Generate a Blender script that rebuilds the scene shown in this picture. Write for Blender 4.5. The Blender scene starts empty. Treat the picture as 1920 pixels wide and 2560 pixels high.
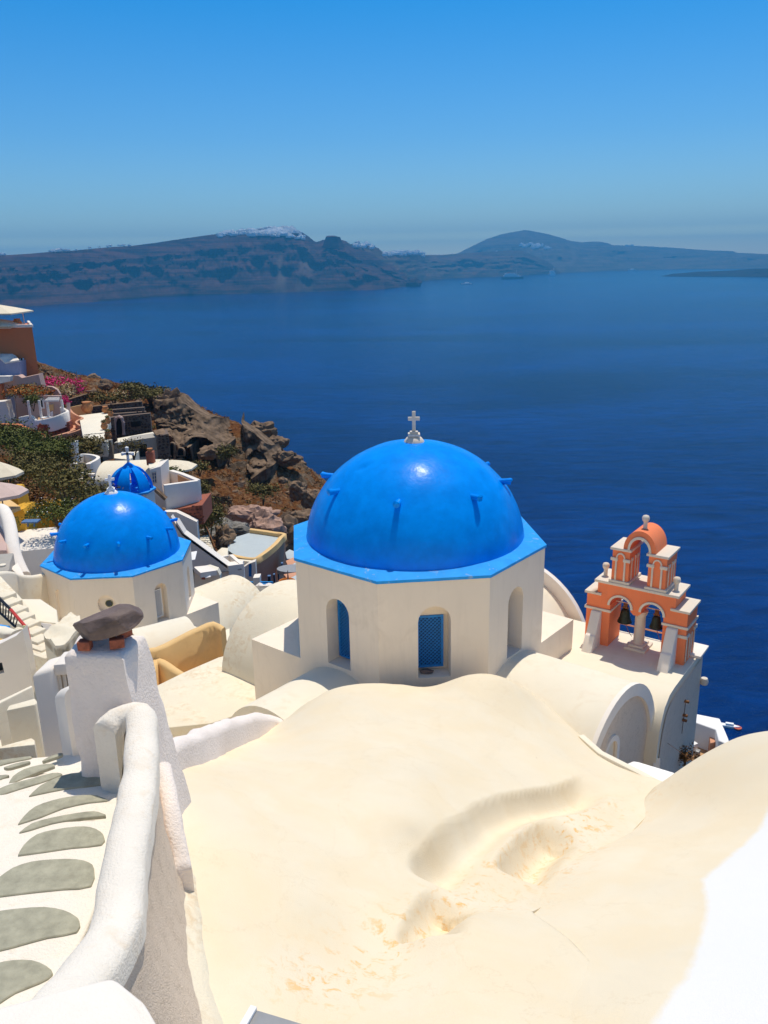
import bpy, bmesh, math, random
import numpy as np
from mathutils import Vector, Matrix, noise
from mathutils.geometry import tessellate_polygon, delaunay_2d_cdt
rnd = random.Random(7)
SC = bpy.context.scene; COL = SC.collection
R_ = math.radians
# ------------------------------------------------------------------ camera (world metres, camera at the origin, sea 140 m below)
F = 2071.0; PITCH = math.atan((1280-652)/F); ROLL = R_(1.08)
FW = Vector((0, math.cos(PITCH), -math.sin(PITCH))); UP0 = Vector((0, math.sin(PITCH), math.cos(PITCH))); RT0 = Vector((1, 0, 0))
RT = RT0*math.cos(ROLL) - UP0*math.sin(ROLL); UP = UP0*math.cos(ROLL) + RT0*math.sin(ROLL)
cd = bpy.data.cameras.new('camera'); cam = bpy.data.objects.new('camera', cd); COL.objects.link(cam)
cam.matrix_world = Matrix(((RT.x, UP.x, -FW.x, 0), (RT.y, UP.y, -FW.y, 0), (RT.z, UP.z, -FW.z, 0), (0, 0, 0, 1)))
cd.sensor_fit = 'VERTICAL'; cd.sensor_height = 36; cd.lens = F/2560*36; cd.clip_start = 0.1; cd.clip_end = 60000
SC.camera = cam
# ------------------------------------------------------------------ light
SUN_DIR = Vector((0.1121, 0.2753, 0.9548)).normalized()
ELEV = math.asin(SUN_DIR.z); AZ = math.atan2(SUN_DIR.x, SUN_DIR.y)
W = bpy.data.worlds.new('World'); SC.world = W; W.use_nodes = True
wn = W.node_tree; wn.nodes.clear()
sky = wn.nodes.new('ShaderNodeTexSky'); sky.sky_type = 'NISHITA'; sky.sun_disc = False
sky.sun_elevation = ELEV; sky.sun_rotation = AZ; sky.altitude = 100; sky.air_density = 1.0; sky.dust_density = 0.6; sky.ozone_density = 3.0
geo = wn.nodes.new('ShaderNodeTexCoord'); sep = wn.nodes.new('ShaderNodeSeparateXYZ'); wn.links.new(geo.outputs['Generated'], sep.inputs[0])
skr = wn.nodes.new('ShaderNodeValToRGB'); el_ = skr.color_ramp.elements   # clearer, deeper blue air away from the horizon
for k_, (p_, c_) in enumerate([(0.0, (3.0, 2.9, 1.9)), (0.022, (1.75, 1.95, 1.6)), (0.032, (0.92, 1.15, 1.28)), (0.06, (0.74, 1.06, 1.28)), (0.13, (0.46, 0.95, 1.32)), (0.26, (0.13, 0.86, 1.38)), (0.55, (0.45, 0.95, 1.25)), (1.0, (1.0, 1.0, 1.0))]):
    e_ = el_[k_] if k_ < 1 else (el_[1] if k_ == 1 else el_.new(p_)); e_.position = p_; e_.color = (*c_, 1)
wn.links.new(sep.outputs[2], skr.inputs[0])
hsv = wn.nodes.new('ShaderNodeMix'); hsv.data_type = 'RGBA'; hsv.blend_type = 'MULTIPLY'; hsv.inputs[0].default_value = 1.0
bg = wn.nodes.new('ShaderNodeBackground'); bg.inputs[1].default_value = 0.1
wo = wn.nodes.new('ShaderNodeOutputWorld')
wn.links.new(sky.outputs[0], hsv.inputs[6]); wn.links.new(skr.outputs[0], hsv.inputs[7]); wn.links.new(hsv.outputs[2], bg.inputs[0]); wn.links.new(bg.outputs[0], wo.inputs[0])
sd = bpy.data.lights.new('sun', 'SUN'); sd.energy = 3.7; sd.angle = R_(0.5); sd.color = (1.0, 0.92, 0.79)
sun = bpy.data.objects.new('sun', sd); COL.objects.link(sun); sun.rotation_euler = SUN_DIR.to_track_quat('Z', 'Y').to_euler(); sun.location = (0, 0, 60)
SC.view_settings.view_transform = 'Standard'; SC.view_settings.look = 'None'; SC.view_settings.exposure = 0.0; SC.view_settings.gamma = 1
SC.view_settings.use_curve_mapping = False
SC.cycles.max_bounces = 10; SC.cycles.diffuse_bounces = 8; SC.cycles.volume_bounces = 0; SC.cycles.use_denoising = True
SEA = -140.0; HAZE = True
# ------------------------------------------------------------------ coordinates: photograph point -> world point at a known height / distance
def ray(x, y): return RT*((x-960)/F) + UP*(-(y-1280)/F) + FW
def Pz(p, z): d = ray(*p); return d*(z/d.z)
def Pd(p, yy): d = ray(*p); return d*(yy/d.y)
D = lambda X, Y: (X*1.15732, Y*1.15732)
Z1 = lambda X, Y: (X/2.9625, 740+Y/2.9625)
Z2 = lambda X, Y: (X/2.9625, 1200+Y/2.9625)
Z3 = lambda X, Y: (420+X/2.9625, 1000+Y/2.9625)
Z4 = lambda X, Y: (540+X/2.9625, 1240+Y/2.9625)
Z5 = lambda X, Y: (1360+X/2.911, 1260+Y/2.911)
Z6 = lambda X, Y: (X/4.425, 1400+Y/4.425)
Z7 = lambda X, Y: (X/2.514, 1700+Y/2.514)
Z8 = lambda X, Y: (160+X/4.608, 900+Y/4.608)
Zb = lambda X, Y: (X/5.925, 740+Y/5.925)
ZL = lambda X, Y: (X/1.728, 540+Y/1.728)
ZR = lambda X, Y: (960+X/1.728, 540+Y/1.728)
def flat(cv, pts, d=None, z=None):
    if z is None: z = Pd(cv(*pts[0]), d).z
    return [Pz(cv(*p), z) for p in pts]
def onplane(A, B_, p):
    n = (B_-A).cross(Vector((0, 0, 1))); d = ray(*p); return d*(A.dot(n)/d.dot(n))
# ------------------------------------------------------------------ materials
MATS = {}
def nodes(name):
    m = bpy.data.materials.new(name); m.use_nodes = True; nt = m.node_tree; b = nt.nodes['Principled BSDF']; MATS[name] = m
    return m, nt, b
def noise_node(nt, scale, detail=4, rough=0.55, vec=None, dist=0.0):
    n = nt.nodes.new('ShaderNodeTexNoise'); n.inputs['Scale'].default_value = scale; n.inputs['Detail'].default_value = detail
    n.inputs['Roughness'].default_value = rough; n.inputs['Distortion'].default_value = dist
    if vec is not None: nt.links.new(vec, n.inputs['Vector'])
    return n
def ramp(nt, fac, stops):
    r = nt.nodes.new('ShaderNodeValToRGB'); nt.links.new(fac, r.inputs[0]); e = r.color_ramp.elements
    while len(e) < len(stops): e.new(0.5)
    for el, (p, c) in zip(e, stops):
        el.position = p; el.color = (*c, 1) if len(c) == 3 else c
    return r
def mixc(nt, fac, a, b):
    m = nt.nodes.new('ShaderNodeMix'); m.data_type = 'RGBA'
    if isinstance(fac, float): m.inputs[0].default_value = fac
    else: nt.links.new(fac, m.inputs[0])
    for s, v in ((6, a), (7, b)):
        if isinstance(v, tuple): m.inputs[s].default_value = (*v, 1)
        else: nt.links.new(v, m.inputs[s])
    return m.outputs[2]
def pos(nt): return nt.nodes.new('ShaderNodeNewGeometry').outputs['Position']
def bump(nt, b, h, strength, distance=0.02):
    n = nt.nodes.new('ShaderNodeBump'); n.inputs['Strength'].default_value = strength; n.inputs['Distance'].default_value = distance
    nt.links.new(h, n.inputs['Height']); nt.links.new(n.outputs[0], b.inputs['Normal'])
def plaster(name, col, stain=(0.55, 0.38, 0.2), amt=0.35, sc=1.0, bmp=0.35, grain=60, rough=0.85, lo=0.5, streak=False):
    m, nt, b = nodes(name); P = pos(nt)
    big = noise_node(nt, 0.5*sc, 5, 0.6, P); mid = noise_node(nt, 2.6*sc, 6, 0.65, P, 0.6); fine = noise_node(nt, grain, 3, 0.6, P)
    c1 = ramp(nt, big.outputs[0], [(0.35, tuple(v*0.93 for v in col)), (0.65, col)])
    mul = nt.nodes.new('ShaderNodeMath'); mul.operation = 'MULTIPLY'
    r1 = ramp(nt, mid.outputs[0], [(lo, (0, 0, 0)), (min(0.99, lo+0.22), (1, 1, 1))]); r2 = ramp(nt, big.outputs[0], [(0.42, (0, 0, 0)), (0.62, (1, 1, 1))])
    nt.links.new(r1.outputs[0], mul.inputs[0]); nt.links.new(r2.outputs[0], mul.inputs[1])
    m2 = nt.nodes.new('ShaderNodeMath'); m2.operation = 'MULTIPLY'; nt.links.new(mul.outputs[0], m2.inputs[0]); m2.inputs[1].default_value = amt
    out = mixc(nt, m2.outputs[0], c1.outputs[0], stain)
    if streak:
        mp = nt.nodes.new('ShaderNodeMapping'); mp.inputs['Scale'].default_value = (3.5, 3.5, 0.35); nt.links.new(P, mp.inputs[0])
        s = noise_node(nt, 2.0, 5, 0.7, mp.outputs[0]); sr = ramp(nt, s.outputs[0], [(0.5, (0, 0, 0)), (0.8, (0.28, 0.28, 0.28))])
        out = mixc(nt, sr.outputs[0], out, tuple(v*0.72 for v in col))
    nt.links.new(out, b.inputs['Base Color']); b.inputs['Roughness'].default_value = rough
    b.inputs['Specular IOR Level'].default_value = 0.25
    h = nt.nodes.new('ShaderNodeMath'); h.operation = 'ADD'; nt.links.new(mid.outputs[0], h.inputs[0]); nt.links.new(fine.outputs[0], h.inputs[1])
    bump(nt, b, h.outputs[0], bmp, 0.012)
    return m
CREAM = (0.87, 0.79, 0.63)
plaster('cream', CREAM, (0.62, 0.42, 0.20), 0.3)
plaster('cream_stained', (0.87, 0.78, 0.60), (0.60, 0.36, 0.12), 0.55, 2.2, 0.6, 40, lo=0.46)
plaster('drum_white', (0.91, 0.80, 0.66), (0.5, 0.4, 0.28), 0.25, 0.8, 0.15, 60, streak=True)
plaster('white', (0.90, 0.83, 0.74), (0.6, 0.48, 0.33), 0.22, 1.0, 0.35, 50)
plaster('white_rough', (0.94, 0.84, 0.76), (0.62, 0.5, 0.4), 0.25, 2.0, 1.0, 34)
plaster('limewash', (0.90, 0.83, 0.72), (0.74, 0.56, 0.36), 0.5, 2.2, 0.8, 45, lo=0.5)
plaster('white_fresh', (0.90, 0.89, 0.87), (0.75, 0.72, 0.68), 0.2, 1.0, 0.2, 40)
plaster('ochre', (0.82, 0.55, 0.25), (0.45, 0.25, 0.1), 0.4)
plaster('yellow', (0.78, 0.43, 0.045), (0.5, 0.28, 0.05), 0.4)
plaster('terracotta', (0.62, 0.21, 0.09), (0.35, 0.13, 0.06), 0.4, 0.6, 0.15, 30)
plaster('salmon', (0.66, 0.33, 0.20), (0.45, 0.2, 0.12), 0.4, 0.8, 0.2, 30)
plaster('pink', (0.60, 0.42, 0.36), (0.45, 0.3, 0.24), 0.3, 0.8, 0.2, 30)
plaster('orange_paint', (0.95, 0.26, 0.11), (0.72, 0.30, 0.17), 0.6, 2.6, 0.2, 50, streak=True)
plaster('grey_wall', (0.42, 0.39, 0.34), (0.25, 0.2, 0.15), 0.4)
plaster('pebbledash', (0.86, 0.71, 0.56), (0.42, 0.32, 0.22), 0.55, 14.0, 1.2, 70, lo=0.42)
plaster('pale_blue_roof', (0.50, 0.56, 0.58), (0.35, 0.36, 0.33), 0.4, 1.2, 0.2, 30)
plaster('trim', (0.78, 0.69, 0.57), (0.4, 0.3, 0.2), 0.3, 3.0, 0.2, 60)
plaster('soil', (0.22, 0.14, 0.085), (0.14, 0.08, 0.045), 0.7, 1.0, 1.0, 20)
plaster('tile_floor', (0.55, 0.33, 0.17), (0.35, 0.2, 0.1), 0.4)
def simple(name, col, rough=0.6, metal=0.0, var=0.15, sc=6.0, bmp=0.1, spec=0.4):
    m, nt, b = nodes(name); n = noise_node(nt, sc, 5, 0.6, pos(nt))
    r = ramp(nt, n.outputs[0], [(0.3, tuple(v*(1-var) for v in col)), (0.7, tuple(min(1, v*(1+var)) for v in col))])
    nt.links.new(r.outputs[0], b.inputs['Base Color']); b.inputs['Roughness'].default_value = rough; b.inputs['Metallic'].default_value = metal
    b.inputs['Specular IOR Level'].default_value = spec
    if bmp: bump(nt, b, n.outputs[0], bmp, 0.02)
    return m
simple('bronze', (0.035, 0.045, 0.03), 0.55, 0.3, 0.4, 14)
simple('rust', (0.22, 0.09, 0.03), 0.8, 0, 0.4, 30)
simple('blue_dark', (0.004, 0.07, 0.24), 0.6)
simple('blue_door', (0.01, 0.21, 0.62), 0.5, 0, 0.15, 10)
simple('blue_grey', (0.10, 0.19, 0.36), 0.5, 0, 0.2, 8)
simple('lilac', (0.34, 0.37, 0.52), 0.7, 0, 0.1, 4)
simple('dark', (0.012, 0.011, 0.012), 0.7)
simple('glass', (0.015, 0.03, 0.045), 0.12, 0, 0.2, 4, 0)
simple('black_metal', (0.015, 0.015, 0.018), 0.45, 0.2)
simple('red_metal', (0.6, 0.05, 0.025), 0.45)
simple('canvas', (0.78, 0.68, 0.50), 0.85, 0, 0.06, 3)
simple('canvas_pink', (0.62, 0.46, 0.40), 0.85, 0, 0.06, 3)
simple('clay', (0.48, 0.20, 0.07), 0.8, 0, 0.25, 6)
simple('wood', (0.26, 0.2, 0.15), 0.8, 0, 0.3, 12)
simple('wood_cream', (0.6, 0.48, 0.28), 0.8, 0, 0.2, 12)
simple('trunk', (0.1, 0.07, 0.045), 0.9, 0, 0.3, 10, 0.5)
simple('brick', (0.33, 0.10, 0.055), 0.85, 0, 0.35, 18, 0.5)
simple('slab_stone', (0.37, 0.355, 0.265), 0.8, 0, 0.2, 9, 0.5)
simple('cap_rock', (0.16, 0.115, 0.10), 0.7, 0, 0.35, 5, 0.7)
simple('lava_stone', (0.075, 0.045, 0.036), 0.9, 0, 0.6, 3, 0.6)
simple('mortar', (0.17, 0.12, 0.09), 0.9, 0, 0.3, 8, 0.5)
simple('red_stone', (0.17, 0.055, 0.035), 0.9, 0, 0.5, 5, 0.6)
simple('ship_white', (0.95, 0.94, 0.92), 0.5, 0, 0.02, 1, 0)
simple('ship_dark', (0.03, 0.035, 0.05), 0.5, 0, 0.1, 1, 0)
simple('ship_red', (0.6, 0.12, 0.06), 0.5, 0, 0.1, 1, 0)
simple('steel_grey', (0.32, 0.32, 0.32), 0.5, 0.2, 0.08, 4, 0)
simple('far_white', (0.95, 0.93, 0.9), 0.8, 0, 0.15, 0.02, 0)
def dome_blue(name, col, wear):
    m, nt, b = nodes(name); P = pos(nt); n = noise_node(nt, 3.0, 6, 0.6, P); f = noise_node(nt, 9, 3, 0.5, P)
    r = ramp(nt, n.outputs[0], [(0.3, tuple(v*0.86 for v in col)), (0.7, tuple(min(1, v*1.1) for v in col))])
    out = r.outputs[0]
    if wear:
        w = noise_node(nt, 3.3, 8, 0.72, P, 1.0); wr = ramp(nt, w.outputs[0], [(0.585, (0, 0, 0)), (0.66, (0.8, 0.8, 0.8))]); out = mixc(nt, wr.outputs[0], out, (0.42, 0.50, 0.58))
    nt.links.new(out, b.inputs['Base Color']); b.inputs['Roughness'].default_value = 0.27 if not wear else 0.6; b.inputs['Specular IOR Level'].default_value = 0.11
    bump(nt, b, f.outputs[0], 0.16, 0.03)
dome_blue('dome_blue', (0.0, 0.275, 0.95), False)
dome_blue('rim_blue', (0.03, 0.34, 0.84), True)
def leafmat(name, a, c):
    m, nt, b = nodes(name); at = nt.nodes.new('ShaderNodeObjectInfo')
    n = noise_node(nt, 2.2, 4, 0.7, pos(nt)); r = ramp(nt, n.outputs[0], [(0.3, a), (0.7, c)]); nt.links.new(r.outputs[0], b.inputs['Base Color'])
    b.inputs['Roughness'].default_value = 0.7; b.inputs['Specular IOR Level'].default_value = 0.2
leafmat('leaf_green', (0.035, 0.05, 0.008), (0.16, 0.17, 0.03))
leafmat('leaf_olive', (0.075, 0.065, 0.018), (0.22, 0.18, 0.05))
leafmat('leaf_brown', (0.09, 0.045, 0.015), (0.24, 0.11, 0.035))
leafmat('leaf_ivy', (0.04, 0.05, 0.01), (0.2, 0.13, 0.03))
leafmat('flower_magenta', (0.5, 0.02, 0.12), (0.75, 0.05, 0.25))
leafmat('flower_cream', (0.6, 0.42, 0.2), (0.75, 0.6, 0.4))
leafmat('flower_orange', (0.35, 0.1, 0.015), (0.6, 0.2, 0.03))
leafmat('dry_grass', (0.14, 0.06, 0.02), (0.34, 0.17, 0.06))
# ------------------------------------------------------------------ mesh helpers
class B:
    def __init__(s): s.v = []; s.f = []
    def add(s, v, f):
        n = len(s.v); s.v += [tuple(q) for q in v]; s.f += [tuple(i+n for i in t) for t in f]; return s
    def box(s, c, size, rz=0.0, axes=None):
        c = Vector(c); x, y, z = [q/2 for q in size]
        if axes is None: ax = (Vector((math.cos(rz), math.sin(rz), 0)), Vector((-math.sin(rz), math.cos(rz), 0)), Vector((0, 0, 1)))
        else: ax = axes
        v = [c+ax[0]*x*i+ax[1]*y*j+ax[2]*z*k for i in (-1, 1) for j in (-1, 1) for k in (-1, 1)]
        return s.add(v, [(0, 1, 3, 2), (4, 6, 7, 5), (0, 4, 5, 1), (2, 3, 7, 6), (0, 2, 6, 4), (1, 5, 7, 3)])
    def loft(s, top, bot):
        n = len(top); a = list(top)+list(bot)
        return s.add(a, [tuple(range(n)), tuple(range(2*n-1, n-1, -1))]+[(i, n+i, n+(i+1) % n, (i+1) % n) for i in range(n)])
    def prism(s, top, z0): return s.loft(top, [Vector((p[0], p[1], z0)) for p in top])
    def bar(s, a, b, w, h=None, n=4):
        a = Vector(a); b = Vector(b); d = (b-a); L = d.length; d.normalize()
        u = d.cross(Vector((0, 0, 1))); u = u.normalized() if u.length > 1e-4 else Vector((1, 0, 0)); v = u.cross(d)
        return s.box((a+b)/2, (L, w, h or w), axes=(d, u, v))
    def tube(s, path, r, n=8, cap=True):
        path = [Vector(p) for p in path]; rs = r if isinstance(r, (list, tuple)) else [r]*len(path); V = []; k = len(path)
        for i, p in enumerate(path):
            d = (path[min(i+1, k-1)]-path[max(i-1, 0)]).normalized(); u = d.cross(Vector((0.01, 0.02, 1))); u = u.normalized() if u.length > 1e-3 else Vector((1, 0, 0)); w = u.cross(d)
            V += [p+(u*math.cos(2*math.pi*j/n)+w*math.sin(2*math.pi*j/n))*rs[i] for j in range(n)]
        Fc = [(i*n+j, i*n+(j+1) % n, (i+1)*n+(j+1) % n, (i+1)*n+j) for i in range(k-1) for j in range(n)]
        if cap: Fc += [tuple(range(n-1, -1, -1)), tuple(range((k-1)*n, k*n))]
        return s.add(V, Fc)
    def lathe(s, prof, c, n=20, ax=None):
        c = Vector(c); V = []; k = len(prof)
        for r, z in prof: V += [c+Vector((r*math.cos(2*math.pi*j/n), r*math.sin(2*math.pi*j/n), z)) for j in range(n)]
        return s.add(V, [(i*n+j, i*n+(j+1) % n, (i+1)*n+(j+1) % n, (i+1)*n+j) for i in range(k-1) for j in range(n)]+[tuple(range(n-1, -1, -1)), tuple(range((k-1)*n, k*n))])
    def sweep(s, path, prof, closed=False):
        # prof: list of (side, up) offsets, a closed outline; path: 3D points, kept upright
        path = [Vector(p) for p in path]; k = len(path); V = []
        for i, p in enumerate(path):
            d = path[min(i+1, k-1)]-path[max(i-1, 0)]; d.z = 0; d.normalize(); sd_ = Vector((d.y, -d.x, 0))
            pr = prof(i/(k-1)) if callable(prof) else prof; n = len(pr)
            V += [p+sd_*a+Vector((0, 0, b)) for a, b in pr]
        return s.add(V, [(i*n+j, i*n+(j+1) % n, (i+1)*n+(j+1) % n, (i+1)*n+j) for i in range(k-1) for j in range(n)]+[tuple(range(n-1, -1, -1)), tuple(range((k-1)*n, k*n))])
    def wall(s, A, Bp, outline, holes=(), depth=0.3, back=True, thick=None):
        # vertical wall skin: A origin, u towards Bp; outline/holes in (u, z); holes get reveals going inwards (left of u is outside)
        A = Vector(A); u = Vector(Bp)-A; u.z = 0; u.normalize(); nin = Vector((-u.y, u.x, 0))
        P = lambda q, w=0.0: Vector((A.x, A.y, 0))+u*q[0]+nin*w+Vector((0, 0, q[1]))
        loops = [[Vector((q[0], q[1], 0)) for q in outline]]+[[Vector((q[0], q[1], 0)) for q in h] for h in holes]
        tri = tessellate_polygon(loops); pts = [q for l in loops for q in l]
        s.add([P(q) for q in pts], tri)
        for h in holes:
            n = len(h); s.add([P(q) for q in h]+[P(q, depth) for q in h], [(i, (i+1) % n, n+(i+1) % n, n+i) for i in range(n)])
            if back: s.add([P(q, depth) for q in h], [tuple(range(n))])
        return s
def arch(u0, u1, z0, z1, n=10):
    r = (u1-u0)/2; c = (u0+u1)/2; zs = z1-r
    return [(u0, z0), (u1, z0)]+[(c+r*math.cos(math.pi*i/n), zs+r*math.sin(math.pi*i/n)) for i in range(n+1)]
def link(name, me, parent=None):
    o = bpy.data.objects.new(name, me); COL.objects.link(o)
    if parent: o.parent = parent
    return o
def worldloc(o):
    v = Vector(o.location)
    while o.parent: o = o.parent; v += Vector(o.location)
    return v
def obj(name, b, mat, parent=None, smooth=False, bevel=0.0, seg=2, sub=0, angle=40, kind=None):
    off = worldloc(parent) if parent else Vector((0, 0, 0))
    me = bpy.data.meshes.new(name); me.from_pydata([(q[0]-off.x, q[1]-off.y, q[2]-off.z) for q in b.v], [], b.f)
    bm = bmesh.new(); bm.from_mesh(me); bmesh.ops.remove_doubles(bm, verts=bm.verts, dist=1e-4)
    bmesh.ops.recalc_face_normals(bm, faces=bm.faces)
    if bevel > 0:
        es = [e for e in bm.edges if len(e.link_faces) == 2 and e.calc_face_angle(0) > R_(28)]
        bmesh.ops.bevel(bm, geom=es, offset=bevel, segments=seg, profile=0.5, affect='EDGES', clamp_overlap=True)
    bm.to_mesh(me); bm.free()
    me.materials.append(MATS[mat])
    if smooth or bevel > 0:
        me.polygons.foreach_set('use_smooth', [True]*len(me.polygons))
        try: me.set_sharp_from_angle(angle=R_(angle))
        except Exception: pass
    o = link(name, me, parent)
    if kind: o['kind'] = kind
    return o
def T(name, label, cat, loc, group=None):
    o = bpy.data.objects.new(name, None); COL.objects.link(o); o.location = loc; o.empty_display_size = 0.3
    o['label'] = label; o['category'] = cat
    if group: o['group'] = group
    bpy.context.view_layer.update() if False else None
    return o
def tag(o, label, cat, group=None, kind=None):
    o['label'] = label; o['category'] = cat
    if group: o['group'] = group
    if kind: o['kind'] = kind
    return o
def struct(o, label=None):
    o['kind'] = 'structure'
    if label: o['label'] = label
    return o
def dup(o, parent=None):
    c = o.copy(); COL.objects.link(c)
    if parent: c.parent = parent
    for ch in list(o.children): dup(ch, c)
    return c
def fbm(v, o=4): return noise.fractal(v, 1.0, 2.0, o, noise_basis='PERLIN_ORIGINAL')
def rbf(pts, smooth=0.0):
    P = np.array([(p[0], p[1]) for p in pts], float); Z = np.array([p[2] for p in pts], float); n = len(P)
    d = np.linalg.norm(P[:, None]-P[None], axis=2); K = np.where(d > 0, d*d*np.log(d+1e-12), 0)+np.eye(n)*smooth
    Pm = np.c_[np.ones(n), P]; A = np.block([[K, Pm], [Pm.T, np.zeros((3, 3))]]); w = np.linalg.solve(A, np.r_[Z, np.zeros(3)])
    def f(XY):
        XY = np.atleast_2d(XY); out = np.zeros(len(XY))
        for i in range(0, len(XY), 20000):
            q = XY[i:i+20000]; d = np.linalg.norm(q[:, None]-P[None], axis=2); out[i:i+20000] = np.where(d > 0, d*d*np.log(d+1e-12), 0)@w[:n]+w[n]+q@w[n+1:]
        return out
    return f
def inpoly(x, y, poly):
    c = False; j = len(poly)-1
    for i in range(len(poly)):
        xi, yi = poly[i][0], poly[i][1]; xj, yj = poly[j][0], poly[j][1]
        if (yi > y) != (yj > y) and x < (xj-xi)*(y-yi)/(yj-yi)+xi: c = not c
        j = i
    return c
def surf(name, poly, zf, sp, zbot, mat, parent=None, smooth=True, sang=50):
    # curved roof over an outline (world x, y), with sides down to zbot
    bd = []
    for i in range(len(poly)):
        a = Vector((poly[i][0], poly[i][1])); b_ = Vector((poly[(i+1) % len(poly)][0], poly[(i+1) % len(poly)][1])); n = max(1, int((b_-a).length/sp))
        bd += [a.lerp(b_, k/n) for k in range(n)]
    x0 = min(p.x for p in bd); x1 = max(p.x for p in bd); y0 = min(p.y for p in bd); y1 = max(p.y for p in bd)
    ins = []; yy = y0+sp/2; row = 0; bl = [(p.x, p.y) for p in bd]; ba = np.array(bl)
    while yy < y1:
        xx = x0+sp/2*(1+row % 2)
        while xx < x1:
            if inpoly(xx, yy, poly) and np.min((ba[:, 0]-xx)**2+(ba[:, 1]-yy)**2) > (sp*0.45)**2: ins.append(Vector((xx, yy)))
            xx += sp
        yy += sp*0.866; row += 1
    V, _, Fc, ov, _, _ = delaunay_2d_cdt(bd+ins, [], [list(range(len(bd)))], 1, 1e-6)
    XY = np.array([(p[0], p[1]) for p in V]); Zv = zf(XY)
    v = [(XY[i, 0], XY[i, 1], float(Zv[i])) for i in range(len(XY))]; b = B(); b.add(v, [tuple(f) for f in Fc])
    # skirt
    zb = zf(np.array(bl)); n = len(bl)
    b.add([(bl[i][0], bl[i][1], float(zb[i])) for i in range(n)]+[(bl[i][0], bl[i][1], zbot) for i in range(n)], [(i, (i+1) % n, n+(i+1) % n, n+i) for i in range(n)])
    return obj(name, b, mat, parent, smooth=smooth, angle=sang)
def rockmesh(c, size, seed=0, sub=3, rough=0.28, flat_=True):
    bm = bmesh.new(); bmesh.ops.create_icosphere(bm, subdivisions=sub, radius=1); r = random.Random(seed); o = Vector((r.uniform(-50, 50), r.uniform(-50, 50), r.uniform(-50, 50)))
    pl = []
    for _ in range(11):
        n = Vector((r.gauss(0, 1), r.gauss(0, 1), r.gauss(0, 1))).normalized(); pl.append((n, r.uniform(0.6, 0.92)))
    for v in bm.verts:
        p = v.co.copy()
        for n, dd in pl:
            t = p.dot(n)
            if t > dd: p -= n*(t-dd)
        p *= 1+rough*0.5*fbm(p*1.8+o, 4)
        v.co = Vector(c)+Vector((p.x*size[0], p.y*size[1], p.z*size[2]))
    b = B(); b.v = [tuple(v.co) for v in bm.verts]; b.f = [tuple(q.index for q in f.verts) for f in bm.faces]; bm.free(); return b
def leaves(b, c, rad, n, ls, r, shell=0.5, squash=None, seed=None):
    c = Vector(c); off = Vector((r.uniform(-99, 99), r.uniform(-99, 99), 0))
    for _ in range(n):
        d = Vector((r.gauss(0, 1), r.gauss(0, 1), r.gauss(0, 1))).normalized()
        if d.z < -0.3: d.z = -d.z*0.6
        k = (1-shell*r.random()**1.6)*(1+0.45*fbm(d*1.7+off, 3)); p = c+Vector((d.x*rad[0]*k, d.y*rad[1]*k, d.z*rad[2]*k))
        a = Vector((r.gauss(0, 1), r.gauss(0, 1), r.gauss(0, 0.7))).normalized(); e = a.cross(d+Vector((0.01, 0.3, 0.2))).normalized(); s = ls*r.uniform(0.6, 1.4)
        b.add([p-a*s, p+e*s*0.5, p+a*s, p-e*s*0.5], [(0, 1, 2, 3)])
    return b
BUSHN = [0]
def bush(name, label, cat, c, rad, n, ls, mat, group=None, extra=None, stem=True):
    r = random.Random(1000+BUSHN[0]); BUSHN[0] += 1
    t = T(name, label, cat, (c[0], c[1], c[2]-rad[2]*0.6), group)
    b = B(); k = 7
    for i in range(k):
        a = 2*math.pi*i/k+r.random(); q = r.uniform(0.25, 0.62); s = r.uniform(0.45, 0.7)
        leaves(b, (c[0]+math.cos(a)*rad[0]*q, c[1]+math.sin(a)*rad[1]*q, c[2]+r.uniform(-0.25, 0.3)*rad[2]), [v*s for v in rad], n//(k+2), ls, r)
    leaves(b, c, [v*0.75 for v in rad], 2*n//(k+2), ls, r)
    obj('foliage', b, mat, t)
    if extra:
        m2, n2, l2 = extra; b = B(); leaves(b, c, [v*1.03 for v in rad], n2, l2, r, 0.25); obj('flowers', b, m2, t, kind='stuff')
    if stem:
        b = B()
        for i in range(4):
            a = r.uniform(0, 6.28); p = Vector(c)-Vector((0, 0, rad[2]*0.9)); b.tube([p, p+Vector((math.cos(a)*rad[0]*0.2, math.sin(a)*rad[1]*0.2, rad[2]*0.7)), p+Vector((math.cos(a)*rad[0]*0.5, math.sin(a)*rad[1]*0.5, rad[2]*1.3))], [rad[0]*0.05, rad[0]*0.035, rad[0]*0.012], 5)
        obj('stem', b, 'trunk', t)
    return t
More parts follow.
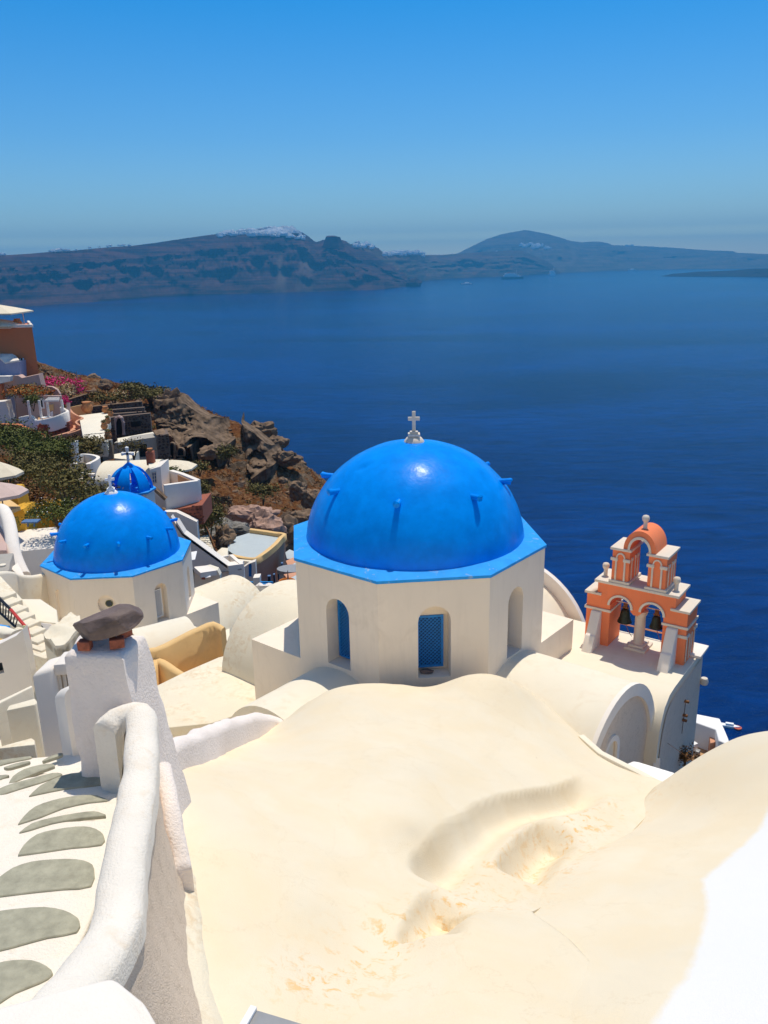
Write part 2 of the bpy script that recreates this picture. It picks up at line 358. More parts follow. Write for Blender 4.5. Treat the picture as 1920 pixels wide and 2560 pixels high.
def stonework(name, A, Bp, z0, z1, size, parent, r, mat='lava_stone', base='mortar', thick=0.4, z1b=None):
    # a rubble wall: mortar body with irregular stones standing proud of its outer face (right of A->B) and top
    A = Vector(A); Bp = Vector(Bp); u = Vector((Bp.x-A.x, Bp.y-A.y, 0)); L = u.length; u.normalize(); nin = Vector((-u.y, u.x, 0)); z1b = z1 if z1b is None else z1b
    b = B(); p = [Vector((A.x, A.y, z1)), Vector((Bp.x, Bp.y, z1b)), Vector((Bp.x, Bp.y, z1b))+nin*thick, Vector((A.x, A.y, z1))+nin*thick]
    b.prism(p, z0); obj(name, b, base, parent)
    b = B(); zz = z0+size*0.5; k = 0
    while zz < max(z1, z1b):
        x = r.uniform(0, size)
        while x < L:
            zt = z1+(z1b-z1)*x/L
            if zz < zt and r.random() < 0.93:
                w = size*r.uniform(0.35, 0.62); h = size*r.uniform(0.3, 0.5); c = Vector((A.x, A.y, zz+r.uniform(-.2, .2)*size))+u*x
                vs = []
                for i in range(6):
                    an = i*math.pi/3+r.uniform(-.3, .3); vs.append((math.cos(an)*w*r.uniform(.75, 1.1), math.sin(an)*h*r.uniform(.75, 1.1)))
                pr = size*r.uniform(0.12, 0.35)
                b.add([c+u*q[0]*0.7+Vector((0, 0, q[1]*0.7))-nin*pr for q in vs]+[c+u*q[0]+Vector((0, 0, q[1]))+nin*0.03 for q in vs], [(0, 1, 2, 3, 4, 5)]+[(i, 6+i, 6+(i+1) % 6, (i+1) % 6) for i in range(6)])
            x += size*r.uniform(0.85, 1.2)
        zz += size*r.uniform(0.8, 0.95); k += 1
    obj('stones', b, mat, parent, kind='stuff')
def window_on(parent, A, Bp, cv, p0, p1, frame='white', pane='glass', bars=(1, 2), proud=0.03, fw=None, name='window'):
    a = onplane(A, Bp, cv(*p0)); c = onplane(A, Bp, cv(*p1)); u = (Vector(Bp)-Vector(A)); u.z = 0; u.normalize(); nout = Vector((u.y, -u.x, 0))
    w = (c-a).dot(u); h = a.z-c.z; m = (a+c)/2; fw = fw or max(0.05, 0.1*min(abs(w), abs(h))); up = Vector((0, 0, 1)); w = abs(w); h = abs(h)
    b = B(); b.box(m+nout*proud*0.5+u*(w/2-fw/2), (fw, proud*2+0.04, h), axes=(u, nout, up)); b.box(m+nout*proud*0.5-u*(w/2-fw/2), (fw, proud*2+0.04, h), axes=(u, nout, up))
    for s in (1, -1): b.box(m+nout*proud*0.52+up*s*(h/2-fw/2), (w-2*fw, proud*2+0.04, fw), axes=(u, nout, up))
    f = obj(name, b, frame, parent)
    b = B().box(m+nout*0.012, (w-2*fw, 0.02, h-2*fw), axes=(u, nout, up)); obj('pane', b, pane, f)
    b = B()
    for i in range(1, bars[0]+1): b.box(m+nout*0.03+u*(w*(i/(bars[0]+1)-0.5)), (fw*0.35, 0.02, h-2*fw), axes=(u, nout, up))
    for i in range(1, bars[1]+1): b.box(m+nout*0.034+up*(h*(i/(bars[1]+1)-0.5)), (w-2*fw, 0.02, fw*0.35), axes=(u, nout, up))
    if bars[0]+bars[1]: obj('glazing_bars', b, frame, f)
    return f
# ================================================================== SETTING: sea, hills, haze, village slope
def sea_material():
    m, nt, b = nodes('sea'); P = pos(nt)
    mp = nt.nodes.new('ShaderNodeMapping'); mp.inputs['Scale'].default_value = (0.0013, 0.0030, 1); mp.inputs['Rotation'].default_value = (0, 0, R_(8)); nt.links.new(P, mp.inputs[0])
    big = noise_node(nt, 1.0, 5, 0.6, mp.outputs[0], 1.2)
    mp2 = nt.nodes.new('ShaderNodeMapping'); mp2.inputs['Scale'].default_value = (0.035, 0.11, 1); mp2.inputs['Rotation'].default_value = (0, 0, R_(-24)); nt.links.new(P, mp2.inputs[0])
    mid = noise_node(nt, 1.0, 5, 0.6, mp2.outputs[0], 0.8)
    fine = noise_node(nt, 0.9, 5, 0.65, P, 0.4)
    r = ramp(nt, big.outputs[0], [(0.36, (0.0, 0.010, 0.072)), (0.62, (0.0, 0.028, 0.175))])
    r2 = ramp(nt, mid.outputs[0], [(0.34, (0.5, 0.58, 0.66)), (0.66, (1.45, 1.4, 1.28))])
    mm = nt.nodes.new('ShaderNodeMix'); mm.data_type = 'RGBA'; mm.blend_type = 'MULTIPLY'; mm.inputs[0].default_value = 1
    nt.links.new(r.outputs[0], mm.inputs[6]); nt.links.new(r2.outputs[0], mm.inputs[7]); nt.links.new(mm.outputs[2], b.inputs['Base Color'])
    b.inputs['Roughness'].default_value = 0.16; b.inputs['IOR'].default_value = 1.33; b.inputs['Specular IOR Level'].default_value = 0.13; b.inputs['Specular Tint'].default_value = (0.1, 0.6, 1.0, 1)
    h = nt.nodes.new('ShaderNodeMath'); h.operation = 'MULTIPLY_ADD'; nt.links.new(mid.outputs[0], h.inputs[0]); h.inputs[1].default_value = 2.2; nt.links.new(fine.outputs[0], h.inputs[2])
    bump(nt, b, h.outputs[0], 0.7, 0.6)
sea_material()
b = B(); b.add([(-12000, -3000, SEA), (12000, -3000, SEA), (12000, 15500, SEA), (-12000, 15500, SEA)], [(0, 1, 2, 3)])
struct(obj('sea', b, 'sea'))
def hill_material(name, lo_, hi, band, green=(0.06, 0.06, 0.03)):
    m, nt, b = nodes(name); P = pos(nt)
    mp = nt.nodes.new('ShaderNodeMapping'); mp.inputs['Scale'].default_value = (0.0011, 0.0011, 0.034); nt.links.new(P, mp.inputs[0])
    s = noise_node(nt, 1.0, 6, 0.65, mp.outputs[0], 0.6); n = noise_node(nt, 0.009, 7, 0.65, P, 0.8)
    r = ramp(nt, s.outputs[0], [(0.38, lo_), (0.5, hi), (0.56, lo_), (0.68, band)]); r2 = ramp(nt, n.outputs[0], [(0.42, (0, 0, 0)), (0.6, (1, 1, 1))])
    rg_ = ramp(nt, r2.outputs[0], [(0.0, (0, 0, 0)), (1.0, (0.55, 0.55, 0.55))]); at = nt.nodes.new('ShaderNodeAttribute'); at.attribute_name = 'scree'
    nt.links.new(mixc(nt, at.outputs['Fac'], mixc(nt, rg_.outputs[0], r.outputs[0], green), (0.11, 0.08, 0.065)), b.inputs['Base Color']); b.inputs['Roughness'].default_value = 0.95; b.inputs['Specular IOR Level'].default_value = 0.05
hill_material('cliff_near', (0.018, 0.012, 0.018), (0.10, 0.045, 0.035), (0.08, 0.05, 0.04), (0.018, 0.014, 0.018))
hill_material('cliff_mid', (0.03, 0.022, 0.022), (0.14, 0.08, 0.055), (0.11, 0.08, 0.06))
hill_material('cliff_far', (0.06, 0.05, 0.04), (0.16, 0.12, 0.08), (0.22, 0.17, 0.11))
hill_material('lava_islet', (0.02, 0.018, 0.018), (0.04, 0.032, 0.03), (0.03, 0.03, 0.03), (0.02, 0.02, 0.018))
HILL = {}
def interp(pts, x):
    xs = [p[0] for p in pts]; ys = [p[1] for p in pts]; return float(np.interp(x, xs, ys))
def hill(name, skyline, shore, back, mat, seed, cols=420, rows=34, amp=1.0, label=None, ledge=0.5):
    # skyline, shore: photograph points; shore fixes the distance (it lies on the sea), the crest stands `back` metres behind it
    x0 = max(skyline[0][0], shore[0][0]); x1 = min(skyline[-1][0], shore[-1][0]); V = []; top = []
    o = Vector((seed*13.1, seed*7.7, 0)); scr = []
    for i in range(cols+1):
        x = x0+(x1-x0)*i/cols; ps = Pz((x, interp(shore, x)), SEA); d = ps.length
        f = Vector((ps.x, ps.y, 0)).normalized(); ct = ray(x, interp(skyline, x)); bk = back(x) if callable(back) else back
        bk = bk*min(1, 0.05+4*min(i, cols-i)/cols) if not callable(back) else bk
        pt = ct*((ps.y+bk)/ct.y); H = max(2.0, pt.z-SEA); top.append((x, pt))
        g = 0.10*fbm(Vector((x*0.012, 0, 0))+o, 4)
        for j in range(rows+1):
            t = j/rows; prof = t**(0.85)  # height fraction
            run = t*(0.62+0.2*math.sin(5*t)*0.3)+0.38*max(0, t-0.75)/0.25*1.0
            run = min(1, 0.78*t+0.22*(max(0, t-0.7)/0.3)**1.0)
            n1 = fbm(Vector((x*0.02, t*3, 3))+o, 5); st = 0.05*math.sin(t*34+2.0*n1)*ledge
            r = bk*(run+(0.20*n1+g+st)*math.sin(math.pi*min(1, t*1.0))*amp)
            hh = H*(prof+0.03*fbm(Vector((x*0.05, t*6, 9))+o, 4)*math.sin(math.pi*t))
            if j == rows: r = bk; hh = H*(1+0.0)
            q = Vector((ps.x, ps.y, 0))+f*r; V.append((q.x*1.0, q.y, SEA-3*(j == 0)+hh)); sc0 = 0.0
            if seed == 1:
                for cx0, w0, t1 in ((764, 26, 0.80), (700, 16, 0.55)):
                    ww0 = w0*(1.15-t/t1*0.75); dd0 = abs(x-cx0-6*n1-10*t)/ww0
                    if t < t1 and dd0 < 1: sc0 = max(sc0, (1-dd0**2)*(0.75+0.5*n1)*min(1, (t1-t)*8))
            scr.append(max(0.0, min(1.0, sc0)))
        q = Vector((pt.x, pt.y, 0))+f*bk*0.5; V.append((q.x, q.y, SEA+H*0.8)); q = q+f*bk*0.7; V.append((q.x, q.y, SEA-5)); scr += [0.0, 0.0]
    R2 = rows+3; Fc = [(i*R2+j, (i+1)*R2+j, (i+1)*R2+j+1, i*R2+j+1) for i in range(cols) for j in range(R2-1)]
    b = B(); b.add(V, Fc); o_ = obj(name, b, mat, smooth=True, angle=60); struct(o_); a_ = o_.data.attributes.new('scree', 'FLOAT', 'POINT'); a_.data.foreach_set('value', np.array((scr+[0.0]*len(o_.data.vertices))[:len(o_.data.vertices)], dtype=np.float32)); HILL[name] = (V, R2, x0, x1, cols)
    return o_
sk1 = [ZL(*p) for p in [(-90, 176), (0, 170), (80, 168), (160, 163), (250, 155), (340, 150), (440, 140), (520, 133), (600, 128), (700, 115), (770, 104), (850, 92), (920, 82), (1000, 74), (1060, 66), (1100, 60), (1150, 56), (1200, 52), (1260, 52), (1310, 66), (1340, 86), (1370, 111), (1378, 112), (1400, 104), (1412, 102), (1418, 86), (1440, 84), (1461, 86), (1466, 98), (1500, 108), (1540, 137), (1600, 160), (1640, 188)]] + [ZR(*p) for p in [(0, 203), (30, 210), (60, 228), (85, 246), (100, 265), (108, 300)]]
sh1 = [ZL(*p) for p in [(-90, 412), (0, 402), (120, 392), (250, 381), (400, 372), (500, 364), (650, 352), (800, 346), (1000, 338), (1200, 331), (1400, 326), (1659, 317)]] + [ZR(*p) for p in [(50, 311), (108, 303)]]
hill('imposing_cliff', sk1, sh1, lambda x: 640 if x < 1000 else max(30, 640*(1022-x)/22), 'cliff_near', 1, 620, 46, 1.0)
bpy.data.objects['imposing_cliff'].name = 'left_cliff'
HILL['left_cliff'] = HILL['imposing_cliff']
sk2 = [ZL(*p) for p in [(1480, 150), (1510, 125), (1540, 116), (1600, 122), (1640, 140)]] + [ZR(*p) for p in [(0, 160), (60, 155), (150, 154), (175, 168), (250, 168), (350, 160), (450, 155), (550, 148), (600, 152), (640, 168), (690, 190), (720, 205), (750, 235), (766, 247)]]
sh2 = [ZL(*p) for p in [(1480, 312), (1640, 305)]] + [ZR(*p) for p in [(60, 300), (120, 290), (180, 280), (300, 270), (400, 266), (600, 257), (700, 251), (766, 249)]]
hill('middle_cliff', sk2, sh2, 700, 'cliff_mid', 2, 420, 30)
sk3 = [ZR(*p) for p in [(290, 170), (315, 163), (350, 145), (380, 130), (440, 100), (500, 80), (540, 72), (580, 65), (600, 61), (620, 63), (700, 78), (750, 92), (800, 108), (850, 114), (890, 111), (930, 112), (960, 118), (980, 126), (1100, 130), (1250, 138), (1400, 149), (1500, 152), (1520, 159), (1659, 165), (1800, 170)]]
sh3 = [ZR(*p) for p in [(290, 247), (765, 245), (900, 240), (1060, 235), (1200, 231), (1500, 229), (1659, 226), (1800, 224)]]
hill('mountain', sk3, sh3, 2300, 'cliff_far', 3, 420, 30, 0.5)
sk4 = [ZR(*p) for p in [(1195, 260), (1250, 249), (1300, 246), (1350, 240), (1430, 238), (1500, 235), (1560, 230), (1580, 228), (1659, 227), (1800, 224)]]
sh4 = [ZR(*p) for p in [(1195, 261), (1350, 262), (1500, 262), (1659, 264), (1800, 264)]]
hill('lava_islet', sk4, sh4, 260, 'lava_islet', 4, 200, 14, 0.6)
mr = Pd(ZL(1439, 103), Pz(ZL(1439, 330), SEA).y+560); struct(obj('mesa_rock', B().loft([Vector((mr.x+a, mr.y+c, mr.z+13+h)) for a, c, h in ((-36, -30, 0), (-8, -38, 2), (22, -34, 3), (38, -10, 1), (34, 30, 0), (-30, 34, -2))], [Vector((mr.x+a, mr.y+c, mr.z-40)) for a, c in ((-58, -50), (-12, -60), (34, -54), (62, -16), (56, 44), (-52, 50))]), 'cliff_near'))
# small sea stack beside the cliff foot
pc = Pz(ZR(135, 304), SEA)
struct(obj('sea_stack', rockmesh((pc.x, pc.y, SEA+12), (52, 40, 36), 5, 3), 'cliff_near'))
# ------------------------------------------------------------------ village slope and headland (height field over world x, y)
def dz(cv, X, Y, d): p = Pd(cv(X, Y), d); return (p.x, p.y, p.z)
TC = [dz(D, *q) for q in [
 (60, 800, 150), (130, 812, 143), (170, 815, 138), (230, 823, 135), (300, 829, 132), (380, 851, 128), (430, 873, 125), (500, 909, 122), (560, 929, 120), (620, 973, 118), (660, 1003, 116), (700, 1033, 115), (760, 1085, 112), (860, 1180, 108), (980, 1290, 104),
 (250, 850, 126), (300, 862, 121), (360, 872, 118.5), (400, 872, 118), (440, 892, 115), (480, 920, 112), (520, 948, 110), (560, 975, 108.5), (600, 1010, 107), (640, 1040, 106), (680, 1080, 104),
 (340, 885, 114.5), (400, 890, 112.5), (440, 915, 111), (480, 950, 109), (510, 985, 107),
 (380, 985, 104.5), (420, 990, 104), (470, 1010, 103.5), (520, 1040, 103), (560, 1040, 103.4),
 (400, 1010, 100), (450, 1040, 98), (480, 1075, 95), (430, 1070, 94), (440, 1110, 90), (500, 1100, 93), (560, 1070, 97), (600, 1090, 96), (640, 1100, 98), (690, 1140, 98),
 (500, 1140, 88), (560, 1130, 89), (600, 1150, 88), (630, 1190, 87), (640, 1240, 84), (460, 1150, 86), (430, 1130, 86), (450, 1200, 80), (480, 1240, 76), (560, 1300, 71), (620, 1330, 68),
 (330, 1010, 97), (300, 960, 101), (230, 900, 112), (200, 920, 106), (150, 900, 112), (60, 860, 118), (0, 850, 120), (-60, 860, 118), (100, 850, 122),
 (190, 1000, 82), (150, 1040, 74), (200, 1060, 68), (250, 1080, 64), (330, 1070, 70), (380, 1090, 74), (80, 960, 88), (0, 960, 86), (60, 1010, 78), (0, 1060, 66), (120, 1090, 60), (60, 1130, 52), (0, 1130, 50), (-80, 1060, 66), (-120, 960, 86)]]
TC = [(p[0], p[1], p[2]-0.6) for p in TC]
TC += [(-20, 42, -18.5), (-8, 45, -24), (-12, 30, -17), (-20, 28, -16.5), (-5, 36, -22), (0, 50, -34), (-14, 52, -27), (-6, 56, -33), (-22, 55, -23), (-10, 38, -20), (-3, 62, -42), (-2, 26, -17), (3, 28, -22), (-28, 30, -12), (-10, 22, -12.5), (-5, 24, -14.5), (-12, 16, -11), (-8, 12, -9.5), (-4, 12, -9.5), (-15, 8, -8), (-4, 5, -7.5), (0, 5, -8), (4, 8, -9.5), (0, 14, -12.5), (6, 14, -13.0), (3, 22, -15.0), (7, 19, -14.5), (9, 13, -16), (12, 20, -26), (14, 10, -22), (20, 14, -40), (0, 30, -23), (8, 34, -40), (10, 60, -60), (2, 72, -52), (18, 40, -75), (14, 80, -85), (-4, 2, -6), (4, 2, -7.5), (10, 2, -14), (-14, 2, -6)]
for q in [(60, 800, 150), (170, 815, 138), (300, 829, 132), (430, 873, 125), (560, 929, 120), (700, 1033, 115), (860, 1180, 108), (980, 1290, 104)]:
    p = dz(D, *q); TC += [(p[0]*1.05+3, p[1]+5, p[2]-6), (p[0]*1.1+9, p[1]+26, p[2]-42), (p[0]*1.1+22, p[1]+60, p[2]-100)]
TC += [(30, 60, -120), (40, 20, -110), (30, 2, -70), (-80, 60, -14), (-90, 110, -15), (-70, 30, -10), (-60, 5, -5), (-90, 150, -20), (-60, 180, -80), (-90, 200, -110), (40, 110, -140), (20, 140, -135)]
TF = rbf(TC, 2.0)
CAVES = [(Pd(D(450, 968), 104.5), 2.3, 2.3, 3.4), (Pd(Zb(0, 0), 100), 0.01, 0.01, 0), (Pd(D(385, 985), 104.5), 1.0, 1.6, 1.8), (Pd(D(557, 1020), 105), 1.6, 1.3, 1.2), (Pd(D(640, 1145), 92), 1.2, 1.2, 1.0)]
def terrain_z(XY): return TF(XY)
def build_terrain(x0, x1, y0, y1, sx, sy, name):
    nx = int((x1-x0)/sx)+1; ny = int((y1-y0)/sy)+1; X, Y = np.meshgrid(np.linspace(x0, x1, nx), np.linspace(y0, y1, ny)); Z = TF(np.c_[X.ravel(), Y.ravel()]).reshape(X.shape)
    gx, gy = np.gradient(Z, Y[:, 0], X[0]); slope = np.sqrt(gx*gx+gy*gy); V = []
    for j in range(ny):
        for i in range(nx):
            x, y, z = X[j, i], Y[j, i], max(SEA-4, Z[j, i]); s = min(1.5, slope[j, i])
            if y > 20:
                k = min(1, (y-20)/30); p = Vector((x, y, z)); n = fbm(p*0.16, 5); rg = 1-abs(noise.noise(p*0.33+Vector((5, 2, 9)))); rg2 = 1-abs(noise.noise(p*0.9)); c = noise.voronoi(p*0.42)[0]; c2 = noise.voronoi(p*1.1)[0]
                steep = max(0, min(1, (s-0.45)/0.5))
                rk = max(0, min(1, 2.2*noise.noise(p*0.11+Vector((31, 7, 2)))+0.45)); steep = max(steep, 0.8*rk); h = 0.55*n*(0.6+s)+steep*(1.5*(c[1]-c[0]-0.3)+0.7*(c2[1]-c2[0]-0.3)+0.6*(rg-0.7))+0.2*(rg2-0.7)+0.2*(c2[1]-c2[0])
                z += h*k; y2 = y-steep*k*(0.8*n+0.9*(c[1]-c[0]-0.35))*0.9
                for cp, a, h_, dep in CAVES:
                    q = ((x-cp.x)/a)**2+((z-cp.z+h_*0.4)/h_)**2
                    if dep and q < 1.0 and abs(y-cp.y) < 7: y2 += dep*min(1, (1-q)*3)
                y = y2
            V.append((x, y, z))
    Fc = [(j*nx+i, j*nx+i+1, (j+1)*nx+i+1, (j+1)*nx+i) for j in range(ny-1) for i in range(nx-1)]
    b = B(); b.add(V, Fc); return obj(name, b, 'headland', smooth=True, angle=38)
def headland_material():
    m, nt, b = nodes('headland'); P = pos(nt); g = nt.nodes.new('ShaderNodeNewGeometry')
    sx = nt.nodes.new('ShaderNodeSeparateXYZ'); nt.links.new(g.outputs['Normal'], sx.inputs[0])
    n = noise_node(nt, 0.35, 8, 0.65, P, 0.5); n2 = noise_node(nt, 1.7, 8, 0.7, P, 0.5); n3 = noise_node(nt, 6, 4, 0.7, P)
    rock = ramp(nt, n2.outputs[0], [(0.3, (0.10, 0.065, 0.042)), (0.5, (0.21, 0.145, 0.09)), (0.7, (0.36, 0.27, 0.175))])
    grass = ramp(nt, n2.outputs[0], [(0.34, (0.04, 0.022, 0.01)), (0.46, (0.16, 0.058, 0.018)), (0.58, (0.25, 0.12, 0.045)), (0.7, (0.34, 0.25, 0.15))])
    mm = nt.nodes.new('ShaderNodeMath'); mm.operation = 'MULTIPLY_ADD'; nt.links.new(n.outputs[0], mm.inputs[0]); mm.inputs[1].default_value = 1.5; nt.links.new(sx.outputs[2], mm.inputs[2])
    f = ramp(nt, mm.outputs[0], [(0.98, (0, 0, 0)), (1.0, (1, 1, 1))]); f.color_ramp.elements[0].position = 0.72; f.color_ramp.elements[1].position = 0.82
    sc_ = nt.nodes.new('ShaderNodeMath'); sc_.operation = 'MULTIPLY'; nt.links.new(mm.outputs[0], sc_.inputs[0]); sc_.inputs[1].default_value = 0.50; nt.links.new(sc_.outputs[0], f.inputs[0])
    sp = ramp(nt, n3.outputs[0], [(0.36, (0.35, 0.35, 0.35)), (0.5, (1, 1, 1))])
    mu = nt.nodes.new('ShaderNodeMix'); mu.data_type = 'RGBA'; mu.blend_type = 'MULTIPLY'; mu.inputs[0].default_value = 0.7
    nt.links.new(mixc(nt, f.outputs[0], rock.outputs[0], grass.outputs[0]), mu.inputs[6]); nt.links.new(sp.outputs[0], mu.inputs[7])
    nt.links.new(mu.outputs[2], b.inputs['Base Color']); b.inputs['Roughness'].default_value = 0.95; b.inputs['Specular IOR Level'].default_value = 0.1
    h = nt.nodes.new('ShaderNodeMath'); h.operation = 'ADD'; nt.links.new(n2.outputs[0], h.inputs[0]); nt.links.new(n3.outputs[0], h.inputs[1]); bump(nt, b, h.outputs[0], 1.0, 0.25)
headland_material()
struct(build_terrain(-70, 24, 2, 160, 0.33, 0.33, 'headland_ground'))
simple('cliff_rock', (0.175, 0.122, 0.082), 0.95, 0, 0.65, 0.9, 1.0, 0.05)
def cliffstrip(name, cv, tops, bots, dt, db, caves=(), nx=110, ny=44, amp=0.9):
    V = []; ln = lambda P, s: (np.interp(s*(len(P)-1), range(len(P)), [p[0] for p in P]), np.interp(s*(len(P)-1), range(len(P)), [p[1] for p in P]))
    for i in range(nx+1):
        s = i/nx; a = ln(tops, s); c = ln(bots, s); d0 = np.interp(s, [0, 0.5, 1], dt); d1 = np.interp(s, [0, 0.5, 1], db)
        V.append(Pd(cv(*a), d0)+Vector((0, 5.0, -0.5)))
        for j in range(ny+1):
            t = j/ny; q = (a[0]+(c[0]-a[0])*t, a[1]+(c[1]-a[1])*t); p = Pd(cv(*q), d0+(d1-d0)*(0.25*t+0.75*t*t)); e = math.sin(math.pi*min(1, t*1.6+0.06))**0.5 if t < 0.55 else 1
            vr = noise.voronoi(p*0.35)[0]; v2 = noise.voronoi(p*1.1)[0]; dy = -amp*(2.0*fbm(p*0.22, 6)+1.1*(vr[1]-vr[0]-0.3)+0.55*(v2[1]-v2[0]-0.3)+0.4*fbm(p*1.3, 3))*e
            p = p+Vector((0, dy, 0.15*fbm(p*0.8, 3)))
            for cx, cy, rx, ry, dep in caves:
                k = ((q[0]-cx)/rx)**2+((q[1]-cy)/ry)**2
                if k < 1: p.y += dep*min(1, (1-k)*3.5)
            p.y += 7*abs(2*s-1)**5+4*max(0, t-0.8)/0.2*0.5
            V.append(p)
        V.append(V[-1]+Vector((0, 1.5, -3)))
    K = ny+3; b = B(); b.add(V, [(i*K+j, (i+1)*K+j, (i+1)*K+j+1, i*K+j+1) for i in range(nx) for j in range(K-1)]); o = obj(name, b, 'cliff_rock', smooth=True, angle=45); return struct(o)
cliffstrip('cliff_face', Z8, [(880, 490), (1000, 478), (1120, 470), (1240, 445), (1330, 425), (1420, 520), (1500, 590), (1600, 650), (1720, 690), (1800, 760)], [(900, 860), (1040, 900), (1180, 930), (1250, 1000), (1350, 1110), (1420, 1030), (1540, 1010), (1640, 1060), (1740, 1120), (1830, 1080)], (113, 111, 109), (104, 101, 100), [(1545, 1000, 150, 120, 5.0), (1345, 1060, 50, 60, 2.0), (1370, 740, 40, 60, 0.8), (1440, 700, 30, 30, 0.8), (1150, 560, 50, 35, 0.7)])
cliffstrip('cliff_face', Z3, [(500, 160), (560, 200), (640, 250), (720, 320), (790, 390)], [(560, 600), (600, 610), (650, 570), (730, 530), (800, 500)], (111, 109, 107.5), (101.5, 102, 103), [(650, 470, 80, 90, 1.6)], 60, 34, 0.8)
def gz(x, y): return float(TF(np.array([[x, y]]))[0])
# dry scrub, grass tufts and loose stones on the headland (nobody could count them)
r = random.Random(3); bs = {'dry_grass': B(), 'leaf_brown': B(), 'leaf_olive': B()}; st = B()
cand = []
while len(cand) < 5200: cand.append((r.uniform(-56, 12), r.uniform(58, 134)))
zs = TF(np.array(cand)); z2 = TF(np.array(cand)+np.array([[0.8, 0]])); z3 = TF(np.array(cand)+np.array([[0, 0.8]]))
for (x, y), z, za, zc in zip(cand, zs, z2, z3):
    s = math.hypot(za-z, zc-z)/0.8; keep = fbm(Vector((x*0.12, y*0.12, 0)), 3)
    if x < -38 and y < 112: continue
    if s < 0.8 and keep > -0.25 and r.random() < 0.8:
        mt = 'dry_grass' if r.random() < 0.6 else ('leaf_brown' if r.random() < 0.6 else 'leaf_olive'); q = r.uniform(0.25, 0.8)
        leaves(bs[mt], (x, y, z+0.1), (q, q, q*0.6), int(26*q)+8, 0.13, r, 0.9)
    elif r.random() < 0.5:
        q = r.uniform(0.15, 0.5)*(2.6 if r.random() < 0.12 else 1); k = rockmesh((x, y, z+q*0.15), (q, q*r.uniform(.6, 1), q*0.8), r.randint(0, 9999), 1 if q < .6 else 3, 0.5); st.add(k.v, k.f)
for k, v in bs.items():
    tag(obj({'dry_grass': 'dry_grass', 'leaf_brown': 'brown_scrub', 'leaf_olive': 'olive_scrub'}[k], v, k), {'dry_grass': 'rust coloured dry grass covering the headland slope', 'leaf_brown': 'low brown scrub scattered over the headland', 'leaf_olive': 'low olive green scrub scattered over the headland'}[k], 'scrub', kind='stuff')
tag(obj('loose_stones', st, 'cliff_stone' if 'cliff_stone' in MATS else 'mortar'), 'loose stones lying over the headland slope', 'stones', kind='stuff')
# ------------------------------------------------------------------ haze over the caldera
m = bpy.data.materials.new('haze'); m.use_nodes = True; nt = m.node_tree; nt.nodes.clear(); vo = nt.nodes.new('ShaderNodeOutputMaterial'); pv = nt.nodes.new('ShaderNodeVolumePrincipled')
pv.inputs['Color'].default_value = (0.09, 0.53, 1.0, 1); pv.inputs['Density'].default_value = 1.25e-4; pv.inputs['Anisotropy'].default_value = 0.0
nt.links.new(pv.outputs[0], vo.inputs['Volume']); MATS['haze'] = m
if HAZE:
    HT = max(v[2] for h in HILL.values() for v in h[0])+15; b = B().box((0, 6500, (SEA-1+HT)/2), (26000, 20000, HT-(SEA-1))); o = obj('haze', b, 'haze'); tag(o, 'thin blue summer haze over the sea and far cliffs', 'haze', kind='stuff')

# unseen stepped village terraces behind the viewpoint, added to bounce light into shade
b = B(); rr0 = random.Random(2)
for k in range(12):
    y1 = -0.9-2.6*k; y0 = y1-2.7; z = -1.75+1.15*k; x = -46
    while x < 30:
        w = rr0.uniform(4, 9); zz0 = z+rr0.uniform(-0.35, 0.35); b.box((x+w/2, (y0+y1)/2, zz0-4), (w-0.02, y1-y0, 8)); x += w
for k in range(8):  # unseen flight and slabs below the frame, added for bounced light
    y1 = 3.25-0.52*k; b.box((-3.9, y1-0.26, -4.42+0.36*k-1.5), (6.0, 0.515, 3.0))
b.box((4.6, 1.7, -7.6), (10.6, 3.9, 3.0)); b.box((4.6, 0.2, -6.2), (10.6, 1.8, 3.0))
struct(obj('unseen_bounce_terraces', b, 'cream'))
# plastered yards and lanes between the houses below the stair
pv_ = surf('village_pavement', [(-24, 9), (-3.2, 9), (-2.2, 16), (-3.5, 27), (-4.5, 33), (-14, 36), (-26, 34)], lambda XY: TF(np.atleast_2d(XY))+0.3, 0.9, -19, 'cream_stained'); struct(pv_)
# ================================================================== NEAR: roofs, stair, parapet, chimney pillar
W2 = lambda X, Y, z: Pz(D(X, Y), z)
roofA = [(-1.3, 4.9, -5.95), (-1.6, 5.7, -5.95), (-2.1, 7, -6.0), (-1.2, 3.6, -5.8), (0.5, 3.6, -5.95), (2.2, 3.6, -6.0),
         (0.5, 5, -6.1), (0.5, 7, -6.4), (0.3, 9, -6.8), (0.4, 11, -7.3), (0.6, 13, -7.85), (-1, 7, -6.3), (-1, 9.5, -6.85), (-0.8, 12, -7.5)]
for X, Y, z in [(375, 1672, -6.1), (450, 1642, -6.8), (520, 1614, -7.4), (575, 1585, -7.95)]:
    p = W2(X, Y, z); roofA.append((p.x, p.y, p.z)); roofA.append((p.x-0.5, p.y+0.3, p.z-0.1))
sil = [(600, 1566, -8.15), (640, 1527, -8.1), (700, 1493, -8.15), (780, 1478, -8.2), (870, 1476, -8.3), (930, 1487, -8.5), (985, 1465, -8.25), (1050, 1457, -8.2), (1110, 1472, -8.45)]
for X, Y, z in sil:
    p = W2(X, Y, z); roofA.append((p.x, p.y, p.z)); q = Vector((p.x, p.y, 0)).normalized(); roofA.append((p.x+q.x*0.7, p.y+q.y*0.7, z-0.75))
    roofA.append((p.x-q.x*0.8, p.y-q.y*0.8, z+0.30))
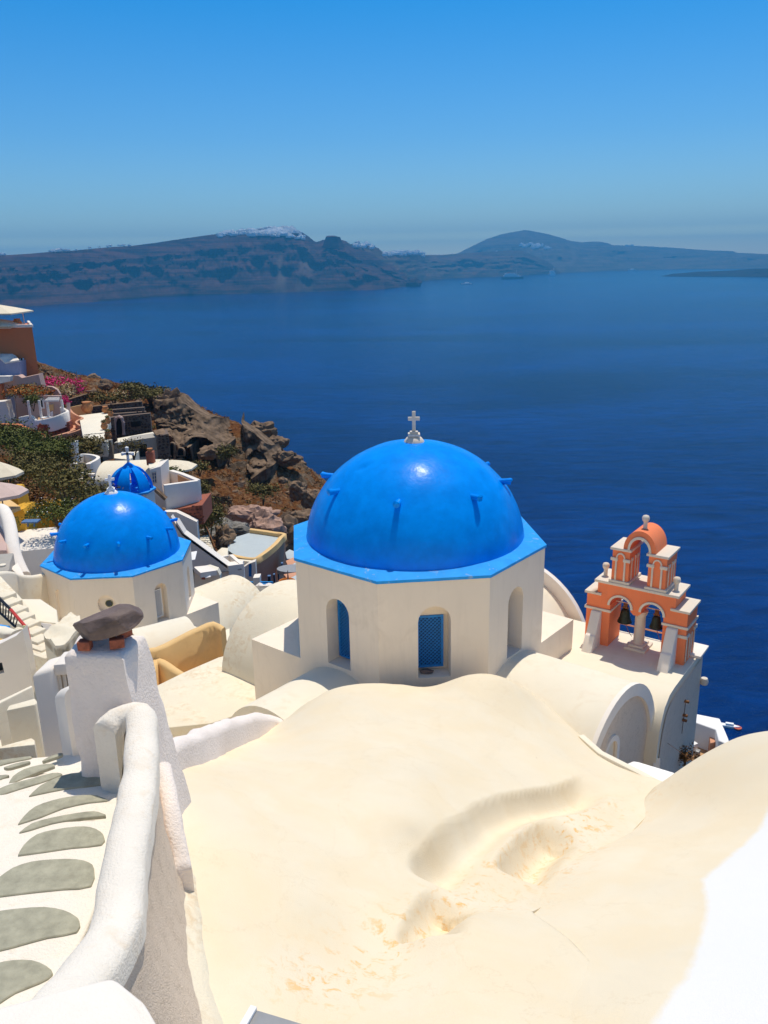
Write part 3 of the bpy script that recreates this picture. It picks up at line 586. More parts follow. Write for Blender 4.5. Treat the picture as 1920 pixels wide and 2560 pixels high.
for X, Y, z in [(1180, 1535, -8.7), (1258, 1592, -8.95), (1150, 1600, -8.35), (1290, 1630, -8.95), (1200, 1680, -8.3), (1050, 1640, -7.95), (1000, 1740, -7.55), (900, 1830, -7.15), (860, 1950, -6.85), (1340, 1700, -8.75), (1250, 1760, -8.25), (1150, 1850, -7.8), (1000, 1960, -7.2), (860, 2060, -6.8), (1420, 1697, -8.75)]:
    p = W2(X, Y, z); roofA.append((p.x, p.y, p.z))
FA = rbf(roofA, 0.15)
def smooth01(t): t = np.clip(t, 0, 1); return t*t*(3-2*t)
def polydist(XY, line):
    # signed distance to an open polyline (positive on its right), and the fraction along it
    L = [0]; P = [np.array(p) for p in line]
    for i in range(len(P)-1): L.append(L[-1]+np.linalg.norm(P[i+1]-P[i]))
    best = np.full(len(XY), 1e9); sg = np.zeros(len(XY)); fr = np.zeros(len(XY))
    for i in range(len(P)-1):
        a, d = P[i], P[i+1]-P[i]; l2 = d@d; t = np.clip(((XY-a)@d)/l2, 0, 1); q = XY-(a+t[:, None]*d); dist = np.linalg.norm(q, axis=1); s = np.where(d[0]*q[:, 1]-d[1]*q[:, 0] < 0, 1.0, -1.0)
        m_ = dist < best-1e-9; best[m_] = dist[m_]; sg[m_] = s[m_]; fr[m_] = (L[i]+t[m_]*math.sqrt(l2))/L[-1]
    return best*sg, fr
def onroof(X, Y, z=-7.6, f=None):
    f = f or FA
    for _ in range(12):
        p = Pz(D(X, Y), z); z = 0.5*z+0.5*float(f(np.array([[p.x, p.y]]))[0])
    return Pz(D(X, Y), z)
def rl(pts): return [(onroof(*p).x, onroof(*p).y) for p in pts]
def wl(pts, z): return [(Pz(D(*p), z)[0], Pz(D(*p), z)[1]) for p in pts]
ST1 = rl([(872, 1880), (888, 1846), (930, 1806), (975, 1765), (1025, 1734), (1080, 1712), (1130, 1704), (1182, 1699), (1215, 1690), (1260, 1668)])
ST2 = rl([(1056, 1868), (1082, 1830), (1112, 1795), (1150, 1770), (1190, 1756)])
ST3 = rl([(846, 2038), (860, 2002), (882, 1962), (906, 1930), (940, 1915)])
def zA(XY):
    XY = np.atleast_2d(XY); z = FA(XY)
    for line, drop, w, a, c in ((ST1, 0.34, 0.25, 0.05, 0.16), (ST2, 0.42, 0.32, 0.15, 0.25), (ST3, 0.40, 0.30, 0.10, 0.3)):
        s, f = polydist(XY, line); env = smooth01(f/a)*smooth01((1-f)/c); q_ = np.clip(s/w, 0, 1); z = z-drop*env*(1-(1-q_)**2)*np.clip(q_*6, 0, 1)*(1-smooth01((s-w-0.02)/0.5))
    nn = np.array([0.018*fbm(Vector((p[0]*0.9, p[1]*0.9, 3)), 4) for p in XY]); return z+nn
def chan_edge(): return wl([(560, 2212), (760, 2212), (905, 2130), (1100, 1965), (1250, 1840), (1420, 1697)], -7.6)
polyA = [(-1.15, 3.7), (2.6, 3.7)]+[(p[0]+0.25, p[1]-0.1) for p in wl([(1100, 1965)], -7.3)]+[(W2(1420, 1700, -8.8).x+0.3, W2(1420, 1700, -8.8).y)]+[(W2(1395, 1685, -9.0).x, W2(1395, 1685, -9.0).y), (W2(1290, 1627, -9.0).x, W2(1290, 1627, -9.0).y), (W2(1258, 1590, -8.95).x, W2(1258, 1590, -8.95).y), (3.2, 15.2), (1.4, 15.85), (-0.6, 15.4), (-1.9, 14.3)]+[(W2(X, Y, z).x-0.12, W2(X, Y, z).y) for X, Y, z in [(598, 1563, -8.15), (520, 1590, -7.4), (450, 1618, -6.8), (375, 1650, -6.1)]]+[(-2.75, 8.3), (-2.3, 6.8), (-1.8, 5.3)]
def roof_material():
    m = plaster('roof_cream', (0.83, 0.73, 0.55), (0.60, 0.32, 0.08), 0.0); nt = m.node_tree; b = nt.nodes['Principled BSDF']; P = pos(nt)
    src = b.inputs['Base Color'].links[0].from_socket
    at = nt.nodes.new('ShaderNodeAttribute'); at.attribute_name = 'stain'; n = noise_node(nt, 6.5, 8, 0.75, P, 0.5); n2 = noise_node(nt, 1.1, 6, 0.6, P, 0.5)
    mu = nt.nodes.new('ShaderNodeMath'); mu.operation = 'MULTIPLY'; nt.links.new(at.outputs['Fac'], mu.inputs[0]); r = ramp(nt, n.outputs[0], [(0.53, (0, 0, 0)), (0.62, (1, 1, 1))]); nt.links.new(r.outputs[0], mu.inputs[1])
    c1 = mixc(nt, mu.outputs[0], src, (0.78, 0.46, 0.14))
    r2 = ramp(nt, n2.outputs[0], [(0.4, (0, 0, 0)), (0.62, (0.5, 0.5, 0.5))]); c2 = mixc(nt, r2.outputs[0], c1, (0.80, 0.66, 0.44))
    v = nt.nodes.new('ShaderNodeTexVoronoi'); v.inputs['Scale'].default_value = 1.6; nt.links.new(P, v.inputs['Vector'])
    r3 = ramp(nt, v.outputs['Distance'], [(0.012, (1, 1, 1)), (0.02, (0, 0, 0))]); c3 = mixc(nt, r3.outputs[0], c2, (0.35, 0.2, 0.1))
    ap = nt.nodes.new('ShaderNodeAttribute'); ap.attribute_name = 'fresh'; nf = noise_node(nt, 5.0, 6, 0.7, P); ad = nt.nodes.new('ShaderNodeMath'); ad.operation = 'MULTIPLY_ADD'; nt.links.new(nf.outputs[0], ad.inputs[0]); ad.inputs[1].default_value = 0.22; nt.links.new(ap.outputs['Fac'], ad.inputs[2])
    fr_ = ramp(nt, ad.outputs[0], [(0.55, (0, 0, 0)), (0.72, (1, 1, 1))])
    vc = nt.nodes.new('ShaderNodeTexVoronoi'); vc.feature = 'DISTANCE_TO_EDGE'; vc.inputs['Scale'].default_value = 0.55; wv = noise_node(nt, 1.5, 6, 0.7, P); wm = nt.nodes.new('ShaderNodeVectorMath'); wm.operation = 'MULTIPLY_ADD'; nt.links.new(wv.outputs['Color'], wm.inputs[0]); wm.inputs[1].default_value = (1.2, 1.2, 1.2); nt.links.new(P, wm.inputs[2]); nt.links.new(wm.outputs[0], vc.inputs['Vector'])
    cr = ramp(nt, vc.outputs['Distance'], [(0.0, (0.3, 0.3, 0.3)), (0.006, (0, 0, 0))]); c3 = mixc(nt, cr.outputs[0], c3, (0.62, 0.48, 0.30))
    c4 = mixc(nt, fr_.outputs[0], c3, (0.80, 0.79, 0.77)); nt.links.new(c4, b.inputs['Base Color'])
roof_material()
def attr(o, name, fn):
    me = o.data; a = me.attributes.new(name, 'FLOAT', 'POINT'); off = worldloc(o); XY = np.array([(v.co.x+off.x, v.co.y+off.y) for v in me.vertices]); a.data.foreach_set('value', fn(XY).astype(np.float32))
oA = surf('plaster_roof', polyA, zA, 0.046, -11.5, 'roof_cream', None, True, 85)
tag(oA, 'broad uneven cream plaster roof filling the foreground below the big blue dome', 'roof')
cl = rl([(700, 2120), (870, 2010), (1000, 1960), (1150, 1850), (1300, 1740)])
attr(oA, 'stain', lambda XY: np.exp(-(np.abs(polydist(XY, cl)[0])/0.45)**2)); attr(oA, 'fresh', lambda XY: np.zeros(len(XY)))
# ---- roof C, the second vault on the right, rising from the gutter
roofC = []
for X, Y, z in [(900, 2150, -6.62), (1100, 1975, -7.38), (1250, 1850, -8.0), (1420, 1697, -8.78), (1000, 2180, -6.48), (1200, 1985, -7.15), (1350, 1850, -7.68), (1450, 1740, -8.3), (1180, 2180, -6.35), (1350, 2030, -6.8), (1500, 1850, -7.4), (1580, 1740, -7.75),
                (1400, 2190, -6.15), (1550, 2030, -6.55), (1659, 1850, -7.1), (1659, 2190, -5.95), (1659, 2020, -6.45), (1450, 1675, -8.55), (1500, 1641, -8.25), (1580, 1598, -7.85), (1659, 1580, -7.6), (1760, 1580, -7.5), (1800, 1900, -6.8), (1800, 2200, -5.8)]:
    p = W2(X, Y, z); roofC.append((p.x, p.y, p.z))
for X, Y, z in [(1450, 1675, -8.55), (1500, 1641, -8.25), (1580, 1598, -7.85), (1659, 1580, -7.6), (1760, 1580, -7.5)]:
    p = W2(X, Y, z); q = Vector((p.x, p.y, 0)).normalized(); roofC += [(p.x+q.x*0.7, p.y+q.y*0.7, z-0.85), (p.x-q.x*0.7, p.y-q.y*0.7, z+0.26)]
FC = rbf(roofC+[(1.4, 4.0, -6.1), (3.5, 3.6, -5.75), (6, 3.6, -5.5), (9, 6, -6.2)], 0.15)
ce = rl([(905, 2150), (1100, 1975), (1250, 1850), (1420, 1699)]); e0 = W2(1420, 1699, -8.8)
polyC = [(0.9, 3.7), (8.5, 3.7), (9.6, 9.0), (8.4, 13.0), (5.6, 13.6), (4.9, 13.2), (e0.x, e0.y)]+[(p[0], p[1]) for p in [(W2(1250, 1850, -8.0).x, W2(1250, 1850, -8.0).y), (W2(1100, 1975, -7.38).x, W2(1100, 1975, -7.38).y), (W2(905, 2150, -6.62).x, W2(905, 2150, -6.62).y)]]
oC = surf('vault_roof', polyC, lambda XY: FC(XY)+np.array([0.015*fbm(Vector((p[0], p[1], 9)), 4) for p in np.atleast_2d(XY)]), 0.09, -12.5, 'roof_cream')
tag(oC, 'rounded cream vault roof at the lower right with a freshly whitewashed patch', 'roof')
fp = [(1659, 1740), (1640, 1790), (1575, 1850), (1515, 1900), (1528, 1960), (1500, 2060), (1480, 2110), (1430, 2175), (1400, 2230), (1700, 2260), (1760, 1800)]
fpw = [(lambda h: (h.x, h.y))(onroof(X, Y, -6.4, FC)) for X, Y in fp]
def fresh(XY):
    d = np.full(len(XY), 1e9)
    for k in range(len(fpw)):
        a = np.array(fpw[k]); e = np.array(fpw[(k+1) % len(fpw)])-a; tt = np.clip(((XY-a)@e)/(e@e), 0, 1); d = np.minimum(d, np.linalg.norm(XY-(a+tt[:, None]*e), axis=1))
    ins = np.array([1.0 if inpoly(p[0], p[1], fpw) else -1.0 for p in XY]); return np.clip(0.5+ins*d/0.5, 0, 1)
attr(oC, 'stain', lambda XY: np.exp(-(np.abs(polydist(XY, ce)[0])/0.3)**2)*0.6); attr(oC, 'fresh', fresh)
# ---- scupper box between the roofs
b = B(); q = [W2(1395, 1686, -8.93), W2(1420, 1697, -8.93), W2(1470, 1668, -8.93), W2(1312, 1598, -8.75), W2(1262, 1592, -8.75), W2(1292, 1627, -8.9)]
t = T('gutter_box', 'low cream gutter kerb with a drain slot coloured for orange bounced light between the two roofs', 'gutter', tuple(W2(1340, 1680, -9.4)))
kb = [W2(1258, 1588, -8.9), W2(1300, 1625, -8.9), W2(1385, 1668, -8.9), W2(1425, 1690, -8.9)]
obj('kerb', B().sweep([p for p in kb], [(-0.03, -0.6), (-0.03, 0.02), (0.10, 0.02), (0.10, -0.6)]), 'cream', t, bevel=0.02)
sl = [W2(1298, 1652, -9.0), W2(1325, 1668, -9.0), W2(1390, 1695, -9.0)]
b = B().sweep([p+Vector((0.0, -0.10, 0.0)) for p in sl], [(-0.13, -0.5), (-0.13, -0.28), (0.13, -0.28), (0.13, -0.5)]); obj('drain_slot', b, 'ochre', t)  # ochre colour stands in for orange light bounced into the slot
# ---- coping wall between the pillar and the roof (rough whitewashed)
def roundprof(w, h, n=8, drop=0.8, lean=0.0):
    pr = [(-w/2-lean, -drop)]+[(-w/2*math.cos(math.pi*i/n), h*math.sin(math.pi*i/n)) for i in range(n+1)]+[(w/2+lean, -drop)]
    return pr
def lumpy(o, amp, fr):
    me = o.data; off = worldloc(o)
    for v in me.vertices:
        p = v.co+off; v.co = v.co+Vector((noise.noise(p*fr), noise.noise(p*fr+Vector((9, 0, 0))), noise.noise(p*fr+Vector((0, 9, 0)))))*amp
def densify(path, step=0.12):
    out = []
    P = [Vector(p) for p in path]
    # Catmull-Rom
    for i in range(len(P)-1):
        p0 = P[max(0, i-1)]; p1 = P[i]; p2 = P[i+1]; p3 = P[min(len(P)-1, i+2)]; n = max(2, int((p2-p1).length/step))
        for k in range(n):
            s = k/n; out.append(0.5*((2*p1)+(p2-p0)*s+(2*p0-5*p1+4*p2-p3)*s*s+(3*p1-p0-3*p2+p3)*s**3))
    return out+[P[-1]]
kp = densify([W2(345, 1632, -5.85), W2(400, 1608, -6.2), W2(460, 1583, -6.75), W2(520, 1563, -7.3), W2(570, 1556, -7.85), W2(606, 1566, -8.2)])
o = obj('coping_wall', B().sweep(kp, roundprof(0.32, 0.14, 8, 2.6)), 'white_rough', smooth=True, angle=70); lumpy(o, 0.035, 4.0)
tag(o, 'rough rounded white coping running from the chimney pillar to the crest of the foreground roof', 'wall')
# ---- stair parapet
inner = [(-2.02, 4.1, -4.0), (-2.0, 4.46, -4.12), (-2.17, 5.27, -4.2), (-2.33, 6.2, -4.22), (-2.5, 6.9, -4.24), (-2.62, 7.35, -4.25)]
pp = []
for x, y, z in inner: pp.append(Vector((x+0.155, y, z-0.10)))
pp = [Vector((-1.76, 3.2, -3.62)), Vector((-1.84, 3.75, -3.98))]+pp[1:]
pp_end = [Vector((-2.47, 7.36, -4.34)), Vector((-2.60, 7.47, -4.36)), Vector((-2.76, 7.42, -4.40)), Vector((-2.84, 7.30, -4.46))]
ppf = densify(pp[:-1]+pp_end, 0.07)
pp = densify(pp, 0.08)
t = T('stair_parapet', 'thick rounded whitewashed parapet descending beside the stone stair', 'parapet', (-2.0, 5.5, -5.9))
o = obj('coping', B().sweep(ppf, lambda s: roundprof(0.36-0.07*s, 0.11, 10, 0.16+1.2*max(0, s-0.9)*6, 0.0)), 'limewash', t, smooth=True, angle=70); lumpy(o, 0.014, 4.0)
# outer battered face (stippled render) and inner face
V = []; n = 0
bt = [(-1.05, 3.4, -6.0), (-1.3, 4.75, -6.02), (-1.50, 5.3, -6.0), (-1.72, 5.8, -6.02), (-2.05, 6.9, -6.08), (-2.3, 7.65, -6.2)]
btp = densify([Vector(q) for q in bt], 0.1)
def face_strip(top, bot, rows, bulge, name, mat, par, lump=0.02):
    V = []; K = len(top)
    for i in range(K):
        a = top[i]; c = bot[min(len(bot)-1, int(i*(len(bot)-1)/(K-1)+0.5))]
        for j in range(rows+1):
            s = j/rows; p = a.lerp(c, s); p.x -= bulge*math.sin(math.pi*s)*(1-0.3*s); V.append(p)
    b = B(); b.add(V, [(i*(rows+1)+j, i*(rows+1)+j+1, (i+1)*(rows+1)+j+1, (i+1)*(rows+1)+j) for i in range(K-1) for j in range(rows)]); o = obj(name, b, mat, par, smooth=True, angle=80); lumpy(o, lump, 6.0); return o
topf = [Vector((p.x+0.125, p.y, p.z-0.04)) for p in pp]
face_strip(topf, btp, 14, 0.10, 'outer_face', 'pebbledash', t)
foot = densify([Vector(q)+Vector((0.03, 0, 0.06)) for q in bt], 0.1)
o = obj('foot_cove', B().sweep(foot, [(-0.16, -0.25), (-0.12, 0.16), (-0.02, 0.06), (0.07, 0.0), (0.12, -0.25)]), 'cream_stained', t, smooth=True, angle=80); lumpy(o, 0.03, 3.0)  # warm stained plaster stands in for orange bounced light along the foot
inb = [Vector((p.x-0.24, p.y, -5.9)) for p in pp]; face_strip([Vector((p.x-0.19, p.y, p.z-0.12)) for p in pp], inb, 4, -0.02, 'inner_face', 'cream', t)
# buttress bump right of the parapet beside the pillar
o = obj('low_buttress', B().sweep(densify([Vector((-2.42, 7.7, -5.15)), Vector((-2.22, 7.2, -5.35)), Vector((-2.05, 6.8, -5.75))], 0.08), roundprof(0.18, 0.08, 8, 0.8)), 'white_rough', t, smooth=True, angle=70); lumpy(o, 0.02, 6)
# nearest flat block, lower left
o = obj('block', B().loft([Pz(Z7(-260, 2230), -3.45), Pz(Z7(-200, 2080), -3.45), Pz(Z7(340, 1960), -3.45), Pz(Z7(715, 1850), -3.5), Pz(Z7(905, 2000), -3.45), Pz(Z7(1075, 2290), -3.45), Pz(Z7(800, 2500), -3.45), Pz(Z7(-200, 2500), -3.45)], [Vector((p.x*1.0, p.y, -6.1)) for p in [Pz(Z7(-260, 2230), -3.45), Pz(Z7(-200, 2080), -3.45), Pz(Z7(340, 1960), -3.45), Pz(Z7(715, 1850), -3.5), Pz(Z7(905, 2000), -3.45)+Vector((0.1, 0.05, 0)), Pz(Z7(1075, 2290), -3.45), Pz(Z7(800, 2500), -3.45), Pz(Z7(-200, 2500), -3.45)]]), 'white', bevel=0.05, seg=3)
tag(o, 'flat white plastered block in the bottom left corner where the parapet ends', 'wall')
# ---- chimney pillar
top = [Vector(q) for q in [(-3.32, 7.78, -3.86), (-2.70, 7.70, -3.88), (-2.62, 8.24, -3.88), (-3.34, 8.32, -3.86)]]; bot = [Vector(q) for q in [(-3.22, 7.42, -6.1), (-2.42, 7.42, -6.1), (-2.30, 8.4, -6.1), (-3.42, 8.5, -6.1)]]
b = B(); rows = 16; V = []
def ringpts(s, n=9):
    c = [bot[i].lerp(top[i], s) for i in range(4)]; out = []
    for i in range(4):
        for k in range(n): out.append(c[i].lerp(c[(i+1) % 4], k/n))
    m = sum(out, Vector())/len(out); res = []
    for p in out:
        d = p-m; d.z = 0
        k = 1.0 - 0.055*(d.length > 0.5)*1.0; res.append(m+d*k+Vector((0, 0, p.z-m.z)))
    return res
Rg = [ringpts(j/rows) for j in range(rows+1)]
cc = sum(Rg[-1], Vector())/36
Rg += [[cc+(p-cc)*0.94+Vector((0, 0, 0.035)) for p in Rg[-1]], [cc+(p-cc)*0.7+Vector((0, 0, 0.06)) for p in Rg[rows]], [cc+(p-cc)*0.3+Vector((0, 0, 0.065)) for p in Rg[rows]]]
for rg in Rg: V += rg
b.add(V, [(i*36+j, i*36+(j+1) % 36, (i+1)*36+(j+1) % 36, (i+1)*36+j) for i in range(len(Rg)-1) for j in range(36)]+[tuple(range((len(Rg)-1)*36, len(Rg)*36))])
t = T('chimney_pillar', 'squat whitewashed chimney pillar topped with brick bits and a dark rock', 'chimney', (-2.95, 8.0, -6.1))
o = obj('shaft', b, 'white_rough', t, smooth=True, angle=75); lumpy(o, 0.022, 5)
for i, (x, y, s) in enumerate([(-3.12, 7.82, 0.13), (-2.80, 7.86, 0.15), (-3.12, 8.10, 0.13), (-2.80, 8.12, 0.13)]):
    o = obj('brick', B().box((x, y, -3.745), (s, 0.11, 0.10), rz=0.3*i), 'brick', t, bevel=0.008); lumpy(o, 0.006, 20)
b = rockmesh((0, 0, 0), (0.40, 0.27, 0.15), 21, 4, 0.10)
b.v = [tuple(Matrix.Rotation(R_(-8), 3, 'Y')@Matrix.Rotation(R_(12), 3, 'Z')@Vector(q)+Vector((-2.93, 7.95, -3.555))) for q in b.v]
o = obj('cap_stone', b, 'cap_rock'); tag(o, 'big dark angular volcanic rock lying on top of the chimney pillar', 'rock')
# ---- stone stair: white joints, grey green slabs
t = T('stone_stair', 'whitewashed stair with rounded grey green stone treads going down beside the parapet', 'staircase', (-3.3, 6.0, -6.0))
slabs = [([(-150, 1830), (-20, 1785), (80, 1765), (200, 1765), (290, 1800), (335, 1855), (250, 1910), (100, 1970), (0, 2035), (-150, 2120)], -4.56),
 ([(-140, 1480), (0, 1455), (120, 1440), (280, 1430), (400, 1450), (470, 1485), (500, 1520), (485, 1590), (300, 1625), (100, 1680), (0, 1705), (-140, 1740)], -4.67),
 ([(-100, 1300), (0, 1240), (80, 1185), (200, 1145), (350, 1130), (480, 1130), (560, 1150), (592, 1190), (575, 1300), (400, 1320), (200, 1340), (0, 1365), (-100, 1375)], -4.79),
 ([(112, 1108), (150, 1040), (230, 975), (340, 945), (480, 925), (570, 928), (630, 955), (655, 990), (640, 1040), (450, 1060), (280, 1085)], -4.9),
 ([(118, 965), (200, 905), (330, 868), (480, 840), (590, 828), (640, 840), (665, 857), (520, 870), (330, 905), (200, 945)], -5.0),
 ([(112, 912), (150, 860), (220, 800), (330, 760), (450, 735), (580, 725), (640, 740), (680, 762), (560, 775), (400, 810), (260, 865)], -5.08),
 ([(180, 735), (250, 670), (350, 620), (450, 590), (600, 580), (660, 600), (682, 650), (560, 672), (400, 690)], -5.17),
 ([(0, 685), (60, 660), (200, 622), (330, 588), (385, 590), (380, 605), (260, 648), (120, 690), (0, 728), (-80, 745), (-80, 710)], -5.27),
 ([(55, 655), (80, 610), (150, 565), (250, 537), (320, 530), (345, 545), (250, 578), (150, 620), (80, 650)], -5.37),
 ([(-60, 620), (0, 602), (60, 600), (10, 625), (-60, 645)], -5.40),
 ([(22, 553), (100, 527), (180, 512), (186, 522), (110, 545), (50, 560)], -5.5),
 ([(-60, 525), (0, 508), (100, 493), (190, 482), (195, 496), (110, 513), (0, 540), (-60, 560)], -5.58),
 ([(265, 512), (310, 485), (385, 462), (392, 474), (330, 497), (275, 515)], -5.5)]
ys = []
for pts, z in slabs[:10]:
    P = [Pz(Z7(*p), z) for p in pts]; ys.append((max(p.y for p in P), min(p.y for p in P), z))
edges = [3.3]+[(ys[i][0]+ys[i+1][1])/2 for i in range(9)]
zz = [s[1] for s in slabs]
for i in range(10):
    y0 = edges[i]; y1 = edges[i+1] if i < 9 else 8.1; z = zz[i]-0.004
    xr = -1.95 if y1 < 5.2 else (-2.25 if y1 < 7.2 else (-2.6 if y1 < 7.6 else -3.4)); V = []
    b = B(); nx = 16
    xl = -5.6-0.5*(i > 6)
    P0 = [Vector((xl+(xr-xl)*k/nx, y0+0.16*(1-k/nx)*2*-0.8-0.16*(1-k/nx)+0.02*math.sin(k*1.3+i), z)) for k in range(nx+1)]
    P1 = [Vector((xl+(xr-xl)*k/nx, y1+0.16*(1-k/nx)*2*-0.8-0.16*(1-k/nx)+0.02*math.sin(k*1.3+i+1), z)) for k in range(nx+1)]
    b.prism(P0+P1[::-1], -6.2); s = obj('step', b, 'limewash', t, bevel=0.03, seg=3)
for y0, y1, z in ((8.12, 8.36, -5.50), (8.36, 8.72, -5.584)):
    b = B().prism([Vector((-6.5, y0-0.5, z)), Vector((-3.45, y0, z)), Vector((-3.5, y1, z)), Vector((-6.5, y1-0.4, z))], -6.4); obj('step', b, 'limewash', t, bevel=0.03, seg=3)
for k, (pts, z) in enumerate(slabs):
    P = [Pz(Z7(*p), z) for p in pts]; PP = densify([Vector(p) for p in P]+[Vector(P[0])], 0.09)[:-1]
    b = B(); b.prism([Vector((p.x, p.y, z+0.012)) for p in PP], z-0.03); o = obj('tread_slab', b, 'slab_stone', t, bevel=0.006, seg=1)
# lower landing strips beyond the stair
# stone or grey box at the bottom edge (metal meter box lid)
t = T('grey_cabinet', 'corner of a white lidded grey cabinet at the very bottom edge', 'cabinet', tuple(Pz((645, 2575), -5.6)))
a = [Pz((606, 2566), -4.6), Pz((638, 2522), -4.6), Pz((643, 2524), -4.6), Pz((618, 2566), -4.6)]
w0 = Pz((641, 2524), -4.75); w1 = Pz((612, 2575), -4.75); w2 = Pz((700, 2620), -4.75)
dv = (w1-w0); dv.z = 0; sv = Vector((-dv.y, dv.x, 0)).normalized()*0.35*(-1 if (w2-w0).dot(Vector((-dv.y, dv.x, 0))) < 0 else 1)
box_ = [w0, w0+dv*6, w0+dv*6+sv, w0+sv]
obj('lid', B().prism([p+Vector((0, 0, 0.03)) for p in [w0-sv*0.12, w0+dv*6-sv*0.12, w0+dv*6+sv*0.02, w0+sv*0.02]], w0.z), 'white_fresh', t, bevel=0.006)
obj('body', B().prism([p-Vector((0, 0, 0.0)) for p in box_], -6.5), 'steel_grey', t, bevel=0.008)
# ---- door wall below the stair, left of the pillar
t = T('gate_wall', 'white rounded gate wall with a plank door left of the chimney pillar', 'wall', (-5.6, 11.2, -8))
A = flat(Z6, [(342, 1262), (575, 1195), (770, 1150), (860, 1170)], 11.0)
zt = A[0].z
tk = Vector((0.0, 0.35, 0))
dA = A[1]; dB = Pd(Z6(760, 1375), 11.15)
b = B(); b.prism([A[0], A[1], A[1]+Vector((0.05, 0.5, 0)), A[0]+Vector((0.05, 0.5, 0))], -8.6); o = obj('pier', b, 'white', t, bevel=0.07, seg=3)
b = B(); b.prism([A[1]+Vector((0.0, 0.04, 0.03)), A[3]+Vector((0, 0.04, 0.03)), A[3]+Vector((0, 0.5, 0.03)), A[1]+Vector((0, 0.5, 0.03))], zt-0.16); obj('lintel', b, 'white', t, bevel=0.03)
dr = A[1]+Vector((0.0, 0.12, -0.14)); u = (A[3]-A[1]); u.z = 0; L = u.length; u.normalize()
df = obj('door', B().box(dr+u*L/2+Vector((0, 0.05, -1.0)), (L, 0.05, 2.0), axes=(u, Vector((-u.y, u.x, 0)), Vector((0, 0, 1)))), 'trim', t)
for k in range(5): obj('plank', B().box(dr+u*(L*(k+0.5)/5)+Vector((0, 0, -1.0)), (L/5-0.02, 0.05, 2.0), axes=(u, Vector((-u.y, u.x, 0)), Vector((0, 0, 1)))), 'trim', df, bevel=0.006)
b = B().sweep(densify([Pd(Z6(745, 1520), 9.3), Pd(Z6(800, 1500), 9.0), Pd(Z6(860, 1500), 8.7)], 0.1), roundprof(0.3, 0.14, 8, 1.6)); o = obj('gate_post', b, 'white', smooth=True, angle=70); tag(o, 'small rounded white post squeezed between gate wall and chimney pillar', 'post')
# ---- structures left of the gate wall
def blockT(name, label, cat, cv, pts, d, depth_z, mat, bevel=0.03, z=None, pn='body', lump=0, group=None):
    P = flat(cv, pts, d, z); t = T(name, label, cat, (P[0].x, P[0].y, P[0].z-depth_z), group); o = obj(pn, B().prism(P, P[0].z-depth_z), mat, t, bevel=bevel, seg=2)
    if lump: lumpy(o, lump, 4)
    return t, P
blockT('low_wall', 'cream ledge wall slanting behind the gate wall at the left edge', 'wall', Z6, [(-60, 1575), (355, 1378), (362, 1400), (-60, 1612)], 13.2, 2.2, 'cream')
blockT('plaster_block', 'weathered cream plaster block standing below the ledge wall', 'block', Z6, [(66, 1668), (100, 1600), (385, 1528), (420, 1560), (385, 1600)], 12.4, 1.5, 'cream_stained', 0.03, None, 'body', 0.02)
blockT('step_block', 'orange washed step block just above the stair at the left edge', 'step', Z6, [(-60, 2075), (350, 1965), (385, 1990), (385, 2040), (-60, 2090)], 9.4, 0.35, 'cream_stained')
# ================================================================== CHURCHES
def frame(c, ang):
    a = Vector((math.cos(R_(ang)), math.sin(R_(ang)), 0)); bb = Vector((-a.y, a.x, 0)); c = Vector((c[0], c[1], 0))
    return lambda p, q, z: c+a*p+bb*q+Vector((0, 0, z))
def vault(fr, a0, a1, r, zc, zb, name, mat, parent, boff=0.0, ry=None, n=24, na=14, wob=0.015, cap=True):
    ry = ry or r; prof = [(-r, zb)]+[(-r*math.cos(math.pi*i/n), zc-ry+ry*math.sin(math.pi*i/n)) for i in range(n+1)]+[(r, zb)]
    V = []; K = len(prof)
    for k in range(na+1):
        a = a0+(a1-a0)*k/na
        for q, z in prof:
            w = wob*fbm(Vector((a*0.8, q*0.8, zc)), 3) if 0 < k < na else 0; V.append(fr(a, boff+q*(1+w), z+w))
    b = B(); b.add(V, [(k*K+j, k*K+j+1, (k+1)*K+j+1, (k+1)*K+j) for k in range(na) for j in range(K-1)])
    if cap: b.add([V[j] for j in range(K)], [tuple(range(K))]); b.add(V[-K:], [tuple(range(K-1, -1, -1))])
    return obj(name, b, mat, parent, smooth=True, angle=40)
def archring(fr, a, t, boff, r0, r1, zc, zb, name, mat, parent, ry=1.0, n=24, bevel=0.0):
    # an upright arched band (r0 inner, r1 outer), thickness t along the axis, legs down to zb
    V = []; o = []
    for rr in (r0, r1):
        o.append([(-rr, zb)]+[(-rr*math.cos(math.pi*i/n), zc+rr*ry*math.sin(math.pi*i/n)) for i in range(n+1)]+[(rr, zb)])
    K = len(o[0])
    for aa in (a, a+t):
        for l in o: V += [fr(aa, boff+q, z) for q, z in l]
    b = B(); Fc = []
    for j in range(K-1):
        Fc += [(j, j+1, K+j+1, K+j), (2*K+j, 3*K+j, 3*K+j+1, 2*K+j+1), (j, 2*K+j, 2*K+j+1, j+1), (K+j, K+j+1, 3*K+j+1, 3*K+j)]
    Fc += [(0, K, 3*K, 2*K), (K-1, 3*K-1, 4*K-1, 2*K-1)]
    b.add(V, Fc); return obj(name, b, mat, parent, smooth=True, bevel=0, angle=40)
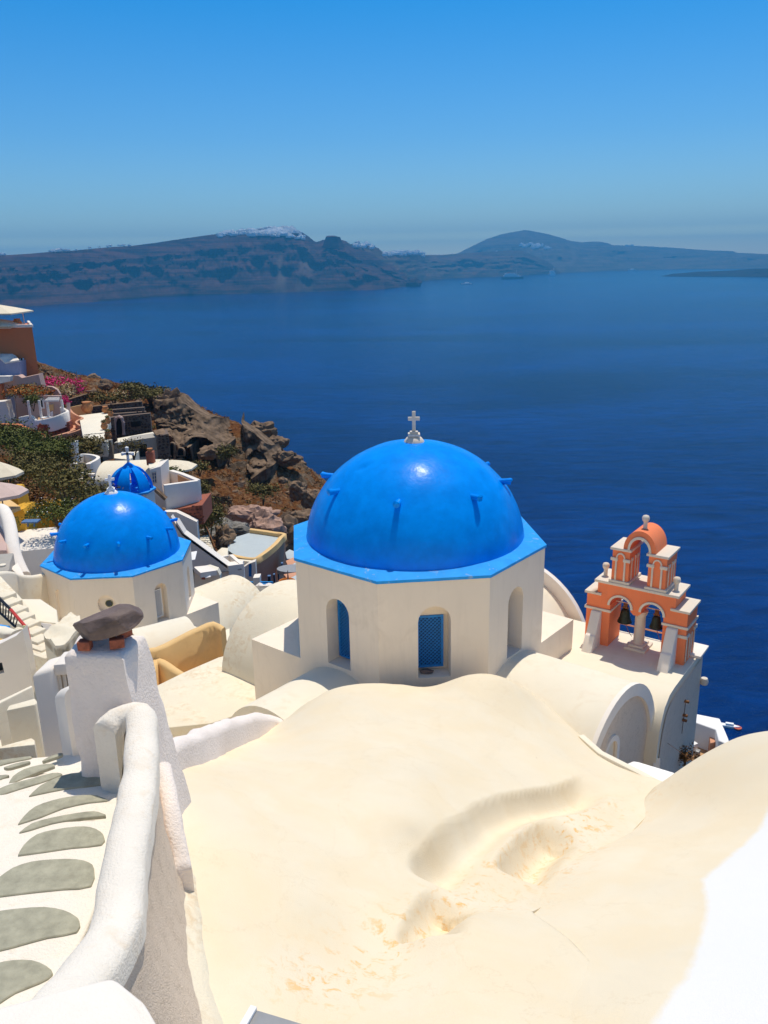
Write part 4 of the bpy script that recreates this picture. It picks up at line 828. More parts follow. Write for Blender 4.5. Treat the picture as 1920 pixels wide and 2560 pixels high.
def lattice(parent, P0, u, nout, w, h, fw, mat, step=0.075, sw=0.018, arched=False):
    # wooden grille: frame and two layers of crossing slats; P0 lower left corner
    up = Vector((0, 0, 1)); b = B(); mid = P0+u*w/2+up*h/2
    g = B()
    for s in (0, 1): b.box(P0+u*(fw/2+s*(w-fw))+up*h/2, (fw, 0.04, h), axes=(u, nout, up))
    for s in (0, 1): b.box(P0+u*w/2+up*(fw/2+s*(h-fw)), (w-2*fw, 0.04, fw), axes=(u, nout, up))
    f = obj('grille_frame', b, mat, parent)
    for sg in (1, -1):
        k = -h
        while k < w+h:
            # line x = k + sg*z style, clipped to the opening
            pts = []
            x0, x1, z0, z1 = fw, w-fw, fw, h-fw
            for (x, z) in (((x0), (x0-k)*sg if sg > 0 else (k-x0)), ((x1), (x1-k)*sg if sg > 0 else (k-x1))):
                if z0-1e-6 <= z <= z1+1e-6: pts.append((x, z))
            for z in (z0, z1):
                x = k+z if sg > 0 else k-z
                if x0-1e-6 <= x <= x1+1e-6: pts.append((x, z))
            if len(pts) >= 2:
                pts.sort(); a, c = pts[0], pts[-1]
                if math.hypot(c[0]-a[0], c[1]-a[1]) > 0.03: g.bar(P0+u*a[0]+up*a[1]+nout*0.008*sg, P0+u*c[0]+up*c[1]+nout*0.008*sg, 0.012, sw)
            k += step
    obj('lattice', g, mat, f, kind='stuff')
    b = B().box(mid-nout*0.045, (w-0.01, 0.01, h-0.01), axes=(u, nout, up)); obj('backing', b, 'blue_dark' if mat == 'blue_door' else 'dark', f)
    return f
def cross_part(parent, c, h, w, th, mat, base_r, yaw=0.0, splay=False):
    c = Vector(c); b = B(); ax = Vector((math.cos(yaw), math.sin(yaw), 0)); nn = Vector((-ax.y, ax.x, 0)); up = Vector((0, 0, 1))
    b.lathe([(base_r, -0.10), (base_r, 0.0), (base_r*0.92, 0.07), (base_r*0.7, 0.14), (base_r*0.38, 0.18)], c, 16); o = obj('cross_base', b, mat, parent, smooth=True)
    b = B()
    for k in range(8):
        an = k*math.pi/4+0.2; b.bar(c+Vector((math.cos(an)*base_r*1.04, math.sin(an)*base_r*1.04, -0.04)), c+Vector((math.cos(an)*base_r*0.42, math.sin(an)*base_r*0.42, 0.16)), 0.035)
    obj('base_rib', b, mat, o)
    z0 = c.z+0.18; b = B(); b.box((c.x, c.y, z0+0.03), (base_r*1.1, base_r*1.1, 0.05), rz=yaw); b.box((c.x, c.y, z0+0.075), (base_r*0.75, base_r*0.75, 0.05), rz=yaw); obj('plinth', b, mat, o, bevel=0.006)
    b = B(); zc = z0+0.09
    b.box(Vector((c.x, c.y, zc+h/2)), (th, th*0.8, h), axes=(ax, nn, up)); b.box(Vector((c.x, c.y, zc+h*0.64)), (w, th*0.82, th), axes=(ax, nn, up))
    if splay:
        for p, d in ((Vector((c.x, c.y, zc+h)), up), (Vector((c.x, c.y, zc+h*0.64))+ax*w/2, ax), (Vector((c.x, c.y, zc+h*0.64))-ax*w/2, -ax)):
            b.box(p-d*th*0.5, (th*1.9, th*0.84, th*0.7), axes=(d.cross(nn) if abs(d.dot(up)) < .5 else ax, nn, d if abs(d.dot(up)) < .5 else up))
    obj('cross', b, mat, parent, bevel=0.008)
def church(c, R, zr, rot, rd, zd, hd, zbot, wing_z, wing_zb, niches, label, spikes, zrimfn=None, gz0=0, mats=('drum_white', 'cream')):
    t = T('domed_church', label, 'church', (c[0], c[1], zbot))
    vx = lambda k, rr=R: Vector((c[0]+rr*math.cos(rot+k*math.pi/4), c[1]+rr*math.sin(rot+k*math.pi/4), 0))
    side = 2*R*math.sin(math.pi/8)
    for i in range(8):
        A, Bq = vx(i), vx(i+1); k = i if i < 5 else i-8
        hs = [n[1] for n in niches if n[0] == k]; dep = [n[2] for n in niches if n[0] == k]
        b = B(); b.wall(A, Bq, [(0, zbot), (side, zbot), (side, zr-0.001), (0, zr-0.001)], hs, dep[0] if dep else 0.3)
        w = obj('drum_wall', b, mats[0], t)
        for n in niches:
            if n[0] == k and n[3]: n[3](w, A, (Bq-A).normalized(), n)
    # blue rim slab, slightly proud, uneven edge
    b = B(); rr = R+0.035; V = []
    outer = []
    for i in range(8):
        for s in range(6):
            p = vx(i, rr).lerp(vx(i+1, rr), s/6); outer.append(Vector((p.x, p.y, 0)))
    inner = [Vector((c[0]+(rd-0.12)*math.cos(rot+2*math.pi*j/48), c[1]+(rd-0.12)*math.sin(rot+2*math.pi*j/48), 0)) for j in range(48)]
    mid = [outer[j].lerp(inner[j], 0.5) for j in range(48)]
    zt = zr+0.045
    V = [p+Vector((0, 0, zr-0.05+0.006*fbm(p*5, 3))) for p in outer]+[p+Vector((0, 0, zr+0.012)) for p in outer]+[p+Vector((0, 0, zt+0.02)) for p in mid]+[p+Vector((0, 0, zt+0.05)) for p in inner]
    b.add(V, [(q*48+j, q*48+(j+1) % 48, (q+1)*48+(j+1) % 48, (q+1)*48+j) for q in range(3) for j in range(48)]); obj('blue_rim', b, 'rim_blue', t, smooth=True, angle=30)
    # dome
    nu, nv = 120, 44; V = []; dents = spikes['dents']
    for j in range(nv+1):
        ph = j/nv*math.pi/2*1.06-0.06*math.pi/2
        for i in range(nu):
            th = 2*math.pi*i/nu; n = Vector((math.cos(ph)*math.cos(th), math.cos(ph)*math.sin(th), math.sin(ph))); k = 1+0.006*fbm(n*3.0+Vector((c[0], 0, 0)), 3)
            for dd, dr, dp in dents:
                q = (n-dd).length/dr
                if q < 1: k -= dp*(1-q*q)**2
            V.append(Vector((c[0]+rd*n.x*k, c[1]+rd*n.y*k, zd+hd*n.z*k)))
    b = B(); b.add(V, [(j*nu+i, j*nu+(i+1) % nu, (j+1)*nu+(i+1) % nu, (j+1)*nu+i) for j in range(nv) for i in range(nu)]); dome = obj('dome', b, 'dome_blue', t, smooth=True, angle=80)
    for an, zs, ln, rs in spikes['list']:
        s = math.sqrt(max(0, 1-((zs-zd)/hd)**2)); rs0 = rd*s; d = Vector((math.cos(an), math.sin(an), 0)); p = Vector((c[0], c[1], zs))
        b = B().tube([p+d*(rs0-0.25)-Vector((0, 0, .03)), p+d*(rs0+ln*0.5), p+d*(rs0+ln*0.93)+Vector((0, 0, .008)), p+d*(rs0+ln)], [rs*1.1, rs*0.95, rs*1.12, rs*0.75], 9); o = obj('foothold', b, 'dome_blue', dome, smooth=True, angle=50); lumpy(o, rs*0.25, 18)
    # square base showing as wings left and right
    a = R*math.cos(math.pi/8)*math.sqrt(2)*1.0
    cor = lambda k: Vector((c[0]+a*math.cos(rot+k*math.pi/4), c[1]+a*math.sin(rot+k*math.pi/4), wing_z))
    for k in (-1.5, 2.5):
        P = [cor(k), vx(k+1.5-0.0)+Vector((0, 0, wing_z)), vx(k-0.5+1.0)+Vector((0, 0, wing_z)), vx(k-0.5)+Vector((0, 0, wing_z))]
        ctr = Vector((c[0], c[1], wing_z)); kk = [vx(k-0.5), vx(k+0.5)]
        tri = [cor(k), kk[1]+Vector((0, 0, wing_z)), kk[0]+Vector((0, 0, wing_z))]
        # prism between the corner and the two drum corners next to it
        b = B(); b.prism([tri[0], tri[2], tri[1]], wing_zb); obj('base_corner', b, mats[0], t)
    for k in (0.5, 4.5):
        kk = [vx(k-0.5), vx(k+0.5)]; b = B(); z_ = wing_z-0.75
        if k == 4.5: b.prism([cor(k), kk[0]+Vector((0, 0, wing_z)), kk[1]+Vector((0, 0, wing_z))], wing_zb); obj('base_corner', b, mats[0], t)
    return t
def grille(x0, w, z0, h, depth, mat, fw=0.05, step=0.085, back=None):
    def f(par, A, u, n):
        nin = Vector((-u.y, u.x, 0)); nout = -nin
        lattice(par, A+u*x0+nin*(depth-0.05)+Vector((0, 0, z0)), u, nout, w, h, fw, mat, step)
    return f
def round_light(par, A, u, n):
    nin = Vector((-u.y, u.x, 0)); c = A+u*1.23+nin*0.16+Vector((0, 0, -12.11)); b = B()
    b.add([c+u*0.115*math.cos(2*math.pi*i/20)+Vector((0, 0, 0.115*math.sin(2*math.pi*i/20)))-nin*0.03 for i in range(20)], [tuple(range(20))]); obj('round_pane', b, 'glass', par)
    b = B(); V = []
    for r0 in (0.115, 0.14):
        V += [c+u*r0*math.cos(2*math.pi*i/20)+Vector((0, 0, r0*math.sin(2*math.pi*i/20)))-nin*0.04 for i in range(20)]
    b.add(V, [(i, (i+1) % 20, 20+(i+1) % 20, 20+i) for i in range(20)]); obj('round_frame', b, 'leaf_green', par)
dn = lambda a, e: Vector((math.cos(e)*math.cos(a), math.cos(e)*math.sin(a), math.sin(e)))
CM = (0.7257, 18.8247)
nb = [(-1, arch(0.88, 1.55, -8.60, -6.98), 0.42, grille(0.90, 0.62, -8.56, 1.36, 0.42, 'blue_door')), (0, arch(0.84, 1.545, -8.58, -6.93), 0.42, grille(0.86, 0.58, -8.50, 1.22, 0.40, 'blue_door')), (1, arch(0.78, 1.42, -8.55, -6.93), 0.42, grille(0.78, 0.60, -8.5, 1.36, 0.42, 'blue_door')), (2, arch(0.85, 1.5, -8.55, -6.95), 0.42, None), (3, arch(0.85, 1.5, -8.55, -6.95), 0.42, None)]
big = church(CM, 3.0855, -6.3, -1.86439, 2.594, -6.43, 2.42, -11.2, -8.76, -11.6, nb, 'large church with a bright blue dome on an octagonal white drum with blue lattice windows',
   {'dents': [(dn(R_(-145), math.asin((-4.42+6.43)/2.42)), 0.06, 0.022)], 'list': [(R_(-102+45*k)+dv_, -4.90, 0.25, 0.07) for k, dv_ in enumerate([0, 0.06, 0.02, 0, 0, 0, 0, -0.06])]})
cross_part(big, (CM[0], CM[1], -4.06), 0.48, 0.27, 0.08, 'trim', 0.25, 0.0)
A0 = None
o = obj('sill_stone', rockmesh((0, 0, 0), (0.17, 0.10, 0.05), 4, 2, 0.4), 'cap_rock')
A0 = Vector((CM[0]+3.0855*math.cos(-1.86439), CM[1]+3.0855*math.sin(-1.86439), 0)); B0 = Vector((CM[0]+3.0855*math.cos(-1.86439+math.pi/4), CM[1]+3.0855*math.sin(-1.86439+math.pi/4), 0)); u0 = (B0-A0).normalized()
bt_ = B().box(A0+u0*1.19+Vector((-u0.y, u0.x, 0))*0.385+Vector((0, 0, -7.10)), (0.70, 0.05, 0.36), axes=(u0, Vector((-u0.y, u0.x, 0)), Vector((0, 0, 1)))); obj('tympanum', bt_, 'drum_white', big)
o.location = A0+u0*1.05+Vector((-u0.y, u0.x, 0))*0.22+Vector((0, 0, -8.54)); tag(o, 'flat dark stone lying on the sill of the front drum window', 'stone')
# arms of the big church
fB = frame(CM, -39.3); fR = frame(CM, 50.7); fE = frame(CM, 140.7); fF = frame(CM, -129.3)
vault(fB, 2.0, 5.42, 1.88, -8.58, -13.5, 'right_vault', 'cream', big, -0.12, 2.0); bpy.data.objects['right_vault'].name = 'vault_roof_arm'
archring(fB, 5.42, 0.10, -0.12, 1.64, 1.90, -10.58, -12.6, 'gable_band', 'white', big, 2.0/1.88)
def gable_panel(fr, a, boff, r, zc, ry, zb, name, mat, parent, holes=()):
    n = 24; out = [(-r, zb), (r, zb)]+[(r*math.cos(math.pi*i/n), zc+r*ry*math.sin(math.pi*i/n)) for i in range(n+1)]
    A = fr(a, boff, 0); Bq = fr(a, boff+1, 0); b = B(); b.wall(A, Bq, out, holes, 0.28); return obj(name, b, mat, parent)
gable_panel(fB, 5.45, -0.12, 1.66, -10.58, 1.06, -12.6, 'gable_panel', 'pebbledash', big, [arch(-0.72, -0.20, -12.4, -9.55)])
archring(fB, 5.45, 0.05, -0.58, 0.26, 0.38, -9.81, -12.4, 'niche_band', 'white', big, 1.0, 12)
vault(fF, 2.0, 5.0, 1.45, -8.68, -11.5, 'vault_roof_arm', 'cream', big)
vault(fE, 2.0, 5.0, 2.15, -8.72, -12.5, 'vault_roof_arm', 'cream_stained', big, 0.0, None, 28, 16)
vault(fR, 2.0, 4.75, 2.15, -8.62, -12.5, 'vault_roof_arm', 'cream', big, 0.0, None, 28)
archring(fR, 4.72, 0.16, 0.0, 2.1, 2.46, -10.72, -13, 'gable_coping', 'white', big, 1.0, 30)
# low roofs round the big church
t, P = blockT('flat_roof', 'flat stained cream roof slab between the pillar and the big church', 'roof', D, [(300, 1578), (335, 1482), (400, 1450), (472, 1419), (560, 1398), (640, 1440), (640, 1500), (540, 1535), (455, 1562)], 17.0, 5.0, 'cream_stained', 0.04, z=-10.6)
o = obj('low_barrel', B(), 'cream', t) if False else None
# orange washed yard between roof slab and the small church
t = T('ochre_yard', 'small sunken yard with ochre washed walls behind the chimney pillar', 'yard', tuple(Pz(D(400, 1480), -11.8)))
w1 = [Pz(Z2(1060, 1262), -10.7), Pz(Z2(1150, 1265), -10.7), Pz(Z2(1300, 1190), -10.6), Pz(Z2(1480, 1105), -10.5), Pz(Z2(1580, 1070), -10.45), Pz(Z2(1655, 1110), -10.6)]
o = obj('back_wall', B().sweep(densify(w1, 0.25), [(-0.16, -1.8), (-0.15, 0), (-0.08, 0.06), (0.08, 0.06), (0.15, 0), (0.16, -1.8)]), 'ochre', t, smooth=True, angle=60); lumpy(o, 0.03, 2)
w2 = [Pz(Z2(1125, 1420), -11.0), Pz(Z2(1150, 1345), -10.95), Pz(Z2(1200, 1350), -10.95), Pz(Z2(1280, 1400), -11.0), Pz(Z2(1360, 1450), -11.05)]
o = obj('front_wall', B().sweep(densify(w2, 0.2), [(-0.13, -1.4), (-0.12, 0), (-0.06, 0.05), (0.06, 0.05), (0.12, 0), (0.13, -1.4)]), 'ochre', t, smooth=True, angle=60); lumpy(o, 0.03, 2)
obj('yard_floor', B().prism(flat(Z2, [(1100, 1520), (1150, 1300), (1660, 1120), (1660, 1400), (1400, 1560)], z=-11.75), -12.3), 'yellow', t)
t = T('small_barrel_roof', 'low cream barrel roof tucked between the small church and the ochre yard', 'roof', tuple(Pz(Z2(1250, 1150), -12.2)))
pA = Pz(Z2(1020, 1225), -11.0); pB = Pz(Z2(1440, 1095), -10.9); dd = (pB-pA); dd.z = 0; an = math.degrees(math.atan2(dd.y, dd.x)); fV = frame(((pA.x+pB.x)/2, (pA.y+pB.y)/2), an)
vault(fV, -dd.length/2, dd.length/2, 0.95, -10.75, -13.5, 'shell', 'cream', t, 0.45, 0.7)
# terrace under the bell tower (church narthex roof)
fD = frame(CM, -35.7)
t = T('tower_terrace', 'cream terrace roof with a curved grey gable carrying the orange bell tower', 'roof', tuple(fD(4.5, 3, -13)))
# section in b: flat above 2.0, rounded flank down to 1.2
prof = [(0.9, -13.2), (1.02, -11.6), (1.10, -10.55), (1.20, -10.12), (1.40, -9.78), (1.72, -9.60), (2.05, -9.565), (4.35, -9.565), (4.42, -9.60), (4.42, -13.2)]
K = len(prof); V = []
AE = 5.80
for a in [1.6, 2.2, 2.8, 3.4, 4.0, 4.6, 5.2, AE]: V += [fD(a, q, z+(0.012*fbm(Vector((a, q, 0)), 3) if a < 5.7 else 0)) for q, z in prof]
b = B(); b.add(V, [(k*K+j, k*K+j+1, (k+1)*K+j+1, (k+1)*K+j) for k in range(7) for j in range(K-1)]); b.add(V[-K:], [tuple(range(K-1, -1, -1))]); obj('terrace_roof', b, 'cream', t, smooth=True, angle=35)
b = B(); b.add([fD(AE+0.02, q, z) for q, z in [(0.9, -13.2), (1.15, -11.6), (1.26, -10.62), (1.36, -10.25), (1.52, -9.98), (1.8, -9.80), (2.1, -9.74), (4.40, -9.74), (4.41, -13.2)]], [tuple(range(9))]); obj('gable_face', b, 'pebbledash', t)
obj('edge_cap', B().box(fD(5.65, 4.2, -9.53), (0.5, 0.75, 0.07), rz=R_(-35.7)), 'white', t, bevel=0.01)
for q, z in ((3.0, -10.35), (2.98, -10.72), (2.97, -10.85)): obj('bracket', B().box(fD(AE+0.07, q, z), (0.12, 0.06, 0.05), rz=R_(-35.7)), 'rust', t)
obj('drip_pipe', B().tube([fD(AE+0.05, 3.0, -10.35), fD(AE+0.05, 2.93, -11.2)], 0.008, 5), 'rust', t)
obj('wall_lamp', B().lathe([(0.03, -0.1), (0.09, -0.08), (0.11, 0.0), (0.08, 0.09), (0.02, 0.11)], fD(AE+0.1, 4.45, -10.45), 12), 'trim', t, smooth=True)
obj('cable', B().tube([fD(AE+0.04, 1.75, -10.85), fD(AE+0.5, 2.1, -11.3), fD(AE+1.2, 2.3, -12.0)], 0.006, 4), 'rust', t)
obj('valley_strip', B().sweep([fD(5.80, 1.15, -10.95), fD(5.86, 0.9, -11.25), fD(5.92, 0.6, -11.7)], [(-0.07, -0.05), (-0.07, 0.02), (0.07, 0.02), (0.07, -0.05)]), 'white', t)
# white ledge roof between gables and vault C
t, P = blockT('white_ledge', 'bright white ledge roof below the two arched gables', 'roof', Z5, [(575, 1915), (610, 1885), (650, 1868), (690, 1875), (955, 1955), (900, 2010), (845, 2045)], 12.6, 1.2, 'white_fresh', 0.03, z=-9.7)
blockT('back_ledge', 'small shaded step below the white ledge roof', 'ledge', Z5, [(735, 2000), (880, 2020), (850, 2050), (790, 2035)], 11.9, 1.0, 'white', 0.01, z=-9.9)
# ---------------------------------------------------------------- bell tower (local frame: u along front, w depth, z world)
ang = R_(-35.7102); uu = Vector((math.cos(ang), math.sin(ang), 0)); ww = Vector((-uu.y, uu.x, 0)); TA = Vector((5.342, 19.533, 0))
tp = lambda u, w, z: TA+uu*u+ww*w+Vector((0, 0, z))
t = T('bell_tower', 'orange and white two storey arched bell tower standing at the edge of the terrace', 'bell tower', tuple(tp(1.03, 0.41, -9.565)))
def tbox(b, u0, u1, w0, w1, z0, z1): return b.box(tp((u0+u1)/2, (w0+w1)/2, (z0+z1)/2), (u1-u0, w1-w0, z1-z0), axes=(uu, ww, Vector((0, 0, 1))))
DW = 0.83
def solid_wall(outline, holes, w0, w1, name, mat, parent, bevel=0):
    loops = [[Vector((q[0], q[1], 0)) for q in l] for l in [outline]+holes]; tri = tessellate_polygon(loops); pts = [q for l in loops for q in l]; n = len(pts); b = B()
    b.add([tp(q.x, w0, q.y) for q in pts]+[tp(q.x, w1, q.y) for q in pts], [tuple(f) for f in tri]+[tuple(i+n for i in reversed(f)) for f in tri])
    s = 0; 
    for l in loops:
        k = len(l); b.add([tp(q.x, w0, q.y) for q in l]+[tp(q.x, w1, q.y) for q in l], [(i, (i+1) % k, k+(i+1) % k, k+i) for i in range(k)])
    return obj(name, b, mat, parent)
zs = -8.42; r1 = 0.27; c1, c2 = 0.655, 1.455
def ar(cx, r, z, n=14, rev=False):
    l = [(cx-r*math.cos(math.pi*i/n), z+r*math.sin(math.pi*i/n)) for i in range(n+1)]; return l[::-1] if rev else l
zl = -9.565
body = [(-0.22, zl), (0.40, zl), (0.40, zs)] + ar(c1, r1, zs)[0:] + [(c1+r1, zs-0.06), (1.0, -8.55), (1.11, -8.55), (c2-r1, zs-0.06)] + ar(c2, r1, zs) + [(1.74, zs), (1.74, zl), (2.31, zl), (2.31, -8.20), (2.0, -8.20), (2.0, -7.86), (0.05, -7.86), (0.05, -8.20), (-0.22, -8.20)]
solid_wall(body, [], 0, DW, 'lower_body', 'orange_paint', t)
b = B(); tbox(b, -0.03, 2.08, -0.05, DW+0.05, -7.86, -7.79); obj('cornice', b, 'trim', t, bevel=0.01)
for u0, u1 in ((-0.27, 0.10), (1.95, 2.36)):
    b = B(); tbox(b, u0, min(u1, 0.048) if u0 < 0 else u1, -0.05, DW+0.05, -8.20, -8.14)
    if u0 < 0: b = B(); tbox(b, -0.27, 0.047, -0.05, DW+0.05, -8.20, -8.14); tbox(b, 0.047, 0.16, -0.05, -0.002, -8.20, -8.14)
    else: b = B(); tbox(b, 2.003, 2.36, -0.05, DW+0.05, -8.20, -8.14); tbox(b, 1.90, 2.003, -0.05, -0.002, -8.20, -8.14)
    obj('shoulder_slab', b, 'trim', t, bevel=0.006)
for u0, u1 in ((-0.26, 0.43), (1.71, 2.35)):
    b = B(); tbox(b, u0, u1, -0.04, -0.001, -8.62, -8.555); tbox(b, u0 if u0 < 0 else 2.311, -0.221 if u0 < 0 else u1, 0.0, DW+0.04, -8.62, -8.555)
    if u0 < 0: tbox(b, 0.401, 0.43, 0.0, DW+0.04, -8.62, -8.555)
    obj('string_band', b, 'trim', t, bevel=0.005)
for cx in (c1, c2):
    V = []; n = 16; b = B()
    for w in (-0.035, -0.001):
        for rr in (r1+0.0, r1+0.055): V += [tp(cx-rr*math.cos(math.pi*i/n), w, zs+rr*math.sin(math.pi*i/n)) for i in range(n+1)]
    m = n+1; b.add(V, [q for j in range(n) for q in ((j, j+1, m+j+1, m+j), (2*m+j, 3*m+j, 3*m+j+1, 2*m+j+1), (j, 2*m+j, 2*m+j+1, j+1), (m+j, m+j+1, 3*m+j+1, 3*m+j))]+[(0, m, 3*m, 2*m), (m-1, 3*m-1, 4*m-1, 2*m-1)]); obj('arch_moulding', b, 'trim', t)
b = B().lathe([(0.16, -9.44), (0.135, -9.40), (0.13, -8.72), (0.15, -8.66), (0.18, -8.60), (0.18, -8.551)], tp(1.055, DW/2, 0), 20); obj('column', b, 'trim', t, smooth=True, angle=40)
b = B(); tbox(b, 0.78, 1.33, 0.10, DW-0.10, zl-0.05, -9.50); tbox(b, 0.86, 1.25, 0.18, DW-0.18, -9.50, -9.44); obj('column_base', b, 'trim', t, bevel=0.012)
# inner imposts
# bells
for cx, s in ((c1, 1.0), (c2, 0.9)):
    zt = -8.50; o = B().lathe([(0.185*s, -0.37*s), (0.175*s, -0.34*s), (0.135*s, -0.24*s), (0.115*s, -0.12*s), (0.10*s, -0.05*s), (0.05*s, 0.0)], tp(cx, DW/2, zt-0.10), 24); bl = obj('bell', o, 'bronze', t, smooth=True, angle=50)
    b = B(); b.box(tp(cx, DW/2, zt-0.02), (0.10, 0.07, 0.13), axes=(uu, ww, Vector((0, 0, 1)))); b.box(tp(cx, DW/2, zt-0.085), (0.17, 0.05, 0.04), axes=(uu, ww, Vector((0, 0, 1)))); obj('headstock', b, 'rust', bl, bevel=0.01)
    obj('hanging_bar', B().tube([tp(cx-0.36, DW/2, zt+0.05), tp(cx+0.36, DW/2, zt+0.05)], 0.014, 6), 'trim', bl)
    obj('clapper', B().tube([tp(cx, DW/2, zt-0.3), tp(cx+0.01, DW/2, zt-0.52*s)], [0.012, 0.03], 6), 'bronze', bl)
    obj('bell_rope', B().tube([tp(cx+0.03, DW/2, zt-0.5), tp(cx+0.09, DW/2+0.05, zt-0.72), tp(cx+0.18, DW/2+0.1, zt-0.88)], 0.008, 5), 'brick', bl)
# buttresses
for u0, u1 in ((-0.06, 0.20), (1.85, 2.12)):
    out = [(0.0, -8.625), (-0.10, -8.64), (-0.36, -9.16), (-0.42, -9.18), (-0.66, zl-0.06), (0.0, zl-0.06)]; b = B(); V = [tp(u0, w, z) for w, z in out]+[tp(u1, w, z) for w, z in out]; n = len(out)
    b.add(V, [tuple(range(n)), tuple(range(2*n-1, n-1, -1))]+[(i, (i+1) % n, n+(i+1) % n, n+i) for i in range(n)]); obj('buttress', b, 'white', t, bevel=0.025, seg=3)
# upper piers
for u0, u1 in ((0.37, 0.80), (1.27, 1.71)):
    b = B(); tbox(b, u0, u1, 0.02, DW-0.02, -7.79, -6.93); pr = obj('upper_pier', b, 'orange_paint', t)
    b = B(); tbox(b, u0-0.05, u1+0.05, -0.03, DW+0.03, -7.788, -7.72); obj('pier_base', b, 'trim', pr, bevel=0.012)
    b = B(); tbox(b, u0-0.05, u1+0.05, -0.04, DW+0.04, -6.93, -6.865); obj('pier_cap', b, 'trim', pr, bevel=0.008)
    um = (u0+u1)/2
    for q in (-1, 1):
        b = B(); tbox(b, um+q*0.11-0.022, um+q*0.11+0.022, -0.012, 0.019, -7.72, -7.21); tbox(b, (u0-0.03 if q < 0 else um+0.07), (um-0.07 if q < 0 else u1+0.03), -0.03, 0.018, -7.21, -7.13); obj('pilaster', b, 'trim', pr, bevel=0.004)
    V = []; n = 10; b = B()
    for w in (-0.02, 0.018):
        for rr in (0.085, 0.115): V += [tp(um-rr*math.cos(math.pi*i/n), w, -7.13+rr*1.25*math.sin(math.pi*i/n)) for i in range(n+1)]
    m = n+1; b.add(V, [q for j in range(n) for q in ((j, j+1, m+j+1, m+j), (2*m+j, 3*m+j, 3*m+j+1, 2*m+j+1), (j, 2*m+j, 2*m+j+1, j+1), (m+j, m+j+1, 3*m+j+1, 3*m+j))]); obj('blind_arch', b, 'trim', pr)
    for ue, s in ((u0, -1), (u1, 1)):
        for q in (0.2, 0.45, 0.63):
            b = B(); a0_, a1_ = (ue-0.014, ue-0.001) if s < 0 else (ue+0.001, ue+0.014)
            if s > 0: tbox(b, a0_, a1_, q-0.022, q+0.022, -7.72, -7.21)
            b2 = tbox(b, *( (ue-0.03, ue-0.001) if s < 0 else (ue+0.001, ue+0.03)), q-0.045, q+0.045, -7.21, -7.13) if q != 0.45 or s > 0 else b
            if b.v: obj('side_pilaster', b, 'trim', pr)
# lower pier right side pilasters
for w0 in (0.10, 0.34, 0.50, 0.72):
    b = B(); tbox(b, 2.311, 2.33, w0-0.024, w0+0.024, -9.50, -8.86); obj('side_pilaster', b, 'trim', t)
for w0, w1 in ((-0.03, 0.2), (0.62, 0.86)):
    b = B(); tbox(b, 2.311, 2.345, max(w0, 0.0), w1, -8.86, -8.78)
    if w0 < 0: tbox(b, 2.12, 2.345, -0.035, -0.001, -8.86, -8.78)
    obj('pilaster_cap', b, 'trim', t, bevel=0.004)
# top arch
def halfring(cx, r0, r1_, z, ry, w0, w1, name, mat, n=22):
    V = []; b = B()
    for w in (w0, w1):
        for rr in (r0, r1_): V += [tp(cx-rr*math.cos(math.pi*i/n), w, z+rr*ry*math.sin(math.pi*i/n)) for i in range(n+1)]
    m = n+1; b.add(V, [q for j in range(n) for q in ((j, j+1, m+j+1, m+j), (2*m+j, 3*m+j, 3*m+j+1, 2*m+j+1), (j, 2*m+j, 2*m+j+1, j+1), (m+j, m+j+1, 3*m+j+1, 3*m+j))]+[(0, m, 3*m, 2*m), (m-1, 3*m-1, 4*m-1, 2*m-1)]); return obj(name, b, mat, t, smooth=True, angle=40)
halfring(1.035, 0.235, 0.40, -6.863, 1.28, 0.0, DW, 'top_arch', 'orange_paint')
halfring(1.035, 0.236, 0.29, -6.862, 1.28, -0.03, -0.001, 'arch_moulding', 'trim')
for p in (tp(1.035, 0.30, -6.37), tp(0.11, 0.33, -7.79), tp(1.90, 0.30, -7.79)):
    b = B().lathe([(0.055, -0.02), (0.05, 0.02), (0.048, 0.18), (0.06, 0.19), (0.085, 0.23), (0.092, 0.28), (0.07, 0.335), (0.02, 0.355)], p, 14); obj('finial', b, 'trim', t, smooth=True, angle=50)
b = B().tube([tp(0.3, DW+0.25, -9.35), tp(1.9, DW+0.25, -9.35)], 0.02, 6); b.tube([tp(0.3, DW+0.25, -9.35), tp(0.3, DW+0.25, -9.6)], 0.02, 6); b.tube([tp(1.9, DW+0.25, -9.35), tp(1.9, DW+0.25, -9.6)], 0.02, 6); obj('edge_rail', b, 'salmon', t)
# ---------------------------------------------------------------- small church
CS = (-10.6659, 31.3217)
ns = [(-1, arch(0.83, 1.38, -13.05, -11.72), 0.10, None), (0, [(1.17+0.33*math.cos(2*math.pi*i/20), -12.1+0.38*math.sin(2*math.pi*i/20)) for i in range(20)], 0.16, round_light), (1, arch(0.87, 1.41, -13.21, -11.66), 0.30, grille(0.88, 0.42, -13.1, 1.14, 0.28, 'white_fresh', 0.03, 0.07)), (2, arch(0.85, 1.36, -13.1, -11.7), 0.2, None), (3, arch(0.85, 1.36, -13.1, -11.7), 0.2, None)]
small = church(CS, 2.90, -11.0, -1.89433, 2.43, -11.12, 2.62, -15.8, -13.33, -15.8, ns, 'smaller blue domed church with a round dark window, lower left of the big dome',
   {'dents': [(dn(R_(-135), 0.80), 0.06, 0.022)], 'list': [(R_(-100+30*k), -9.9, 0.27, 0.065) for k in range(12)]})
cross_part(small, (CS[0], CS[1], -8.56), 0.52, 0.36, 0.10, 'white_fresh', 0.27, 0.25)
cS = math.degrees(-1.89433)+67.5
gB = frame(CS, cS); gR = frame(CS, cS+90); gE = frame(CS, cS+180)
vault(gB, 2.0, 4.8, 1.8, -13.3, -17, 'vault_roof_arm', 'cream_stained', small)
vault(gR, 2.0, 5.8, 2.2, -13.7, -19, 'vault_roof_arm', 'cream_stained', small, -0.3)
